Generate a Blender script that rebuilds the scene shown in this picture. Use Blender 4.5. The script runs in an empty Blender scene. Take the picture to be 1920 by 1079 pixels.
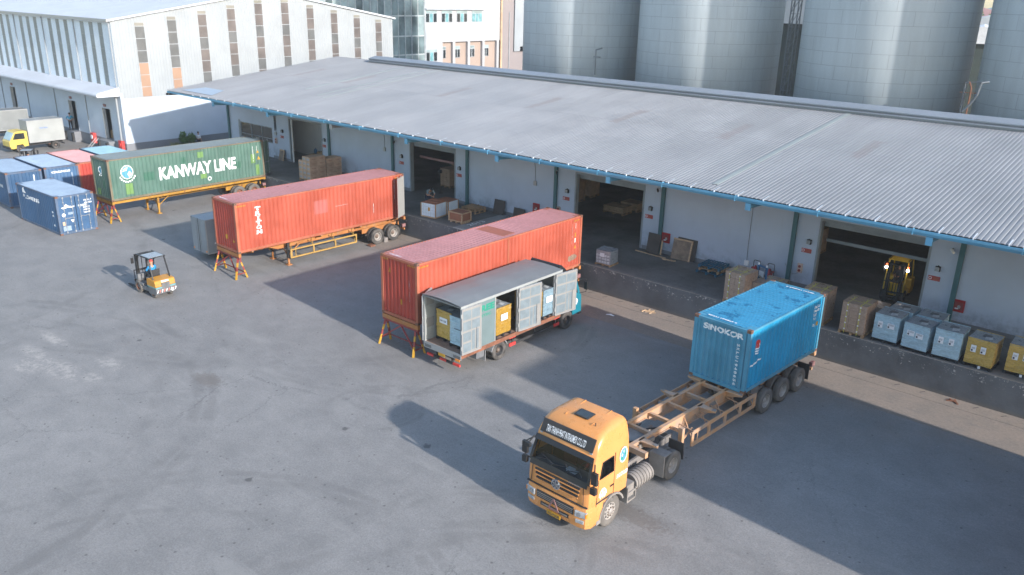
import bpy, bmesh, math, random
from mathutils import Matrix, Vector
R = math.radians
random.seed(7)
SC = bpy.context.scene
COL = SC.collection
# ------------------------------------------------------------ camera, sky, sun, exposure
cd = bpy.data.cameras.new('camera'); cam = bpy.data.objects.new('camera', cd); COL.objects.link(cam)
r_ = Vector((0.74932882, 0.66183077, 0.0220533)); u_ = Vector((-0.238518, 0.23868419, 0.94134957)); f_ = Vector((-0.61775034, 0.71064048, -0.33671149))
cam.matrix_world = Matrix(((r_.x, u_.x, -f_.x, 0.0), (r_.y, u_.y, -f_.y, -35.612), (r_.z, u_.z, -f_.z, 15.559), (0, 0, 0, 1)))
cd.sensor_width = 36; cd.lens = 28.81; cd.clip_start = .5; cd.clip_end = 2000
cd.dof.use_dof = True; cd.dof.focus_distance = 31; cd.dof.aperture_fstop = .9
SC.camera = cam
SUN_EL, SUN_AZ = 21.5, -3.1        # sun stands over +X, a little towards -Y
W = bpy.data.worlds.new('World'); SC.world = W; W.use_nodes = True
nt = W.node_tree; bg = nt.nodes['Background']
sky = nt.nodes.new('ShaderNodeTexSky'); sky.sky_type = 'NISHITA'; sky.sun_disc = False
sky.sun_elevation = R(SUN_EL); sky.sun_rotation = R(90 - SUN_AZ); sky.air_density = 1.2; sky.dust_density = .8; sky.ozone_density = 1.8
nt.links.new(sky.outputs[0], bg.inputs[0]); bg.inputs[1].default_value = .15
sd = bpy.data.lights.new('sun', 'SUN'); sun = bpy.data.objects.new('sun', sd); COL.objects.link(sun)
sd.energy = 3.6; sd.angle = R(1.0); sd.color = (1.0, .925, .85)
sv = Vector((math.cos(R(SUN_EL)) * math.cos(R(SUN_AZ)), math.cos(R(SUN_EL)) * math.sin(R(SUN_AZ)), math.sin(R(SUN_EL))))
sun.rotation_euler = sv.to_track_quat('Z', 'Y').to_euler()
SC.view_settings.view_transform = 'Standard'; SC.view_settings.look = 'None'; SC.view_settings.exposure = 1.14; SC.view_settings.gamma = 1
SC.render.engine = 'CYCLES'
SC.cycles.max_bounces = 6; SC.cycles.diffuse_bounces = 3; SC.cycles.glossy_bounces = 3; SC.cycles.transmission_bounces = 5; SC.cycles.transparent_max_bounces = 8

# ------------------------------------------------------------ materials
def nodes(m):
    m.use_nodes = True
    return m.node_tree, m.node_tree.nodes['Principled BSDF']
class NB:
    """small node builder"""
    def __init__(s, name):
        s.m = bpy.data.materials.new(name); s.t, s.p = nodes(s.m)
        s.geo = s.t.nodes.new('ShaderNodeNewGeometry').outputs['Position']
        s._o = None
    def obj(s):
        if not s._o: s._o = s.t.nodes.new('ShaderNodeTexCoord').outputs['Object']
        return s._o
    def link(s, a, b): s.t.links.new(a, b)
    def _in(s, sock, v):
        if isinstance(v, (int, float)): sock.default_value = v
        elif isinstance(v, (tuple, list)):
            sock.default_value = tuple(v) + ((1,) if len(v) == 3 and len(sock.default_value) == 4 else ())
        else: s.link(v, sock)
    def math(s, op, a, b=0.0, c=0.0, clamp=False):
        n = s.t.nodes.new('ShaderNodeMath'); n.operation = op; n.use_clamp = clamp
        s._in(n.inputs[0], a); s._in(n.inputs[1], b); s._in(n.inputs[2], c); return n.outputs[0]
    def vscale(s, v, sc):
        n = s.t.nodes.new('ShaderNodeVectorMath'); n.operation = 'MULTIPLY'; s._in(n.inputs[0], v); n.inputs[1].default_value = sc; return n.outputs[0]
    def sep(s, v):
        n = s.t.nodes.new('ShaderNodeSeparateXYZ'); s.link(v, n.inputs[0]); return n.outputs
    def comb(s, x, y, z):
        n = s.t.nodes.new('ShaderNodeCombineXYZ')
        for i, q in enumerate((x, y, z)): s._in(n.inputs[i], q)
        return n.outputs[0]
    def noise(s, v, scale, detail=3, rough=.5, dist=0.0):
        n = s.t.nodes.new('ShaderNodeTexNoise'); s.link(v, n.inputs['Vector']); n.inputs['Scale'].default_value = scale
        n.inputs['Detail'].default_value = detail; n.inputs['Roughness'].default_value = rough; n.inputs['Distortion'].default_value = dist
        return n.outputs[0]
    def ramp(s, x, a, b, lo=0.0, hi=1.0):
        n = s.t.nodes.new('ShaderNodeMapRange'); n.interpolation_type = 'SMOOTHSTEP'; s._in(n.inputs[0], x)
        for i, q in zip((1, 2, 3, 4), (a, b, lo, hi)): n.inputs[i].default_value = q
        return n.outputs[0]
    def mix(s, f, a, b):
        n = s.t.nodes.new('ShaderNodeMix'); n.data_type = 'RGBA'; s._in(n.inputs[0], f); s._in(n.inputs[6], a); s._in(n.inputs[7], b); return n.outputs[2]
    def shade(s, col, f):    # col * f
        n = s.t.nodes.new('ShaderNodeVectorMath'); n.operation = 'SCALE'; s._in(n.inputs[0], col); s._in(n.inputs['Scale'], f); return n.outputs[0]
    def color(s, c): s._in(s.p.inputs['Base Color'], c)
    def rough(s, r): s._in(s.p.inputs['Roughness'], r)
    def metal(s, r): s._in(s.p.inputs['Metallic'], r)
    def bump(s, h, st=.3, d=.02):
        n = s.t.nodes.new('ShaderNodeBump'); n.inputs['Strength'].default_value = st; n.inputs['Distance'].default_value = d
        s.link(h, n.inputs['Height']); s.link(n.outputs[0], s.p.inputs['Normal'])
    def rgb(s, c):
        n = s.t.nodes.new('ShaderNodeRGB'); n.outputs[0].default_value = tuple(c) + (1,); return n.outputs[0]
def mat(name, col, rough=.6, metal=0, var=.18, scale=1.2, dirt=None, dirt_amt=.5, rust=0.0, streak=0.0, bump=0.0, bscale=20, spec=None, local=False):
    b = NB(name); v = b.obj() if local else b.geo
    n1 = b.noise(v, scale, 5, .6)
    c = b.shade(b.rgb(col), b.ramp(n1, .25, .75, 1 - var, 1 + var))
    if dirt:
        n2 = b.noise(v, scale * 2.3, 6, .65)
        c = b.mix(b.ramp(n2, .62 - .35 * dirt_amt, .8 - .1 * dirt_amt, 0, min(1, dirt_amt * 1.2)), c, dirt)
    if streak:
        n3 = b.noise(b.vscale(v, (9, 9, .7)), 1.0, 4, .6)
        c = b.mix(b.ramp(n3, .5, .8, 0, streak), c, dirt or (.25, .22, .2))
    if rust:
        n4 = b.noise(b.vscale(v, (1, 1, .6)), 4.5, 8, .72)
        c = b.mix(b.ramp(n4, .66 - .2 * rust, .72 - .18 * rust), c, (.16, .06, .03))
    b.color(c); b.rough(b.ramp(n1, .2, .8, max(.05, rough - .1), min(1, rough + .1))); b.metal(metal)
    if bump: b.bump(b.noise(v, bscale, 4, .6), bump, .02)
    if spec is not None: b.p.inputs['Specular IOR Level'].default_value = spec
    return b.m

# ------------------------------------------------------------ mesh building
class MB:
    def __init__(s): s.v = []; s.f = []; s.mi = []; s.mats = []; s.sm = []; s.M = None
    def m(s, mt):
        if mt not in s.mats: s.mats.append(mt)
        return s.mats.index(mt)
    def face_block(s, vs, fs, mt, smooth=False):
        o = len(s.v); k = s.m(mt)
        for p in vs:
            p = Vector(p); s.v.append(s.M @ p if s.M else p)
        for f in fs: s.f.append([i + o for i in f]); s.mi.append(k); s.sm.append(smooth)
    def box(s, x0, x1, y0, y1, z0, z1, mt):
        vs = [(x, y, z) for x in (x0, x1) for y in (y0, y1) for z in (z0, z1)]
        s.face_block(vs, [(0, 1, 3, 2), (4, 6, 7, 5), (0, 4, 5, 1), (2, 3, 7, 6), (0, 2, 6, 4), (1, 5, 7, 3)], mt)
    def cbox(s, c, d, mt): s.box(c[0] - d[0] / 2, c[0] + d[0] / 2, c[1] - d[1] / 2, c[1] + d[1] / 2, c[2] - d[2] / 2, c[2] + d[2] / 2, mt)
    def bar(s, a, b, w, h, mt, up=(0, 0, 1)):
        a = Vector(a); b = Vector(b); d = (b - a).normalized(); up = Vector(up)
        if abs(d.dot(up)) > .98: up = Vector((1, 0, 0))
        x = d.cross(up).normalized() * w / 2; y = x.cross(d).normalized() * h / 2
        vs = [p + i * x + j * y for p in (a, b) for i, j in ((-1, -1), (1, -1), (1, 1), (-1, 1))]
        s.face_block(vs, [(0, 1, 2, 3), (7, 6, 5, 4), (0, 4, 5, 1), (1, 5, 6, 2), (2, 6, 7, 3), (3, 7, 4, 0)], mt)
    def cyl(s, a, b, r, mt, n=12, r2=None, caps=True, smooth=True):
        a = Vector(a); b = Vector(b); d = (b - a).normalized(); up = Vector((0, 0, 1)) if abs(d.z) < .9 else Vector((1, 0, 0))
        x = d.cross(up).normalized(); y = x.cross(d); r2 = r if r2 is None else r2
        vs = [p + q * (math.cos(t) * x + math.sin(t) * y) for p, q in ((a, r), (b, r2)) for t in [2 * math.pi * i / n for i in range(n)]]
        s.face_block(vs, [(i, (i + 1) % n, n + (i + 1) % n, n + i) for i in range(n)], mt, smooth)
        if caps: s.face_block(vs, [tuple(range(n)), tuple(range(2 * n - 1, n - 1, -1))], mt)
    def tube(s, pts, r, mt, n=8):
        for a, b in zip(pts, pts[1:]): s.cyl(a, b, r, mt, n)
    def prism(s, pts, axis, a, b, mt, smooth=False):
        """2-D outline extruded along an axis: x -> (y,z) outline, y -> (x,z), z -> (x,y)"""
        n = len(pts)
        def P(p, t): return {'x': (t, p[0], p[1]), 'y': (p[0], t, p[1]), 'z': (p[0], p[1], t)}[axis]
        vs = [P(p, a) for p in pts] + [P(p, b) for p in pts]
        s.face_block(vs, [tuple(range(n)), tuple(range(2 * n - 1, n - 1, -1))], mt)
        s.face_block(vs, [(i, (i + 1) % n, n + (i + 1) % n, n + i) for i in range(n)], mt, smooth)
    def lathe(s, prof, mt, axis='x', c=(0, 0, 0), n=28, smooth=True):
        """prof: (radius, along) pairs"""
        vs = []; c = Vector(c)
        for r, t in prof:
            for i in range(n):
                q = 2 * math.pi * i / n; p, w = r * math.cos(q), r * math.sin(q)
                vs.append(c + Vector({'x': (t, p, w), 'y': (p, t, w), 'z': (p, w, t)}[axis]))
        fs = [(j * n + i, j * n + (i + 1) % n, (j + 1) * n + (i + 1) % n, (j + 1) * n + i) for j in range(len(prof) - 1) for i in range(n)]
        s.face_block(vs, fs, mt, smooth)
    def sheet(s, rows, mt, smooth=False):
        n = len(rows[0]); vs = [p for r in rows for p in r]
        s.face_block(vs, [(j * n + i, j * n + i + 1, (j + 1) * n + i + 1, (j + 1) * n + i) for j in range(len(rows) - 1) for i in range(n - 1)], mt, smooth)
    def build(s, name, parent=None, loc=None, rot=None, bevel=0, fix=True, auto=None, seg=2):
        me = bpy.data.meshes.new(name); me.from_pydata([tuple(p) for p in s.v], [], s.f)
        for mt in s.mats: me.materials.append(mt)
        me.polygons.foreach_set('material_index', s.mi); me.polygons.foreach_set('use_smooth', s.sm)
        me.update()
        if fix:
            bm = bmesh.new(); bm.from_mesh(me); bmesh.ops.recalc_face_normals(bm, faces=bm.faces); bm.to_mesh(me); bm.free()
        o = bpy.data.objects.new(name, me); COL.objects.link(o)
        if parent: o.parent = parent
        if loc: o.location = loc
        if rot: o.rotation_euler = rot
        if bevel:
            bv = o.modifiers.new('bevel', 'BEVEL'); bv.width = bevel; bv.segments = seg; bv.limit_method = 'ANGLE'; bv.angle_limit = R(35)
        return o
def tag(o, label=None, cat=None, group=None, kind=None):
    if label: o['label'] = label
    if cat: o['category'] = cat
    if group: o['group'] = group
    if kind: o['kind'] = kind
    return o
def thing(name, label, cat, loc=(0, 0, 0), rz=0, group=None, sc=1):
    o = bpy.data.objects.new(name, None); COL.objects.link(o); o.location = loc; o.rotation_euler = (0, 0, rz); o.empty_display_size = .3
    if sc != 1: o.scale = (sc,) * 3
    return tag(o, label, cat, group)
def kids(o): return [c for c in bpy.data.objects if c.parent == o]
def dup(o, loc=None, rz=None, label=None, group=None, parent=None):
    c = o.copy(); COL.objects.link(c)
    if loc: c.location = loc
    if rz is not None: c.rotation_euler = (0, 0, rz)
    if label: c['label'] = label
    if group: c['group'] = group
    if parent: c.parent = parent
    for k in kids(o): dup(k, parent=c)
    return c
def one(bm_obj, label, cat, group=None, kind=None): return tag(bm_obj, label, cat, group, kind)

# ------------------------------------------------------------ lettering
_tc = {}
def text_mesh(s, bold=0.0):
    k = (s, bold)
    if k in _tc: return _tc[k]
    c = bpy.data.curves.new('t', 'FONT'); c.body = s; c.size = 1; c.offset = bold; c.resolution_u = 3; c.fill_mode = 'FRONT'
    o = bpy.data.objects.new('t', c); COL.objects.link(o); bpy.context.view_layer.update()
    me = bpy.data.meshes.new_from_object(o.evaluated_get(bpy.context.evaluated_depsgraph_get()))
    vs = [v.co.xy.copy() for v in me.vertices]; fs = [list(p.vertices) for p in me.polygons]
    bpy.data.objects.remove(o); bpy.data.meshes.remove(me); bpy.data.curves.remove(c)
    x0 = min(v.x for v in vs); x1 = max(v.x for v in vs); y0 = min(v.y for v in vs); y1 = max(v.y for v in vs)
    vs = [((v.x - x0) / (x1 - x0), (v.y - y0) / (y1 - y0)) for v in vs]
    _tc[k] = (vs, fs, (x1 - x0) / (y1 - y0)); return _tc[k]
def letter(mb, s, origin, u, v, w, h, mt, bold=0.0, corr=None, normal=None, off=.004):
    """flat painted lettering filling a w x h box from origin along unit vectors u, v; corr=(depth function of local u, breaks)"""
    if len(s) == 1 and s in '1I' and w > h * .4: origin = Vector(origin) + Vector(u) * w * .34; w = w * .32
    vs, fs, _ = text_mesh(s, bold); flat(mb, [(p[0] * w, p[1] * h) for p in vs], fs, origin, u, v, mt, corr, off)
def flat(mb, vs, fs, origin, u, v, mt, corr=None, off=.004):
    u = Vector(u); v = Vector(v); nrm = u.cross(v).normalized(); O = Vector(origin)
    if corr is None:
        mb.face_block([O + u * a + v * b + nrm * off for a, b in vs], fs, mt); return
    fn, brk = corr
    bm = bmesh.new(); bv = [bm.verts.new((a, b, 0)) for a, b in vs]
    for f in fs:
        try: bm.faces.new([bv[i] for i in f])
        except ValueError: pass
    a0 = min(a for a, b in vs); a1 = max(a for a, b in vs)
    for x in brk:
        if a0 < x < a1: bmesh.ops.bisect_plane(bm, geom=bm.verts[:] + bm.edges[:] + bm.faces[:], plane_co=(x, 0, 0), plane_no=(1, 0, 0), dist=1e-5)
    bm.verts.index_update()
    mb.face_block([O + u * p.co.x + v * p.co.y + nrm * (off - fn(p.co.x)) for p in bm.verts], [[q.index for q in f.verts] for f in bm.faces], mt); bm.free()
def disc(n=20, rx=.5, ry=.5, cx=0, cy=0):
    return [(cx + rx * math.cos(2 * math.pi * i / n), cy + ry * math.sin(2 * math.pi * i / n)) for i in range(n)], [list(range(n))]
def ring(r0, r1, n=24, cx=0, cy=0):
    vs = [(cx + r * math.cos(2 * math.pi * i / n), cy + r * math.sin(2 * math.pi * i / n)) for r in (r0, r1) for i in range(n)]
    return vs, [[i, (i + 1) % n, n + (i + 1) % n, n + i] for i in range(n)]
def rect(x0, x1, y0, y1): return [(x0, y0), (x1, y0), (x1, y1), (x0, y1)], [[0, 1, 2, 3]]
# ------------------------------------------------------------ the palette
def ground_mat():
    b = NB('yard_concrete'); p = b.geo; xyz = b.sep(p)
    n1 = b.noise(p, .09, 5, .6); n2 = b.noise(p, .8, 6, .65); n3 = b.noise(p, 7, 4, .6); n4 = b.noise(p, 17, 5, .8)
    c = b.shade(b.rgb((.212, .208, .205)), b.ramp(n1, .3, .7, .92, 1.07))
    c = b.shade(c, b.ramp(n2, .25, .75, .88, 1.12)); c = b.shade(c, b.ramp(n3, .2, .8, .93, 1.07)); c = b.shade(c, b.ramp(n4, .3, .7, .80, 1.18))
    # brown dust drifting in from the dock side
    dn = b.noise(p, .35, 5, .65); dm = b.math('MULTIPLY', b.ramp(xyz[1], -9, -.5, 0, 1), b.ramp(dn, .35, .7, 0, .6))
    c = b.mix(dm, c, (.21, .165, .13))
    # long brushed sweeps left by turning tyres: arcs round several centres
    wob = b.math('MULTIPLY', b.math('SUBTRACT', b.noise(p, .25, 2), .5), 1.1)
    tot = None
    for cx, cy, r, w, s in ((-17, -31, 9.5, .16, .5), (-17, -31, 9.05, .16, .45), (-17, -31, 7.4, .14, .4), (-30, -9, 9.5, .16, .45), (-30, -9, 9.1, .16, .4), (-36, -33, 14, .2, .5), (-36, -33, 13.4, .2, .5),
                            (-36, -33, 11.9, .2, .4), (-8, -26, 6.5, .2, .5), (-8, -26, 8.4, .2, .5), (-8, -26, 10.4, .16, .5), (-2, -32, 17, .2, .4), (-2, -32, 17.6, .2, .4), (-45, -2, 22, .2, .4), (-45, -2, 22.6, .2, .4),
                            (-23, -17.2, 1.9, .1, .6), (-23, -17.2, 1.6, .1, .5), (-14, -21, 3.4, .12, .5), (-14, -21, 3.0, .12, .5), (-60, -30, 19, .3, .5), (-60, -30, 21, .3, .4)):
        dx = b.math('SUBTRACT', xyz[0], cx); dy = b.math('SUBTRACT', xyz[1], cy)
        d = b.math('SQRT', b.math('ADD', b.math('MULTIPLY', dx, dx), b.math('MULTIPLY', dy, dy)))
        d = b.math('ABSOLUTE', b.math('SUBTRACT', b.math('ADD', d, wob), r))
        m = b.ramp(d, w * .5, w * 1.6, s, 0)
        tot = m if tot is None else b.math('MAXIMUM', tot, m)
    brk = b.ramp(b.noise(p, .45, 4, .7), .42, .62); tot = b.math('MULTIPLY', b.math('MULTIPLY', tot, brk), b.ramp(n3, .3, .7, .5, 1.2))
    c = b.mix(b.math('MINIMUM', b.math('MULTIPLY', tot, .85), .6), c, (.12, .117, .115))
    # pale scuffed broad sweeps
    sw = b.noise(b.vscale(p, (.22, 1.1, 1)), .8, 4, .6, 1.2)
    c = b.mix(b.ramp(sw, .56, .75, 0, .45), c, (.27, .265, .255))
    # pale cement patches at the left of the yard
    for cx, cy, rx, ry in ((-36.7, -25.2, .95, .55), (-37.9, -24.4, 1.3, .4), (-35.3, -24.3, 1.5, .6), (-34.5, -22.6, .95, .4), (-33.6, -23.7, .6, .35), (-39, -23.2, 1.5, .35)):
        dx = b.math('DIVIDE', b.math('SUBTRACT', xyz[0], cx), rx); dy = b.math('DIVIDE', b.math('SUBTRACT', xyz[1], cy), ry)
        d = b.math('SQRT', b.math('ADD', b.math('MULTIPLY', dx, dx), b.math('MULTIPLY', dy, dy))); d = b.math('ADD', d, b.math('MULTIPLY', b.math('SUBTRACT', n3, .5), 2.2))
        c = b.mix(b.math('MULTIPLY', b.ramp(d, .35, 1.25, .8, 0), b.ramp(b.noise(p, 2.6, 6, .75), .38, .6)), c, (.36, .34, .32))
    # oil spots
    vo = b.t.nodes.new('ShaderNodeTexVoronoi'); b.link(b.vscale(p, (1, 1, 1)), vo.inputs['Vector']); vo.inputs['Scale'].default_value = .42
    od = b.math('ADD', vo.outputs['Distance'], b.math('MULTIPLY', b.math('SUBTRACT', b.noise(p, 5, 3), .5), .14))
    rnd = b.sep(vo.outputs['Color'])
    c = b.mix(b.math('MULTIPLY', b.ramp(od, .035, .075, .8, 0), b.ramp(rnd[0], .45, .5)), c, (.07, .07, .072))
    vo2 = b.t.nodes.new('ShaderNodeTexVoronoi'); b.link(p, vo2.inputs['Vector']); vo2.inputs['Scale'].default_value = 1.7
    rn2 = b.sep(vo2.outputs['Color'])
    c = b.mix(b.math('MULTIPLY', b.ramp(vo2.outputs['Distance'], .03, .07, .6, 0), b.ramp(rn2[1], .6, .65)), c, (.34, .33, .32))
    st = b.noise(p, 1.6, 7, .75); c = b.mix(b.ramp(st, .66, .76, 0, .5), c, (.11, .108, .105))
    vo3 = b.t.nodes.new('ShaderNodeTexVoronoi'); b.link(p, vo3.inputs['Vector']); vo3.inputs['Scale'].default_value = 3.4; rn3 = b.sep(vo3.outputs['Color'])
    c = b.mix(b.math('MULTIPLY', b.ramp(vo3.outputs['Distance'], .09, .2, .75, 0), b.ramp(rn3[0], .84, .86)), c, (.085, .083, .08))
    c = b.mix(b.ramp(b.noise(p, 14, 5, .75), .64, .74, 0, .5), c, (.3, .295, .29)); c = b.mix(b.ramp(b.noise(b.vscale(p, (1, 1, 1)), 3.1, 8, .8), .60, .72, 0, .45), c, (.13, .128, .125))
    for cx, cy, rx, ry in ((-42.2, -9.3, 1.5, .5), (-40.9, -9.2, .9, .35), (-58.5, -8.9, 1.6, .5), (-12, -16.2, 1.8, .5), (-27.5, -12.6, 1.4, .4), (-30, -20.5, .9, .5)):
        dx = b.math('DIVIDE', b.math('SUBTRACT', xyz[0], cx), rx); dy = b.math('DIVIDE', b.math('SUBTRACT', xyz[1], cy), ry)
        d = b.math('ADD', b.math('SQRT', b.math('ADD', b.math('MULTIPLY', dx, dx), b.math('MULTIPLY', dy, dy))), b.math('MULTIPLY', b.math('SUBTRACT', n3, .5), 2.0)); c = b.mix(b.ramp(d, .5, 1.2, .5, 0), c, (.13, .11, .095))
    # fine cracks
    vc = b.t.nodes.new('ShaderNodeTexVoronoi'); vc.feature = 'DISTANCE_TO_EDGE'; vc.inputs['Scale'].default_value = .16
    b.link(b.comb(b.math('ADD', xyz[0], b.math('MULTIPLY', n2, 1.6)), b.math('ADD', xyz[1], b.math('MULTIPLY', n3, .8)), 0), vc.inputs['Vector'])
    c = b.mix(b.math('MULTIPLY', b.ramp(vc.outputs['Distance'], .001, .004, .55, 0), b.ramp(n1, .45, .6)), c, (.1, .1, .1))
    b.color(c); b.rough(b.ramp(n2, .3, .7, .78, .95)); b.bump(b.math('ADD', n3, b.math('MULTIPLY', n4, .6)), .35, .03)
    return b.m
def strip_mat():
    b = NB('apron_concrete'); n = b.noise(b.geo, .7, 6, .65); n2 = b.noise(b.geo, 9, 4, .6); n3 = b.noise(b.vscale(b.geo, (.5, 2.2, 1)), 1.3, 5, .6)
    c = b.mix(b.ramp(n, .35, .7), (.245, .205, .175), (.20, .175, .155)); c = b.shade(c, b.ramp(n2, .25, .75, .88, 1.12)); c = b.mix(b.ramp(n3, .55, .75, 0, .6), c, (.17, .155, .145))
    b.color(c); b.rough(.9); b.bump(n2, .3, .02); return b.m
def dockface_mat():
    b = NB('dock_face_paint'); n = b.noise(b.geo, .6, 5, .6); n2 = b.noise(b.geo, 3.2, 8, .75); n3 = b.noise(b.geo, 11, 6, .7); xyz = b.sep(b.geo)
    c = b.shade(b.rgb((.085, .094, .108)), b.ramp(n, .3, .7, .8, 1.25)); c = b.mix(b.ramp(n2, .55, .75, 0, .5), c, (.15, .155, .165))
    top = b.ramp(xyz[2], .2, 1.4, .0, .085)
    c = b.mix(b.ramp(b.math('ADD', b.math('ADD', b.math('MULTIPLY', n2, .55), b.math('MULTIPLY', n3, .45)), top), .635, .655), c, (.36, .36, .36))
    c = b.mix(b.ramp(xyz[2], 0, .25, .6, 0), c, (.16, .14, .12)); b.color(c); b.rough(.75); b.bump(n2, .6, .05); return b.m
def docktop_mat():
    b = NB('dock_floor'); n = b.noise(b.geo, .5, 6, .65); n2 = b.noise(b.geo, 6, 5, .65); xyz = b.sep(b.geo)
    c = b.shade(b.rgb((.14, .138, .134)), b.ramp(n, .3, .7, .75, 1.25)); c = b.shade(c, b.ramp(n2, .2, .8, .88, 1.12))
    e = b.math('MULTIPLY', b.ramp(xyz[1], .02, .5, 1, 0), b.ramp(b.noise(b.geo, 4, 6, .7), .3, .6, .35, 1)); c = b.mix(e, c, (.21, .20, .19)); b.color(c); b.rough(.8); b.bump(n2, .15, .02); return b.m
def roof_mat():
    b = NB('roof_sheet'); p = b.geo; xyz = b.sep(p)
    n = b.noise(p, .25, 5, .6); n2 = b.noise(b.vscale(p, (5, .35, 1)), 1.0, 5, .65)
    c = b.shade(b.rgb((.262, .268, .282)), b.ramp(n, .3, .7, .93, 1.07)); c = b.shade(c, b.ramp(n2, .25, .75, .93, 1.06))
    wn_ = b.t.nodes.new('ShaderNodeTexWhiteNoise'); wn_.noise_dimensions = '2D'; b.link(b.comb(b.math('FLOOR', b.math('DIVIDE', xyz[0], 1.245)), b.math('FLOOR', b.math('DIVIDE', b.math('ADD', xyz[1], 3.2), 12.0)), 0), wn_.inputs['Vector'])
    c = b.shade(c, b.ramp(wn_.outputs['Value'], 0, 1, .955, 1.035)); c = b.mix(b.ramp(b.noise(b.vscale(p, (7, .5, 1)), 1.0, 6, .7), .63, .8, 0, .35), c, (.2, .17, .155))
    c = b.mix(b.ramp(b.math('ABSOLUTE', b.math('SUBTRACT', xyz[1], 8.8)), .02, .07, .3, 0), c, (.15, .15, .16))
    wob = b.math('MULTIPLY', b.math('SUBTRACT', b.noise(p, 1.7, 4, .7), .5), .9)
    def patch(x0, x1, y0, y1, s, col, c, soft=.25):
        cx, cy, hx, hy = (x0 + x1) / 2, (y0 + y1) / 2, (x1 - x0) / 2, (y1 - y0) / 2
        ax = b.math('SUBTRACT', b.math('ABSOLUTE', b.math('SUBTRACT', xyz[0], cx)), hx); ay = b.math('SUBTRACT', b.math('ABSOLUTE', b.math('SUBTRACT', xyz[1], cy)), hy)
        m = b.math('ADD', b.math('MAXIMUM', ax, ay), wob)
        return b.mix(b.ramp(m, -soft, soft * .4, s, 0), c, col)
    for x0, y0 in ((-58.3, 10.4), (-46.5, 10.2), (-37.6, 10.4), (-30.0, 9.8), (-22.3, 9.6), (-14.6, 9.4), (-66, 10.5)): c = patch(x0 - .35, x0 + .45, y0 - 1.6, y0 + 2.2, .55, (.205, .18, .175), c)
    b.color(c); b.rough(b.ramp(n, .3, .7, .45, .6)); b.metal(.15); return b.m
def wall_mat(name, col, streaks=.3, grime=True):
    b = NB(name); p = b.geo; n = b.noise(p, .4, 5, .6); n2 = b.noise(b.vscale(p, (3, 3, .35)), 1.0, 5, .65); xyz = b.sep(p)
    c = b.shade(b.rgb(col), b.ramp(n, .3, .7, .94, 1.05)); c = b.mix(b.ramp(n2, .55, .8, 0, streaks), c, tuple(q * .72 for q in col))
    g1 = b.math('MULTIPLY', b.ramp(b.math('ADD', xyz[2], b.math('MULTIPLY', n2, -1.1)), 1.0, 2.3, .75, 0), b.ramp(b.noise(p, 1.7, 6, .7), .4, .62))
    if grime: c = b.mix(g1, c, tuple(q * .5 for q in col))
    b.color(c); b.rough(.7); b.bump(b.noise(p, 9, 4), .08, .01); return b.m
def cont_mat(name, col, fade=.25, rust=.3, stain=(.2, .16, .13)):
    b = NB(name); p = b.geo; n = b.noise(p, .6, 5, .65); n2 = b.noise(b.vscale(p, (8, 8, .5)), 1.0, 5, .65); n3 = b.noise(p, 2.6, 9, .78)
    c = b.shade(b.rgb(col), b.ramp(n, .3, .7, .86, 1.14)); g = tuple(.6 * q + .4 * .4 for q in col)
    c = b.mix(b.ramp(n2, .45, .8, 0, fade), c, g); c = b.mix(b.ramp(b.noise(b.vscale(p, (14, 14, .8)), 1.0, 4, .6), .62, .78, 0, .35 * rust + .1), c, stain)
    c = b.mix(b.ramp(n3, .70 - .1 * rust, .735 - .1 * rust, 0, .85), c, (.13, .055, .03)); b.color(c); b.rough(b.ramp(n, .3, .7, .42, .62)); b.bump(b.noise(p, 1.4, 3), .35, .06); return b.m
def croof_mat(name, base, fadecol, blot=.3, bs=1.3):
    b = NB(name); p = b.geo; n = b.noise(p, .8, 5, .6); n2 = b.noise(p, bs, 5, .7); n3 = b.noise(p, 5, 5, .7)
    c = b.shade(b.rgb(fadecol), b.ramp(n, .3, .7, .92, 1.08)); c = b.shade(c, b.ramp(n3, .3, .7, .93, 1.07))
    c = b.mix(b.ramp(n2, .66 - .12 * blot, .69 - .12 * blot, 0, .8), c, base); b.color(c); b.rough(.7); return b.m
def film_mat(name, col, amt=.35, wave=True):
    b = NB(name); p = b.obj(); n = b.noise(b.vscale(p, (1.6, 1.6, 3.2)), 2.4, 5, .65, 1.6); n2 = b.noise(p, 6, 5, .7, .6)
    c = b.shade(b.rgb(col), b.ramp(n, .25, .75, .82, 1.18)); c = b.mix(b.ramp(n2, .58, .7, 0, amt), c, tuple(.5 * q + .35 for q in col))
    b.color(c); b.rough(b.ramp(n2, .3, .7, .22, .5)); b.p.inputs['Coat Weight'].default_value = .35; b.p.inputs['Coat Roughness'].default_value = .15
    b.bump(b.math('ADD', n, b.math('MULTIPLY', n2, .4)), .55, .05); return b.m
def wood_mat(name, col, local=True):
    b = NB(name); p = b.obj() if local else b.geo; n = b.noise(b.vscale(p, (2, 14, 14)), 1.5, 4, .6); n2 = b.noise(b.geo, 1.3, 4, .6)
    c = b.shade(b.rgb(col), b.ramp(n, .25, .75, .72, 1.2)); c = b.shade(c, b.ramp(n2, .3, .7, .8, 1.15)); b.color(c); b.rough(.85); return b.m
def carton_mat():
    b = NB('corrugated_board'); p = b.obj(); n = b.noise(p, 3, 5, .6); i = b.t.nodes.new('ShaderNodeObjectInfo')
    c = b.shade(b.rgb((.47, .315, .215)), b.ramp(n, .25, .75, .85, 1.12)); c = b.shade(c, b.ramp(i.outputs['Random'], 0, 1, .88, 1.1)); b.color(c); b.rough(.8); return b.m
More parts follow.
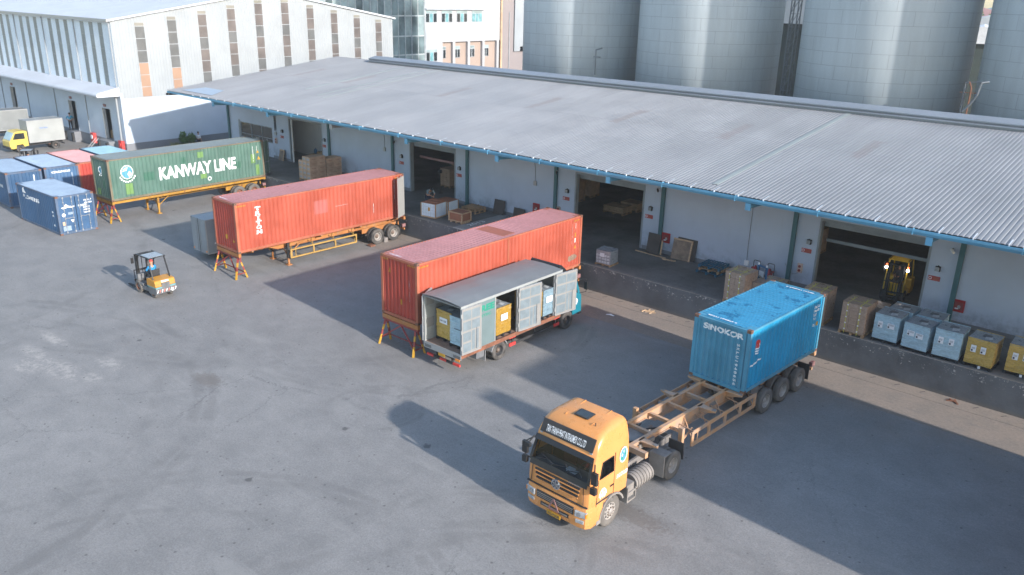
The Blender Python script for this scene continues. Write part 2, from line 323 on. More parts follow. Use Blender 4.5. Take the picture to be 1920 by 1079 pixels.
def glass_mat(name='vehicle_glass', tint=(.66, .74, .78), alpha=.35):
    b = NB(name); b.color(tint); b.rough(.04); b.p.inputs['Transmission Weight'].default_value = 0
    # thin pane: part clear, part mirror
    tr = b.t.nodes.new('ShaderNodeBsdfTransparent'); tr.inputs[0].default_value = tuple(tint) + (1,)
    gl = b.t.nodes.new('ShaderNodeBsdfGlossy'); gl.inputs['Roughness'].default_value = .03; gl.inputs[0].default_value = (.9, .95, 1, 1)
    fr = b.t.nodes.new('ShaderNodeFresnel'); fr.inputs[0].default_value = 1.4
    mx = b.t.nodes.new('ShaderNodeMixShader'); b.link(b.math('MULTIPLY', fr.outputs[0], .8), mx.inputs[0]); b.link(tr.outputs[0], mx.inputs[1]); b.link(gl.outputs[0], mx.inputs[2])
    out = [n for n in b.t.nodes if n.type == 'OUTPUT_MATERIAL'][0]; b.link(mx.outputs[0], out.inputs[0]); return b.m
def pane_mat(name, col, rough=.12, var=.35, sc=.5):
    b = NB(name); n = b.noise(b.geo, sc, 3, .6); c = b.shade(b.rgb(col), b.ramp(n, .3, .7, 1 - var, 1 + var)); b.color(c); b.rough(rough); b.p.inputs['Specular IOR Level'].default_value = .8; return b.m
def cyl_brick(name, col, seam):
    """silo sheets: rings with staggered seams, in the silo's own round coordinates"""
    b = NB(name); o = b.sep(b.obj()); a = b.math('ARCTAN2', o[1], o[0]); v = b.comb(b.math('MULTIPLY', a, 7.3), o[2], 0)
    br = b.t.nodes.new('ShaderNodeTexBrick'); b.link(v, br.inputs['Vector']); br.inputs['Color1'].default_value = (1, 1, 1, 1); br.inputs['Color2'].default_value = (.93, .93, .93, 1); br.inputs['Mortar'].default_value = (0, 0, 0, 1)
    br.inputs['Scale'].default_value = 1; br.inputs['Mortar Size'].default_value = .025; br.inputs['Mortar Smooth'].default_value = .6; br.inputs['Brick Width'].default_value = 2.9; br.inputs['Row Height'].default_value = 1.15
    n = b.noise(b.geo, .12, 4, .5); n2 = b.noise(b.vscale(b.geo, (1.5, 1.5, .15)), 1.0, 4, .6)
    c = b.shade(b.rgb(col), b.ramp(n, .3, .7, .93, 1.07)); c = b.shade(c, b.ramp(n2, .3, .7, .95, 1.05)); f = b.sep(br.outputs['Color'])[0]
    c = b.mix(b.ramp(f, 0, 1, .55, 0), c, seam); b.color(c); b.rough(.5); b.metal(.08); return b.m
def tyre_mat():
    b = NB('tyre_rubber'); n = b.noise(b.geo, 3, 5, .6); b.color(b.mix(b.ramp(n, .35, .7), (.035, .034, .034), (.11, .10, .092))); b.rough(.85); return b.m
def leaf_mat(name, col):
    b = NB(name); n = b.noise(b.geo, 2.5, 3, .6); i = b.t.nodes.new('ShaderNodeObjectInfo'); b.color(b.shade(b.rgb(col), b.ramp(n, .3, .7, .55, 1.5))); b.rough(.55); return b.m
X = dict(
    ground=ground_mat(), strip=strip_mat(), dockface=dockface_mat(), docktop=docktop_mat(), roof=roof_mat(),
    flash=mat('ridge_flashing', (.26, .29, .33), .45, .3, .06, .4), flash_dk=mat('flashing_edge', (.2, .22, .25), .5, .2, .1),
    skylight=mat('translucent_roof_sheet', (.275, .305, .30), .4, 0, .08, .7), clip=mat('white_clip', (.6, .64, .68), .5, 0, .05),
    wall=wall_mat('pale_blue_wall_paint', (.43, .49, .60)), wall_in=wall_mat('interior_grey_wall', (.74, .74, .75), .3, False), roofw=wall_mat('white_roof_and_canopy', (.50, .53, .58), .08, False), white=wall_mat('white_wall_darkened_for_sun', (.285, .312, .335), .05, False),  # white wall darkened for the sunlit gable; roof and shaded side use lighter copies
    white_shaded=wall_mat('white_cladding_lightened_for_shade', (.72, .79, .85), .1), plaster=wall_mat('lower_plaster', (.46, .53, .62), .08, False), dado=mat('grey_dado', (.18, .19, .21), .8, 0, .15, .6),  # hall's shaded side: same white cladding, colour lightened to offset the shade
    teal=mat('teal_column_paint', (.035, .12, .14), .5, 0, .12, 1, dirt=(.2, .2, .2), dirt_amt=.15), gutter=mat('blue_gutter_paint', (.11, .33, .50), .45, 0, .12, .8, dirt=(.2, .26, .3), dirt_amt=.3),
    dark=mat('dark_interior', (.05, .052, .055), .9), jamb=mat('grey_door_jamb', (.22, .25, .28), .6), steel=mat('galvanised_steel', (.36, .37, .38), .45, .4, .1),
    floor_in=mat('interior_floor', (.10, .10, .10), .6, 0, .2, .6), pinkbar=mat('faded_red_door_bar', (.25, .13, .13), .6),
    yel=mat('yellow_platform_paint', (.36, .185, .022), .55, 0, .18, 1.5, dirt=(.2, .12, .06), dirt_amt=.4, rust=.45), org=mat('orange_chassis_paint', (.38, .155, .045), .6, 0, .2, 1.2, dirt=(.30, .20, .14), dirt_amt=.45, rust=.25),
    dusty=mat('dusty_orange_chassis', (.50, .27, .13), .8, 0, .18, 1.0, dirt=(.34, .26, .21), dirt_amt=.85, rust=.15), rail_y=mat('pale_yellow_guard_paint', (.36, .22, .06), .6, 0, .15, 1.5, rust=.3),
    tyre=tyre_mat(), tyre_dusty=mat('dusty_tyre', (.12, .112, .105), .9, 0, .25, 3), rim=mat('dusty_wheel_rim', (.30, .28, .265), .6, .1, .2, 4), rim_w=mat('pale_wheel_rim', (.32, .30, .28), .55, .1, .2, 4, rust=.3), hub=mat('rusty_hub', (.17, .125, .10), .8, 0, .3, 5),
    rust=mat('rusty_steel', (.20, .085, .05), .85, 0, .35, 3), blk=mat('black_plastic', (.018, .019, .021), .45, 0, .2, 3), blk_m=mat('matt_black', (.03, .03, .032), .8, 0, .2, 2), chas=mat('dusty_grey_chassis', (.20, .185, .175), .85, 0, .25, 2),
    cab=mat('cab_orange_paint', (.60, .262, .085), .3, 0, .08, 1.3, dirt=(.42, .27, .15), dirt_amt=.28, streak=.12), cab_y=mat('cab_yellow_paint', (.55, .42, .09), .4, 0, .08, .8), cab_teal=mat('cab_teal_paint', (.012, .16, .22), .35, 0, .1, 1),
    glass=glass_mat(), sideglass=glass_mat('side_glass', (.12, .15, .15)), lamp=mat('headlamp_lens', (.36, .38, .40), .15, .2, .2, 8), amber=mat('amber_lens', (.75, .24, .03), .3), redl=mat('red_lens', (.6, .03, .03), .3), chrome=mat('chrome', (.6, .62, .64), .2, .9),
    wpaint=mat('white_marking_paint', (.74, .76, .78), .6, 0, .1, 3, dirt=(.35, .38, .4), dirt_amt=.2), wworn=mat('worn_white_marking_paint', (.66, .69, .72), .65, 0, .15, 3, dirt=(.2, .28, .33), dirt_amt=.45),
    paper=mat('white_paper_label', (.76, .77, .80), .7, 0, .05), ink=mat('dark_print', (.05, .05, .07), .8), inkb=mat('blue_print', (.08, .2, .5), .7), cyan=mat('cyan_print', (.07, .24, .34), .6, 0, .1), grn=mat('green_print', (.01, .22, .15), .6), redp=mat('red_paint', (.55, .045, .04), .5, 0, .12, 2), ylwp=mat('yellow_paint', (.44, .24, .02), .55, 0, .1, 2),
    maroon=mat('maroon_paint', (.22, .035, .035), .6, 0, .2, 2, rust=.3), signred=mat('sign_red', (.38, .035, .045), .5), firebox=mat('fire_cabinet_red', (.34, .01, .018), .35),
    wood=wood_mat('pallet_wood', (.42, .27, .15)), ply=mat('brown_plywood', (.30, .125, .07), .7, 0, .15, 2.5), plyg=mat('weathered_plywood', (.23, .17, .13), .85, 0, .3, 2.2, dirt=(.45, .36, .26), dirt_amt=.35), dkboard=mat('dark_board', (.075, .065, .06), .8, 0, .25, 2), woodlt=wood_mat('pale_wood', (.55, .38, .24)),
    bluepal=mat('blue_plastic_pallet', (.006, .11, .19), .5, 0, .2, 2), blackpal=mat('black_plastic_pallet', (.022, .024, .03), .5, 0, .3, 3), carton=carton_mat(), filmb=film_mat('blue_wrapped_bundle', (.37, .52, .60)), filmb2=film_mat('blue_film_darkened_for_sun', (.19, .28, .34)), filmy2=film_mat('yellow_film_darkened_for_sun', (.34, .20, .03)), filmy=film_mat('yellow_wrapped_bundle', (.52, .345, .085)), filmt=film_mat('grey_top_film', (.26, .29, .32), .5), filmg=film_mat('grey_wrapped_cartons', (.30, .31, .33), .6), filmc=film_mat('clear_wrapped_cartons', (.38, .27, .205), .3), crate_w=mat('pale_blue_crate_panel', (.60, .70, .80), .6, 0, .08, 2), strap=mat('yellow_strap', (.62, .60, .08), .5), filmclear=film_mat('loose_film', (.5, .53, .55), .6),  # second blue and yellow bundle films: same film, darkened where the sun strikes
    alu=mat('box_body_aluminium', (.34, .36, .36), .45, .2, .08, .8, dirt=(.33, .34, .34), dirt_amt=.3), alu_roof=mat('box_roof_sheet', (.19, .205, .21), .5, .15, .1, .7, dirt=(.30, .31, .31), dirt_amt=.3), doorp=mat('door_lining', (.25, .245, .235), .6, 0, .06, 2), doorb=mat('door_lining_panel', (.165, .205, .23), .5, 0, .12, 4), teal_lt=mat('pale_teal_side', (.14, .19, .20), .5, 0, .08, 1, dirt=(.13, .15, .155), dirt_amt=.3), floorw=wood_mat('truck_floor', (.26, .17, .13)), gbox=mat('grey_box_body', (.25, .28, .31), .5, .2, .1, .9),
    org_c=cont_mat('orange_container', (.335, .064, .036), .10, .2, (.24, .06, .035)), org_r=croof_mat('orange_container_roof', (.33, .13, .12), (.44, .205, .205), -.2), org_f=cont_mat('orange_container_frame', (.34, .10, .055), .2, .6), org_end_shade=cont_mat('orange_end_shade_tone', (.34, .045, .03), .08, .2, (.2, .05, .03)),  # orange container ends: same paint with the front's shade put into the colour
    blu_c=cont_mat('bright_blue_container', (.006, .25, .46), .12, .05, (.1, .28, .40)), blu_r=croof_mat('bright_blue_roof', (.005, .12, .24), (.035, .25, .42), .8, 1.5), blu_f=cont_mat('bright_blue_frame', (.06, .24, .36), .4, .3),
    grn_c=cont_mat('green_container', (.062, .132, .107), .34, .5, (.13, .12, .08)), grn_r=croof_mat('green_container_roof', (.13, .16, .15), (.215, .25, .25), -.2), grn_f=cont_mat('green_frame', (.14, .12, .08), .2, 1.2), lime=mat('lime_repair_patch', (.12, .23, .07), .6, 0, .1, 2), dgrn=mat('darker_green_patch', (.035, .115, .08), .6, 0, .1, 2),
    b20=cont_mat('navy_blue_container', (.030, .085, .18), .2, .4, (.1, .14, .2)), b20r=croof_mat('navy_container_roof', (.07, .11, .18), (.18, .25, .345), .1, .9), b20f=cont_mat('navy_frame', (.07, .11, .18), .3, 1.2),
    cro=cont_mat('faded_blue_container', (.055, .13, .25), .3, .3, (.2, .25, .3)), cror=croof_mat('faded_blue_roof', (.14, .2, .29), (.22, .295, .39), -.1), red_c=cont_mat('red_container', (.40, .05, .035), .1, .1), red_r=croof_mat('red_container_roof', (.35, .2, .2), (.44, .25, .26), -.3), lb_r=croof_mat('light_blue_roof', (.15, .28, .36), (.19, .33, .41), -.3), lb_c=cont_mat('light_blue_container', (.12, .34, .48)),
    cast=mat('rusty_corner_casting', (.17, .085, .055), .8, 0, .3, 6), doorin=mat('pale_container_door_lining', (.28, .285, .28), .6, 0, .08, 1.2, dirt=(.2, .2, .19), dirt_amt=.2), rod=mat('grey_lock_rod', (.28, .30, .33), .5, .3, .15, 4),
    silo=cyl_brick('silo_sheet', (.47, .535, .575), (.17, .20, .24)), dkgreen=mat('dark_green_cladding', (.05, .07, .065), .8, 0, .15, .6), palecap=mat('pale_vaulted_roof', (.5, .53, .55), .5, .1, .06, .5),
    pane=pane_mat('grey_translucent_pane', (.085, .09, .092), .5, .25), pane_shaded=pane_mat('shaded_side_pane_lightened', (.17, .195, .205), .4, .15), pane_o=mat('beige_translucent_pane', (.30, .19, .13), .6, 0, .06), pane_c=pane_mat('cream_translucent_pane', (.19, .185, .16), .5, .15), pane_b=pane_mat('brown_translucent_pane', (.10, .085, .08), .5, .25), curtain=pane_mat('curtain_wall_glass', (.12, .165, .175), .1, .5, .3), curtain2=pane_mat('pale_curtain_wall_glass', (.25, .32, .33), .1, .3, .3), teawin=pane_mat('teal_window_glass', (.13, .29, .32), .15, .3, 1), dkwin=pane_mat('dark_window_glass', (.022, .028, .03), .12, .4, 1), mull=mat('grey_mullion', (.40, .44, .46), .5), beige=mat('pinkish_beige_render', (.33, .26, .22), .8, 0, .05, .5), pinkgrey=mat('pink_grey_render', (.24, .21, .21), .8, 0, .05, .5), offw=wall_mat('office_white_render', (.37, .375, .39), .1), winf=mat('white_window_frame', (.34, .37, .40), .5),  # hall side strips: copy of the sunlit gable panes, lightened for the shaded wall
    skin=mat('skin', (.42, .22, .14), .6), hair=mat('black_hair', (.012, .01, .01), .6), shirt_g=mat('grey_teal_shirt', (.17, .24, .27), .8), jeans=mat('dark_jeans', (.02, .03, .06), .9), shirt_b=mat('blue_shirt', (.02, .23, .50), .8), shirt_c=mat('cyan_blue_shirt', (.03, .30, .48), .8), shirt_w=mat('white_shirt', (.68, .68, .70), .8), pants=mat('dark_trousers', (.03, .032, .04), .9), shoe=mat('shoe', (.02, .02, .02), .7), cap=mat('red_cap', (.45, .05, .04), .7),
    fl_o=mat('forklift_orange', (.46, .22, .03), .45, 0, .1, 2, dirt=(.3, .2, .15), dirt_amt=.25), fl_g=mat('forklift_grey', (.13, .135, .145), .6, 0, .2, 3), fl_cy=mat('forklift_cyan_stripe', (.12, .30, .32), .5), fl_y=mat('forklift_yellow', (.62, .38, .02), .45, 0, .1, 2), stripe=mat('faded_red_hazard_paint', (.42, .16, .13), .7), pipe=mat('grey_steel_pipe', (.14, .16, .18), .5, .4), jug=mat('blue_water_jug', (.01, .13, .30), .3),
    leaf=leaf_mat('shrub_leaf', (.05, .12, .02)), leafy=leaf_mat('yellow_green_leaf', (.18, .19, .04)), bark=mat('bark', (.12, .09, .06), .9), blob=mat('socket_box', (.5, .38, .33), .6), cable=mat('grey_cable', (.12, .14, .16), .7), conc=mat('concrete_block', (.22, .2, .19), .95, 0, .2, 6, bump=.3), rubbl=mat('pale_litter', (.75, .77, .8), .8), fan=mat('fan_grille', (.06, .06, .06), .6),
)
def emis(name, col, st):
    b = NB(name); b.color(col); b.p.inputs['Emission Color'].default_value = col + (1,); b.p.inputs['Emission Strength'].default_value = st; return b.m
X['lit'] = emis('lit_work_lamp', (1, .98, .92), 12); X['litr'] = emis('lit_red_lamp', (1, .12, .05), 2.0)
# ============================================================ THE SETTING
H = 1.46           # dock height
g = MB(); g.box(-420, 220, -160, 480, -.5, 0, X['ground']); tag(g.build('yard_ground'), kind='structure')
g = MB(); g.box(-71.5, 30, -.92, -.01, .0, .012, X['strip']); g.box(-71.5, 30, -3.3, -.94, .0, .006, X['strip'])
for i in range(34):
    x = 8 - 1.03 * i; g.bar((x - .03, -.42, .013), (x + .13, -.2, .013), .035, .006, X['blk_m'])
tag(g.build('concrete_apron'), kind='structure')
# small litter and debris on the yard
def litter(name, label, loc, kind, n=1):
    m = MB()
    for i in range(n):
        a = random.uniform(0, 3); dx, dy = random.uniform(-.3, .3) * (n > 1), random.uniform(-.12, .12) * (n > 1); m.M = Matrix.Translation((dx, dy, 0)) @ Matrix.Rotation(a, 4, 'Z')
        if kind == 'paper': m.sheet([[(-.22, -.06, .012), (0, -.09, .05), (.2, -.03, .015)], [(-.2, .05, .03), (.02, .06, .07), (.24, .05, .012)]], X['rubbl'])
        else: m.bar((-.16, 0, .03), (.17, .04, .05), .07, .035, X[kind])
    m.M = None; return one(m.build(name, loc=loc, fix=False), label, 'litter')
litter('paper_scrap', 'white scrap of paper on the ground beside the rear wheel of the orange trailer', (-37.4, -1.0, 0), 'paper')
litter('paper_scrap', 'white scrap of paper on the ground ahead of the teal cab', (-22.1, -2.4, 0), 'paper')
litter('wood_scraps', 'broken wood scraps on the apron at the foot of the dock wall', (-20.9, -.55, 0), 'woodlt', 7)
litter('rubble_scraps', 'dark broken scraps lying at the foot of the dock under the yellow bundles', (-6.0, -.35, 0), 'rust', 4)
litter('wood_scraps', 'broken wood scraps on the ground near the grey walled hall dock', (-86.3, -2.4, 0), 'woodlt', 9)

# ---- loading dock platform
d = MB()
d.box(-71.2, 30, 0, 4.75, 0, H - .004, X['dockface'])
d.box(-71.2, 30, 0.004, 36, H - .0035, H, X['docktop'])
dk = tag(d.build('loading_dock'), 'long dark grey loading dock platform with chipped paint in front of the warehouse doors', 'loading dock')
n = MB(); n.box(-36.05, -34.7, -.012, 4.7, H - .02, H + .035, mat('pale_concrete_plate', (.30, .30, .30), .85, 0, .15, 2)); lv = n.build('dock_leveller_plate', dk); n = MB()
letter(n, '2013', (-35.45, .95, H + .036), (0, 1, 0), (-1, 0, 0), 1.5, .40, X['wpaint'], .02); n.build('painted_date', lv, fix=False)

# ---- warehouse
wh = thing('warehouse', 'long low warehouse with grey ribbed roof, blue gutter and open dock doors', 'warehouse', (-20, 4.85, 0))
wh.matrix_world  # origin at the wall
def wpart(mb, name, parent=None, **k):
    p = parent or wh
    o = mb.build(name, None, **k); o.parent = p; o.matrix_parent_inverse = Matrix.Translation((20, -4.85, 0)) if p is wh else Matrix(); return o
WY, DT, WT = 4.85, 5.3, 6.95
DOORS = [(-60.9, -56.2), (-45.5, -40.7), (-30.15, -25.05), (-14.65, -9.35), (1.2, 6.2)]
m = MB(); x = -70.6
for a, b_ in DOORS:
    if a == -60.9:      # wall with the office window
        m.box(x, -68.6, WY, WY + .22, H, WT, X['wall']); m.box(-68.6, -63.5, WY, WY + .22, H, 2.7, X['wall']); m.box(-68.6, -63.5, WY, WY + .22, 4.1, WT, X['wall']); m.box(-63.5, a, WY, WY + .22, H, WT, X['wall'])
    else: m.box(x, a, WY, WY + .22, H, WT, X['wall'])
    m.box(a, b_, WY, WY + .22, DT, WT, X['wall']); x = b_
m.box(x, 30, WY, WY + .22, H, WT, X['wall'])
m.box(-70.6, -70.38, WY + .22, 36, 0, 6.9, X['wall']); m.box(-70.6, 30, 35.8, 36, 0, 6.9, X['wall_in']); m.box(29.8, 30, WY + .22, 35.8, 0, 6.9, X['wall_in'])
wpart(m, 'wall')
m = MB(); m.box(-70.3, -54.5, 8.0, 8.15, H, 6.9, X['wall_in']); m.box(-54.6, -54.5, 5.1, 8.0, H, 6.9, X['wall_in']); wpart(m, 'inner_partition')
m = MB()
for a, b_ in [(-70.55, -68.6), (-63.5, -60.95), (-56.15, -45.55), (-40.65, -30.2), (-25.0, -14.7), (-9.3, 1.2)]: m.box(a, b_, WY - .02, WY, H, H + .22, X['dado'])
wpart(m, 'skirting')
for i in range(13):
    cx = -70.45 + (7.87 * i if i else 0) + (-.5 if i else 0)
    if i == 1: continue
    cx = -70.45 if i == 0 else -55.2 + 7.86 * (i - 2)
    m = MB(); m.box(cx - .11, cx + .11, WY - .16, WY - .02, H, WT - .1, X['teal']); m.box(cx - .15, cx + .15, WY - .22, WY - .02, H, H + .02, X['teal'])
    m.prism([(WY - .16, H + .3), (WY - .34, H + .02), (WY - .16, H + .02)], 'x', cx - .05, cx + .05, X['teal']); wpart(m, 'downpipe_column' if i else 'corner_column')
# brackets: tapered beams carrying the canopy
for i in range(13):
    cx = -63.25 if i == 0 else -55.4 + 7.86 * (i - 1)
    mm = X['steel'] if i == 2 else X['gutter']
    m = MB(); m.prism([(-.57, 6.56), (-.57, 6.74), (WY, 7.35), (WY, 6.45), (2.0, 6.34), (-.45, 6.48)], 'x', cx - .07, cx + .07, X['blk_m'] if False else mm); m.box(cx - .13, cx + .13, -.65, -.57, 6.40, 6.74, mm)
    wpart(m, 'canopy_bracket')
# door frames, raised shutters
for k, (a, b_) in enumerate(DOORS):
    m = MB()
    for e, s in ((a, 1), (b_, -1)): m.box(min(e, e + s * .1), max(e, e + s * .1), WY - .03, WY + .3, H, DT, X['jamb'])
    m.box(a + .1, b_ - .1, WY - .03, WY + .3, DT - .12, DT, X['jamb'])
    if k == 0: m.box(a + .28, a + .36, WY + .02, WY + .12, H, DT - .12, X['wpaint'])
    fr = wpart(m, 'door_frame')
    if k: 
        m = MB(); m.box(a + .1, b_ - .1, WY + .34, WY + .62, DT - .45, DT + .15, X['jamb']); wpart(m, 'rolled_shutter')
    if k in (1, 3, 4):
        m = MB(); m.bar((a + .1, WY + .95, 4.0), (b_ - .1, WY + .95, 4.0), .1, .16, X['pinkbar'] if k == 1 else X['jamb']); wpart(m, 'door_bar')
# office window
m = MB(); 
for x in (-68.6, -66.9, -65.2, -63.57): m.box(x, x + .07, WY + .03, WY + .1, 2.7, 4.1, X['jamb'])
m.box(-68.6, -63.5, WY + .02, WY + .11, 2.7, 2.77, X['jamb']); m.box(-68.6, -63.5, WY + .02, WY + .11, 4.03, 4.1, X['jamb']); m.box(-68.53, -63.5, WY + .04, WY + .1, 3.05, 3.1, X['jamb']); m.box(-68.9, -68.6, WY - .03, WY, 2.5, 4.25, X['jamb'])
wf = wpart(m, 'window'); 
m = MB(); m.box(-68.53, -63.57, WY + .06, WY + .07, 2.77, 4.03, X['dkwin']); o = m.build('pane'); o.parent = wf; o.matrix_parent_inverse = Matrix.Identity(4)
# roof: real ribs
RX0, RX1, EZ, RZ, RY = -70.95, 30.0, 6.98, 9.15, 17.95
EY = -.55
def rib_rows(x0, x1, y0, z0, y1, z1, pitch=.2075, h=.027):
    xs = []; x = x0
    while x < x1: xs += [(x, 0), (x + .018, h * .8), (x + .05, h), (x + .13, h), (x + .162, h * .8), (x + .18, 0)]; x += pitch
    return [[(a, y0, z0 + e) for a, e in xs], [(a, y1, z1 + e) for a, e in xs]]
m = MB(); m.sheet(rib_rows(RX0, RX1, EY, EZ, RY, RZ), X['roof']); m.sheet(rib_rows(RX0, RX1, 36.3, EZ, RY, RZ), X['roof'])
m.prism([(EY + .08, EZ - .06), (RY, RZ - .06), (36.2, EZ - .06), (36.2, EZ - .14), (RY, RZ - .14), (EY + .08, EZ - .14)], 'x', RX0 + .05, RX1, X['jamb'])
m.box(RX0 - .03, RX0 + .04, EY, EY + .18, EZ - .15, EZ + .06, X['clip']); m.sheet([[(RX0 - .04, EY - .02, EZ + .06), (RX0 - .04, RY, RZ + .06)], [(RX0 + .12, EY - .02, EZ + .06), (RX0 + .12, RY, RZ + .06)]], X['flash'])
roof = wpart(m, 'roof', fix=False)
def rp(mb, name, **k): o = mb.build(name, **k); o.parent = roof; o.matrix_parent_inverse = Matrix.Identity(4); return o
sl = (RZ - EZ) / (RY - EY)
def rz_(y): return EZ + (y - EY) * sl
# translucent strips and lapped sheets lying on the ribs
for x, y0, y1, w, mt in ((-18.5, .3, 17.2, .30, X['skylight']), (-59.3, 5.5, 16.5, .3, X['skylight']), (-56.0, 4.4, 17.2, .22, X['skylight']), (-54.8, 4.0, 17.2, .22, X['skylight'])):
    m = MB(); m.sheet([[(a, y, rz_(y) + e) for a, e in ((x, .032), (x + .02, .046), (x + w - .02, .046), (x + w, .032))] for y in (y0, y1)], mt); m.build; rp(m, 'translucent_strip', fix=False)
m = MB()
x = -66.5
while x < 29: m.sheet([[(x, EY - .02, EZ + .035), (x + .05, EY - .02, EZ + .04)], [(x + .01, 0, rz_(0) + .06), (x + .06, 0, rz_(0) + .06)]], X['clip']); m.box(x, x + .05, EY - .06, EY, EZ - .06, EZ + .05, X['clip']); x += 1.245
rp(m, 'eave_clips', fix=False)
m = MB(); m.sheet([[(-69.6, .1, rz_(.1) + .05), (-64.6, .1, rz_(.1) + .05)], [(-68.6, 1.8, rz_(1.8) + .05), (-65.5, 1.8, rz_(1.8) + .05)]], mat('blue_patch_sheet', (.33, .42, .52), .4, .1, .1)); rp(m, 'patch_sheet', fix=False)
# gutter
m = MB(); g8 = lambda q: [(a - .37, c + .08) for a, c in q]; m.prism(g8([(-.14, 6.68), (-.3, 6.68), (-.36, 6.8), (-.36, 6.9), (-.33, 6.9), (-.32, 6.81), (-.28, 6.72), (-.14, 6.72)]), 'x', -63.4, 30, X['gutter']); m.box(-63.4, 30, -.51, -.47, 6.74, 6.94, X['gutter'])
x = -60
while x < 30: m.box(x, x + .03, -.745, -.49, 6.74, 6.99, X['gutter']); x += 3.93
wpart(m, 'gutter')
m = MB(); m.prism(g8([(-.12, 6.74), (-.24, 6.74), (-.24, 6.88), (-.12, 6.86)]), 'x', -70.9, -63.4, X['gutter']); m.box(-70.9, -70.5, -.72, .2, 6.62, 6.8, X['blk_m']); wpart(m, 'gutter')
# raised ridge
m = MB(); m.prism([(17.0, 9.05), (17.0, 9.18), (16.85, 9.18), (16.85, 9.24), (17.15, 9.28), (17.15, 9.36), (17.0, 9.36), (17.0, 9.42), (17.9, 9.62), (18.8, 9.42), (18.8, 9.05)], 'x', -64.9, 30, X['flash'])
m.box(-64.9, 30, 16.94, 16.99, 9.19, 9.23, X['flash_dk']); m.box(-64.9, 30, 17.05, 17.14, 9.29, 9.35, X['flash_dk']); wpart(m, 'ridge_cap')
# ---- things fixed to the front wall
def wallbox(name, label, cat, x, z, w, h, dpt, mt, group=None, extra=None):
    m = MB(); m.box(-w / 2, w / 2, -dpt, 0, -h / 2, h / 2, mt)
    if extra: extra(m)
    return one(m.build(name, loc=(x, WY - .004, z), bevel=.012), label, cat, group)
sg = [(-62.0, 'left of the leftmost dock door'), (-56.0, 'right of the leftmost dock door'), (-46.45, 'left of the second dock door'), (-40.35, 'right of the second dock door'), (-30.8, 'left of the third dock door'), (-24.65, 'right of the third dock door'), (-15.15, 'left of the rightmost dock door'), (-9.0, 'right of the rightmost dock door')]
for x, w in sg:
    def ex(m):
        flat(m, *disc(14, .075, .075, -.17, 0), (0, -.021, 0), (1, 0, 0), (0, 0, 1), X['paper']); flat(m, *disc(12, .05, .05, -.17, 0), (0, -.023, 0), (1, 0, 0), (0, 0, 1), X['signred'])
        for z in (.035, -.045): m.box(-.06, .22, -.024, -.0215, z - .018, z + .018, X['ply'])
    wallbox('warning_sign', 'small red warning sign on the pale blue wall ' + w, 'sign', x, 3.48, .52, .22, .02, X['signred'], 'red signs beside the dock doors', ex)
    def lx(m):
        m.box(-.09, .09, -.20, -.13, -.1, .1, X['lamp']); m.box(-.02, .02, -.13, 0, .1, .16, X['blk_m'])
    wallbox('flood_light', 'small black flood light on the pale blue wall ' + w, 'lamp', x + .15 * (1 if x < -50 else .6), 3.98, .22, .24, .13, X['blk_m'], 'flood lights beside the dock doors', lx)
for x, w in ((-54.7, 'behind the unwrapped brown cartons'), (-23.38, 'beside the leaning brown plywood'), (-7.75, 'above the yellow wrapped bundles'), (-33.2, 'above the long orange container')):
    def ex(m):
        m.box(-.2, .2, -.085, -.08, -.2, .2, X['maroon']); flat(m, *disc(16, .07, .09, .04, -.04), (0, -.086, 0), (1, 0, 0), (0, 0, 1), X['steel']); flat(m, *rect(-.12, .02, -.16, -.1), (0, -.088, 0), (1, 0, 0), (0, 0, 1), X['paper'])
    wallbox('fire_hose_cabinet', 'square red fire hose cabinet on the wall ' + w, 'fire cabinet', x, 2.45 if x > -50 else 2.55, .52, .58, .08, X['firebox'], 'red fire cabinets on the warehouse wall', ex)
def sock(x, z, lab, cable=None):
    def ex(m):
        for q in (.1, -.12): m.cyl((0, -.09, q), (0, -.13, q), .07, X['maroon'], 12)
        if cable: m.tube([(cable[0] + (0 - cable[0]) * t, -.06, -.22 - .3 * math.sin(math.pi * t) + cable[1] * (1 - t)) for t in [i / 8 for i in range(9)]], .012, X['cable'], 5)
    wallbox('power_socket_box', lab, 'socket box', x, z, .26, .5, .09, X['blob'], 'socket boxes on the warehouse wall', ex)
sock(-15.35, 2.5, 'beige socket box with two red sockets and hanging cable by the rightmost dock door', (-.8, .3))
sock(-62.9, 3.05, 'beige socket box with cable under the conduit left of the leftmost dock door', (.1, 1.2))
sock(-31.35, 2.62, 'beige socket box beside the teal column left of the third dock door')
for x, z, top, lab in ((-33.35, 4.05, 6.3, 'grey junction box on thin conduit above the rear of the box truck'), (-18.3, 2.1, 6.3, 'small white switch at the end of thin conduit above the red extinguishers'), (-48.3, 4.25, 6.2, 'grey junction box on thin conduit behind the rear of the orange container with vertical lettering')):
    m = MB(); m.box(-.11, .11, -.1, 0, -.14, .14, X['steel'] if z > 3 else X['paper']); m.tube([(0, -.03, .14), (-.02, -.03, 1.0), (.0 if z < 3 else -.35, -.03, top - z)], .012, X['cable'], 5); one(m.build('junction_box', loc=(x, WY - .004, z)), lab, 'junction box')
for x, z, lab in ((-8.45, 5.0, 'white security camera on the teal column right of the rightmost dock door'), (-24.1, 5.2, 'small grey security camera beside the teal column right of the third dock door'), (-47.0, 5.0, 'small dark security camera under the gutter near the second dock door'), (-31.5, 5.1, 'small dark security camera under the gutter near the third dock door')):
    m = MB(); m.box(-.03, .03, -.18, 0, .04, .08, X['steel']); m.cyl((-.06, -.12, .02), (.12, -.36, -.06), .055, X['wpaint'] if x > -10 else X['blk_m'], 10); one(m.build('security_camera', loc=(x, WY - .004, z)), lab, 'camera')
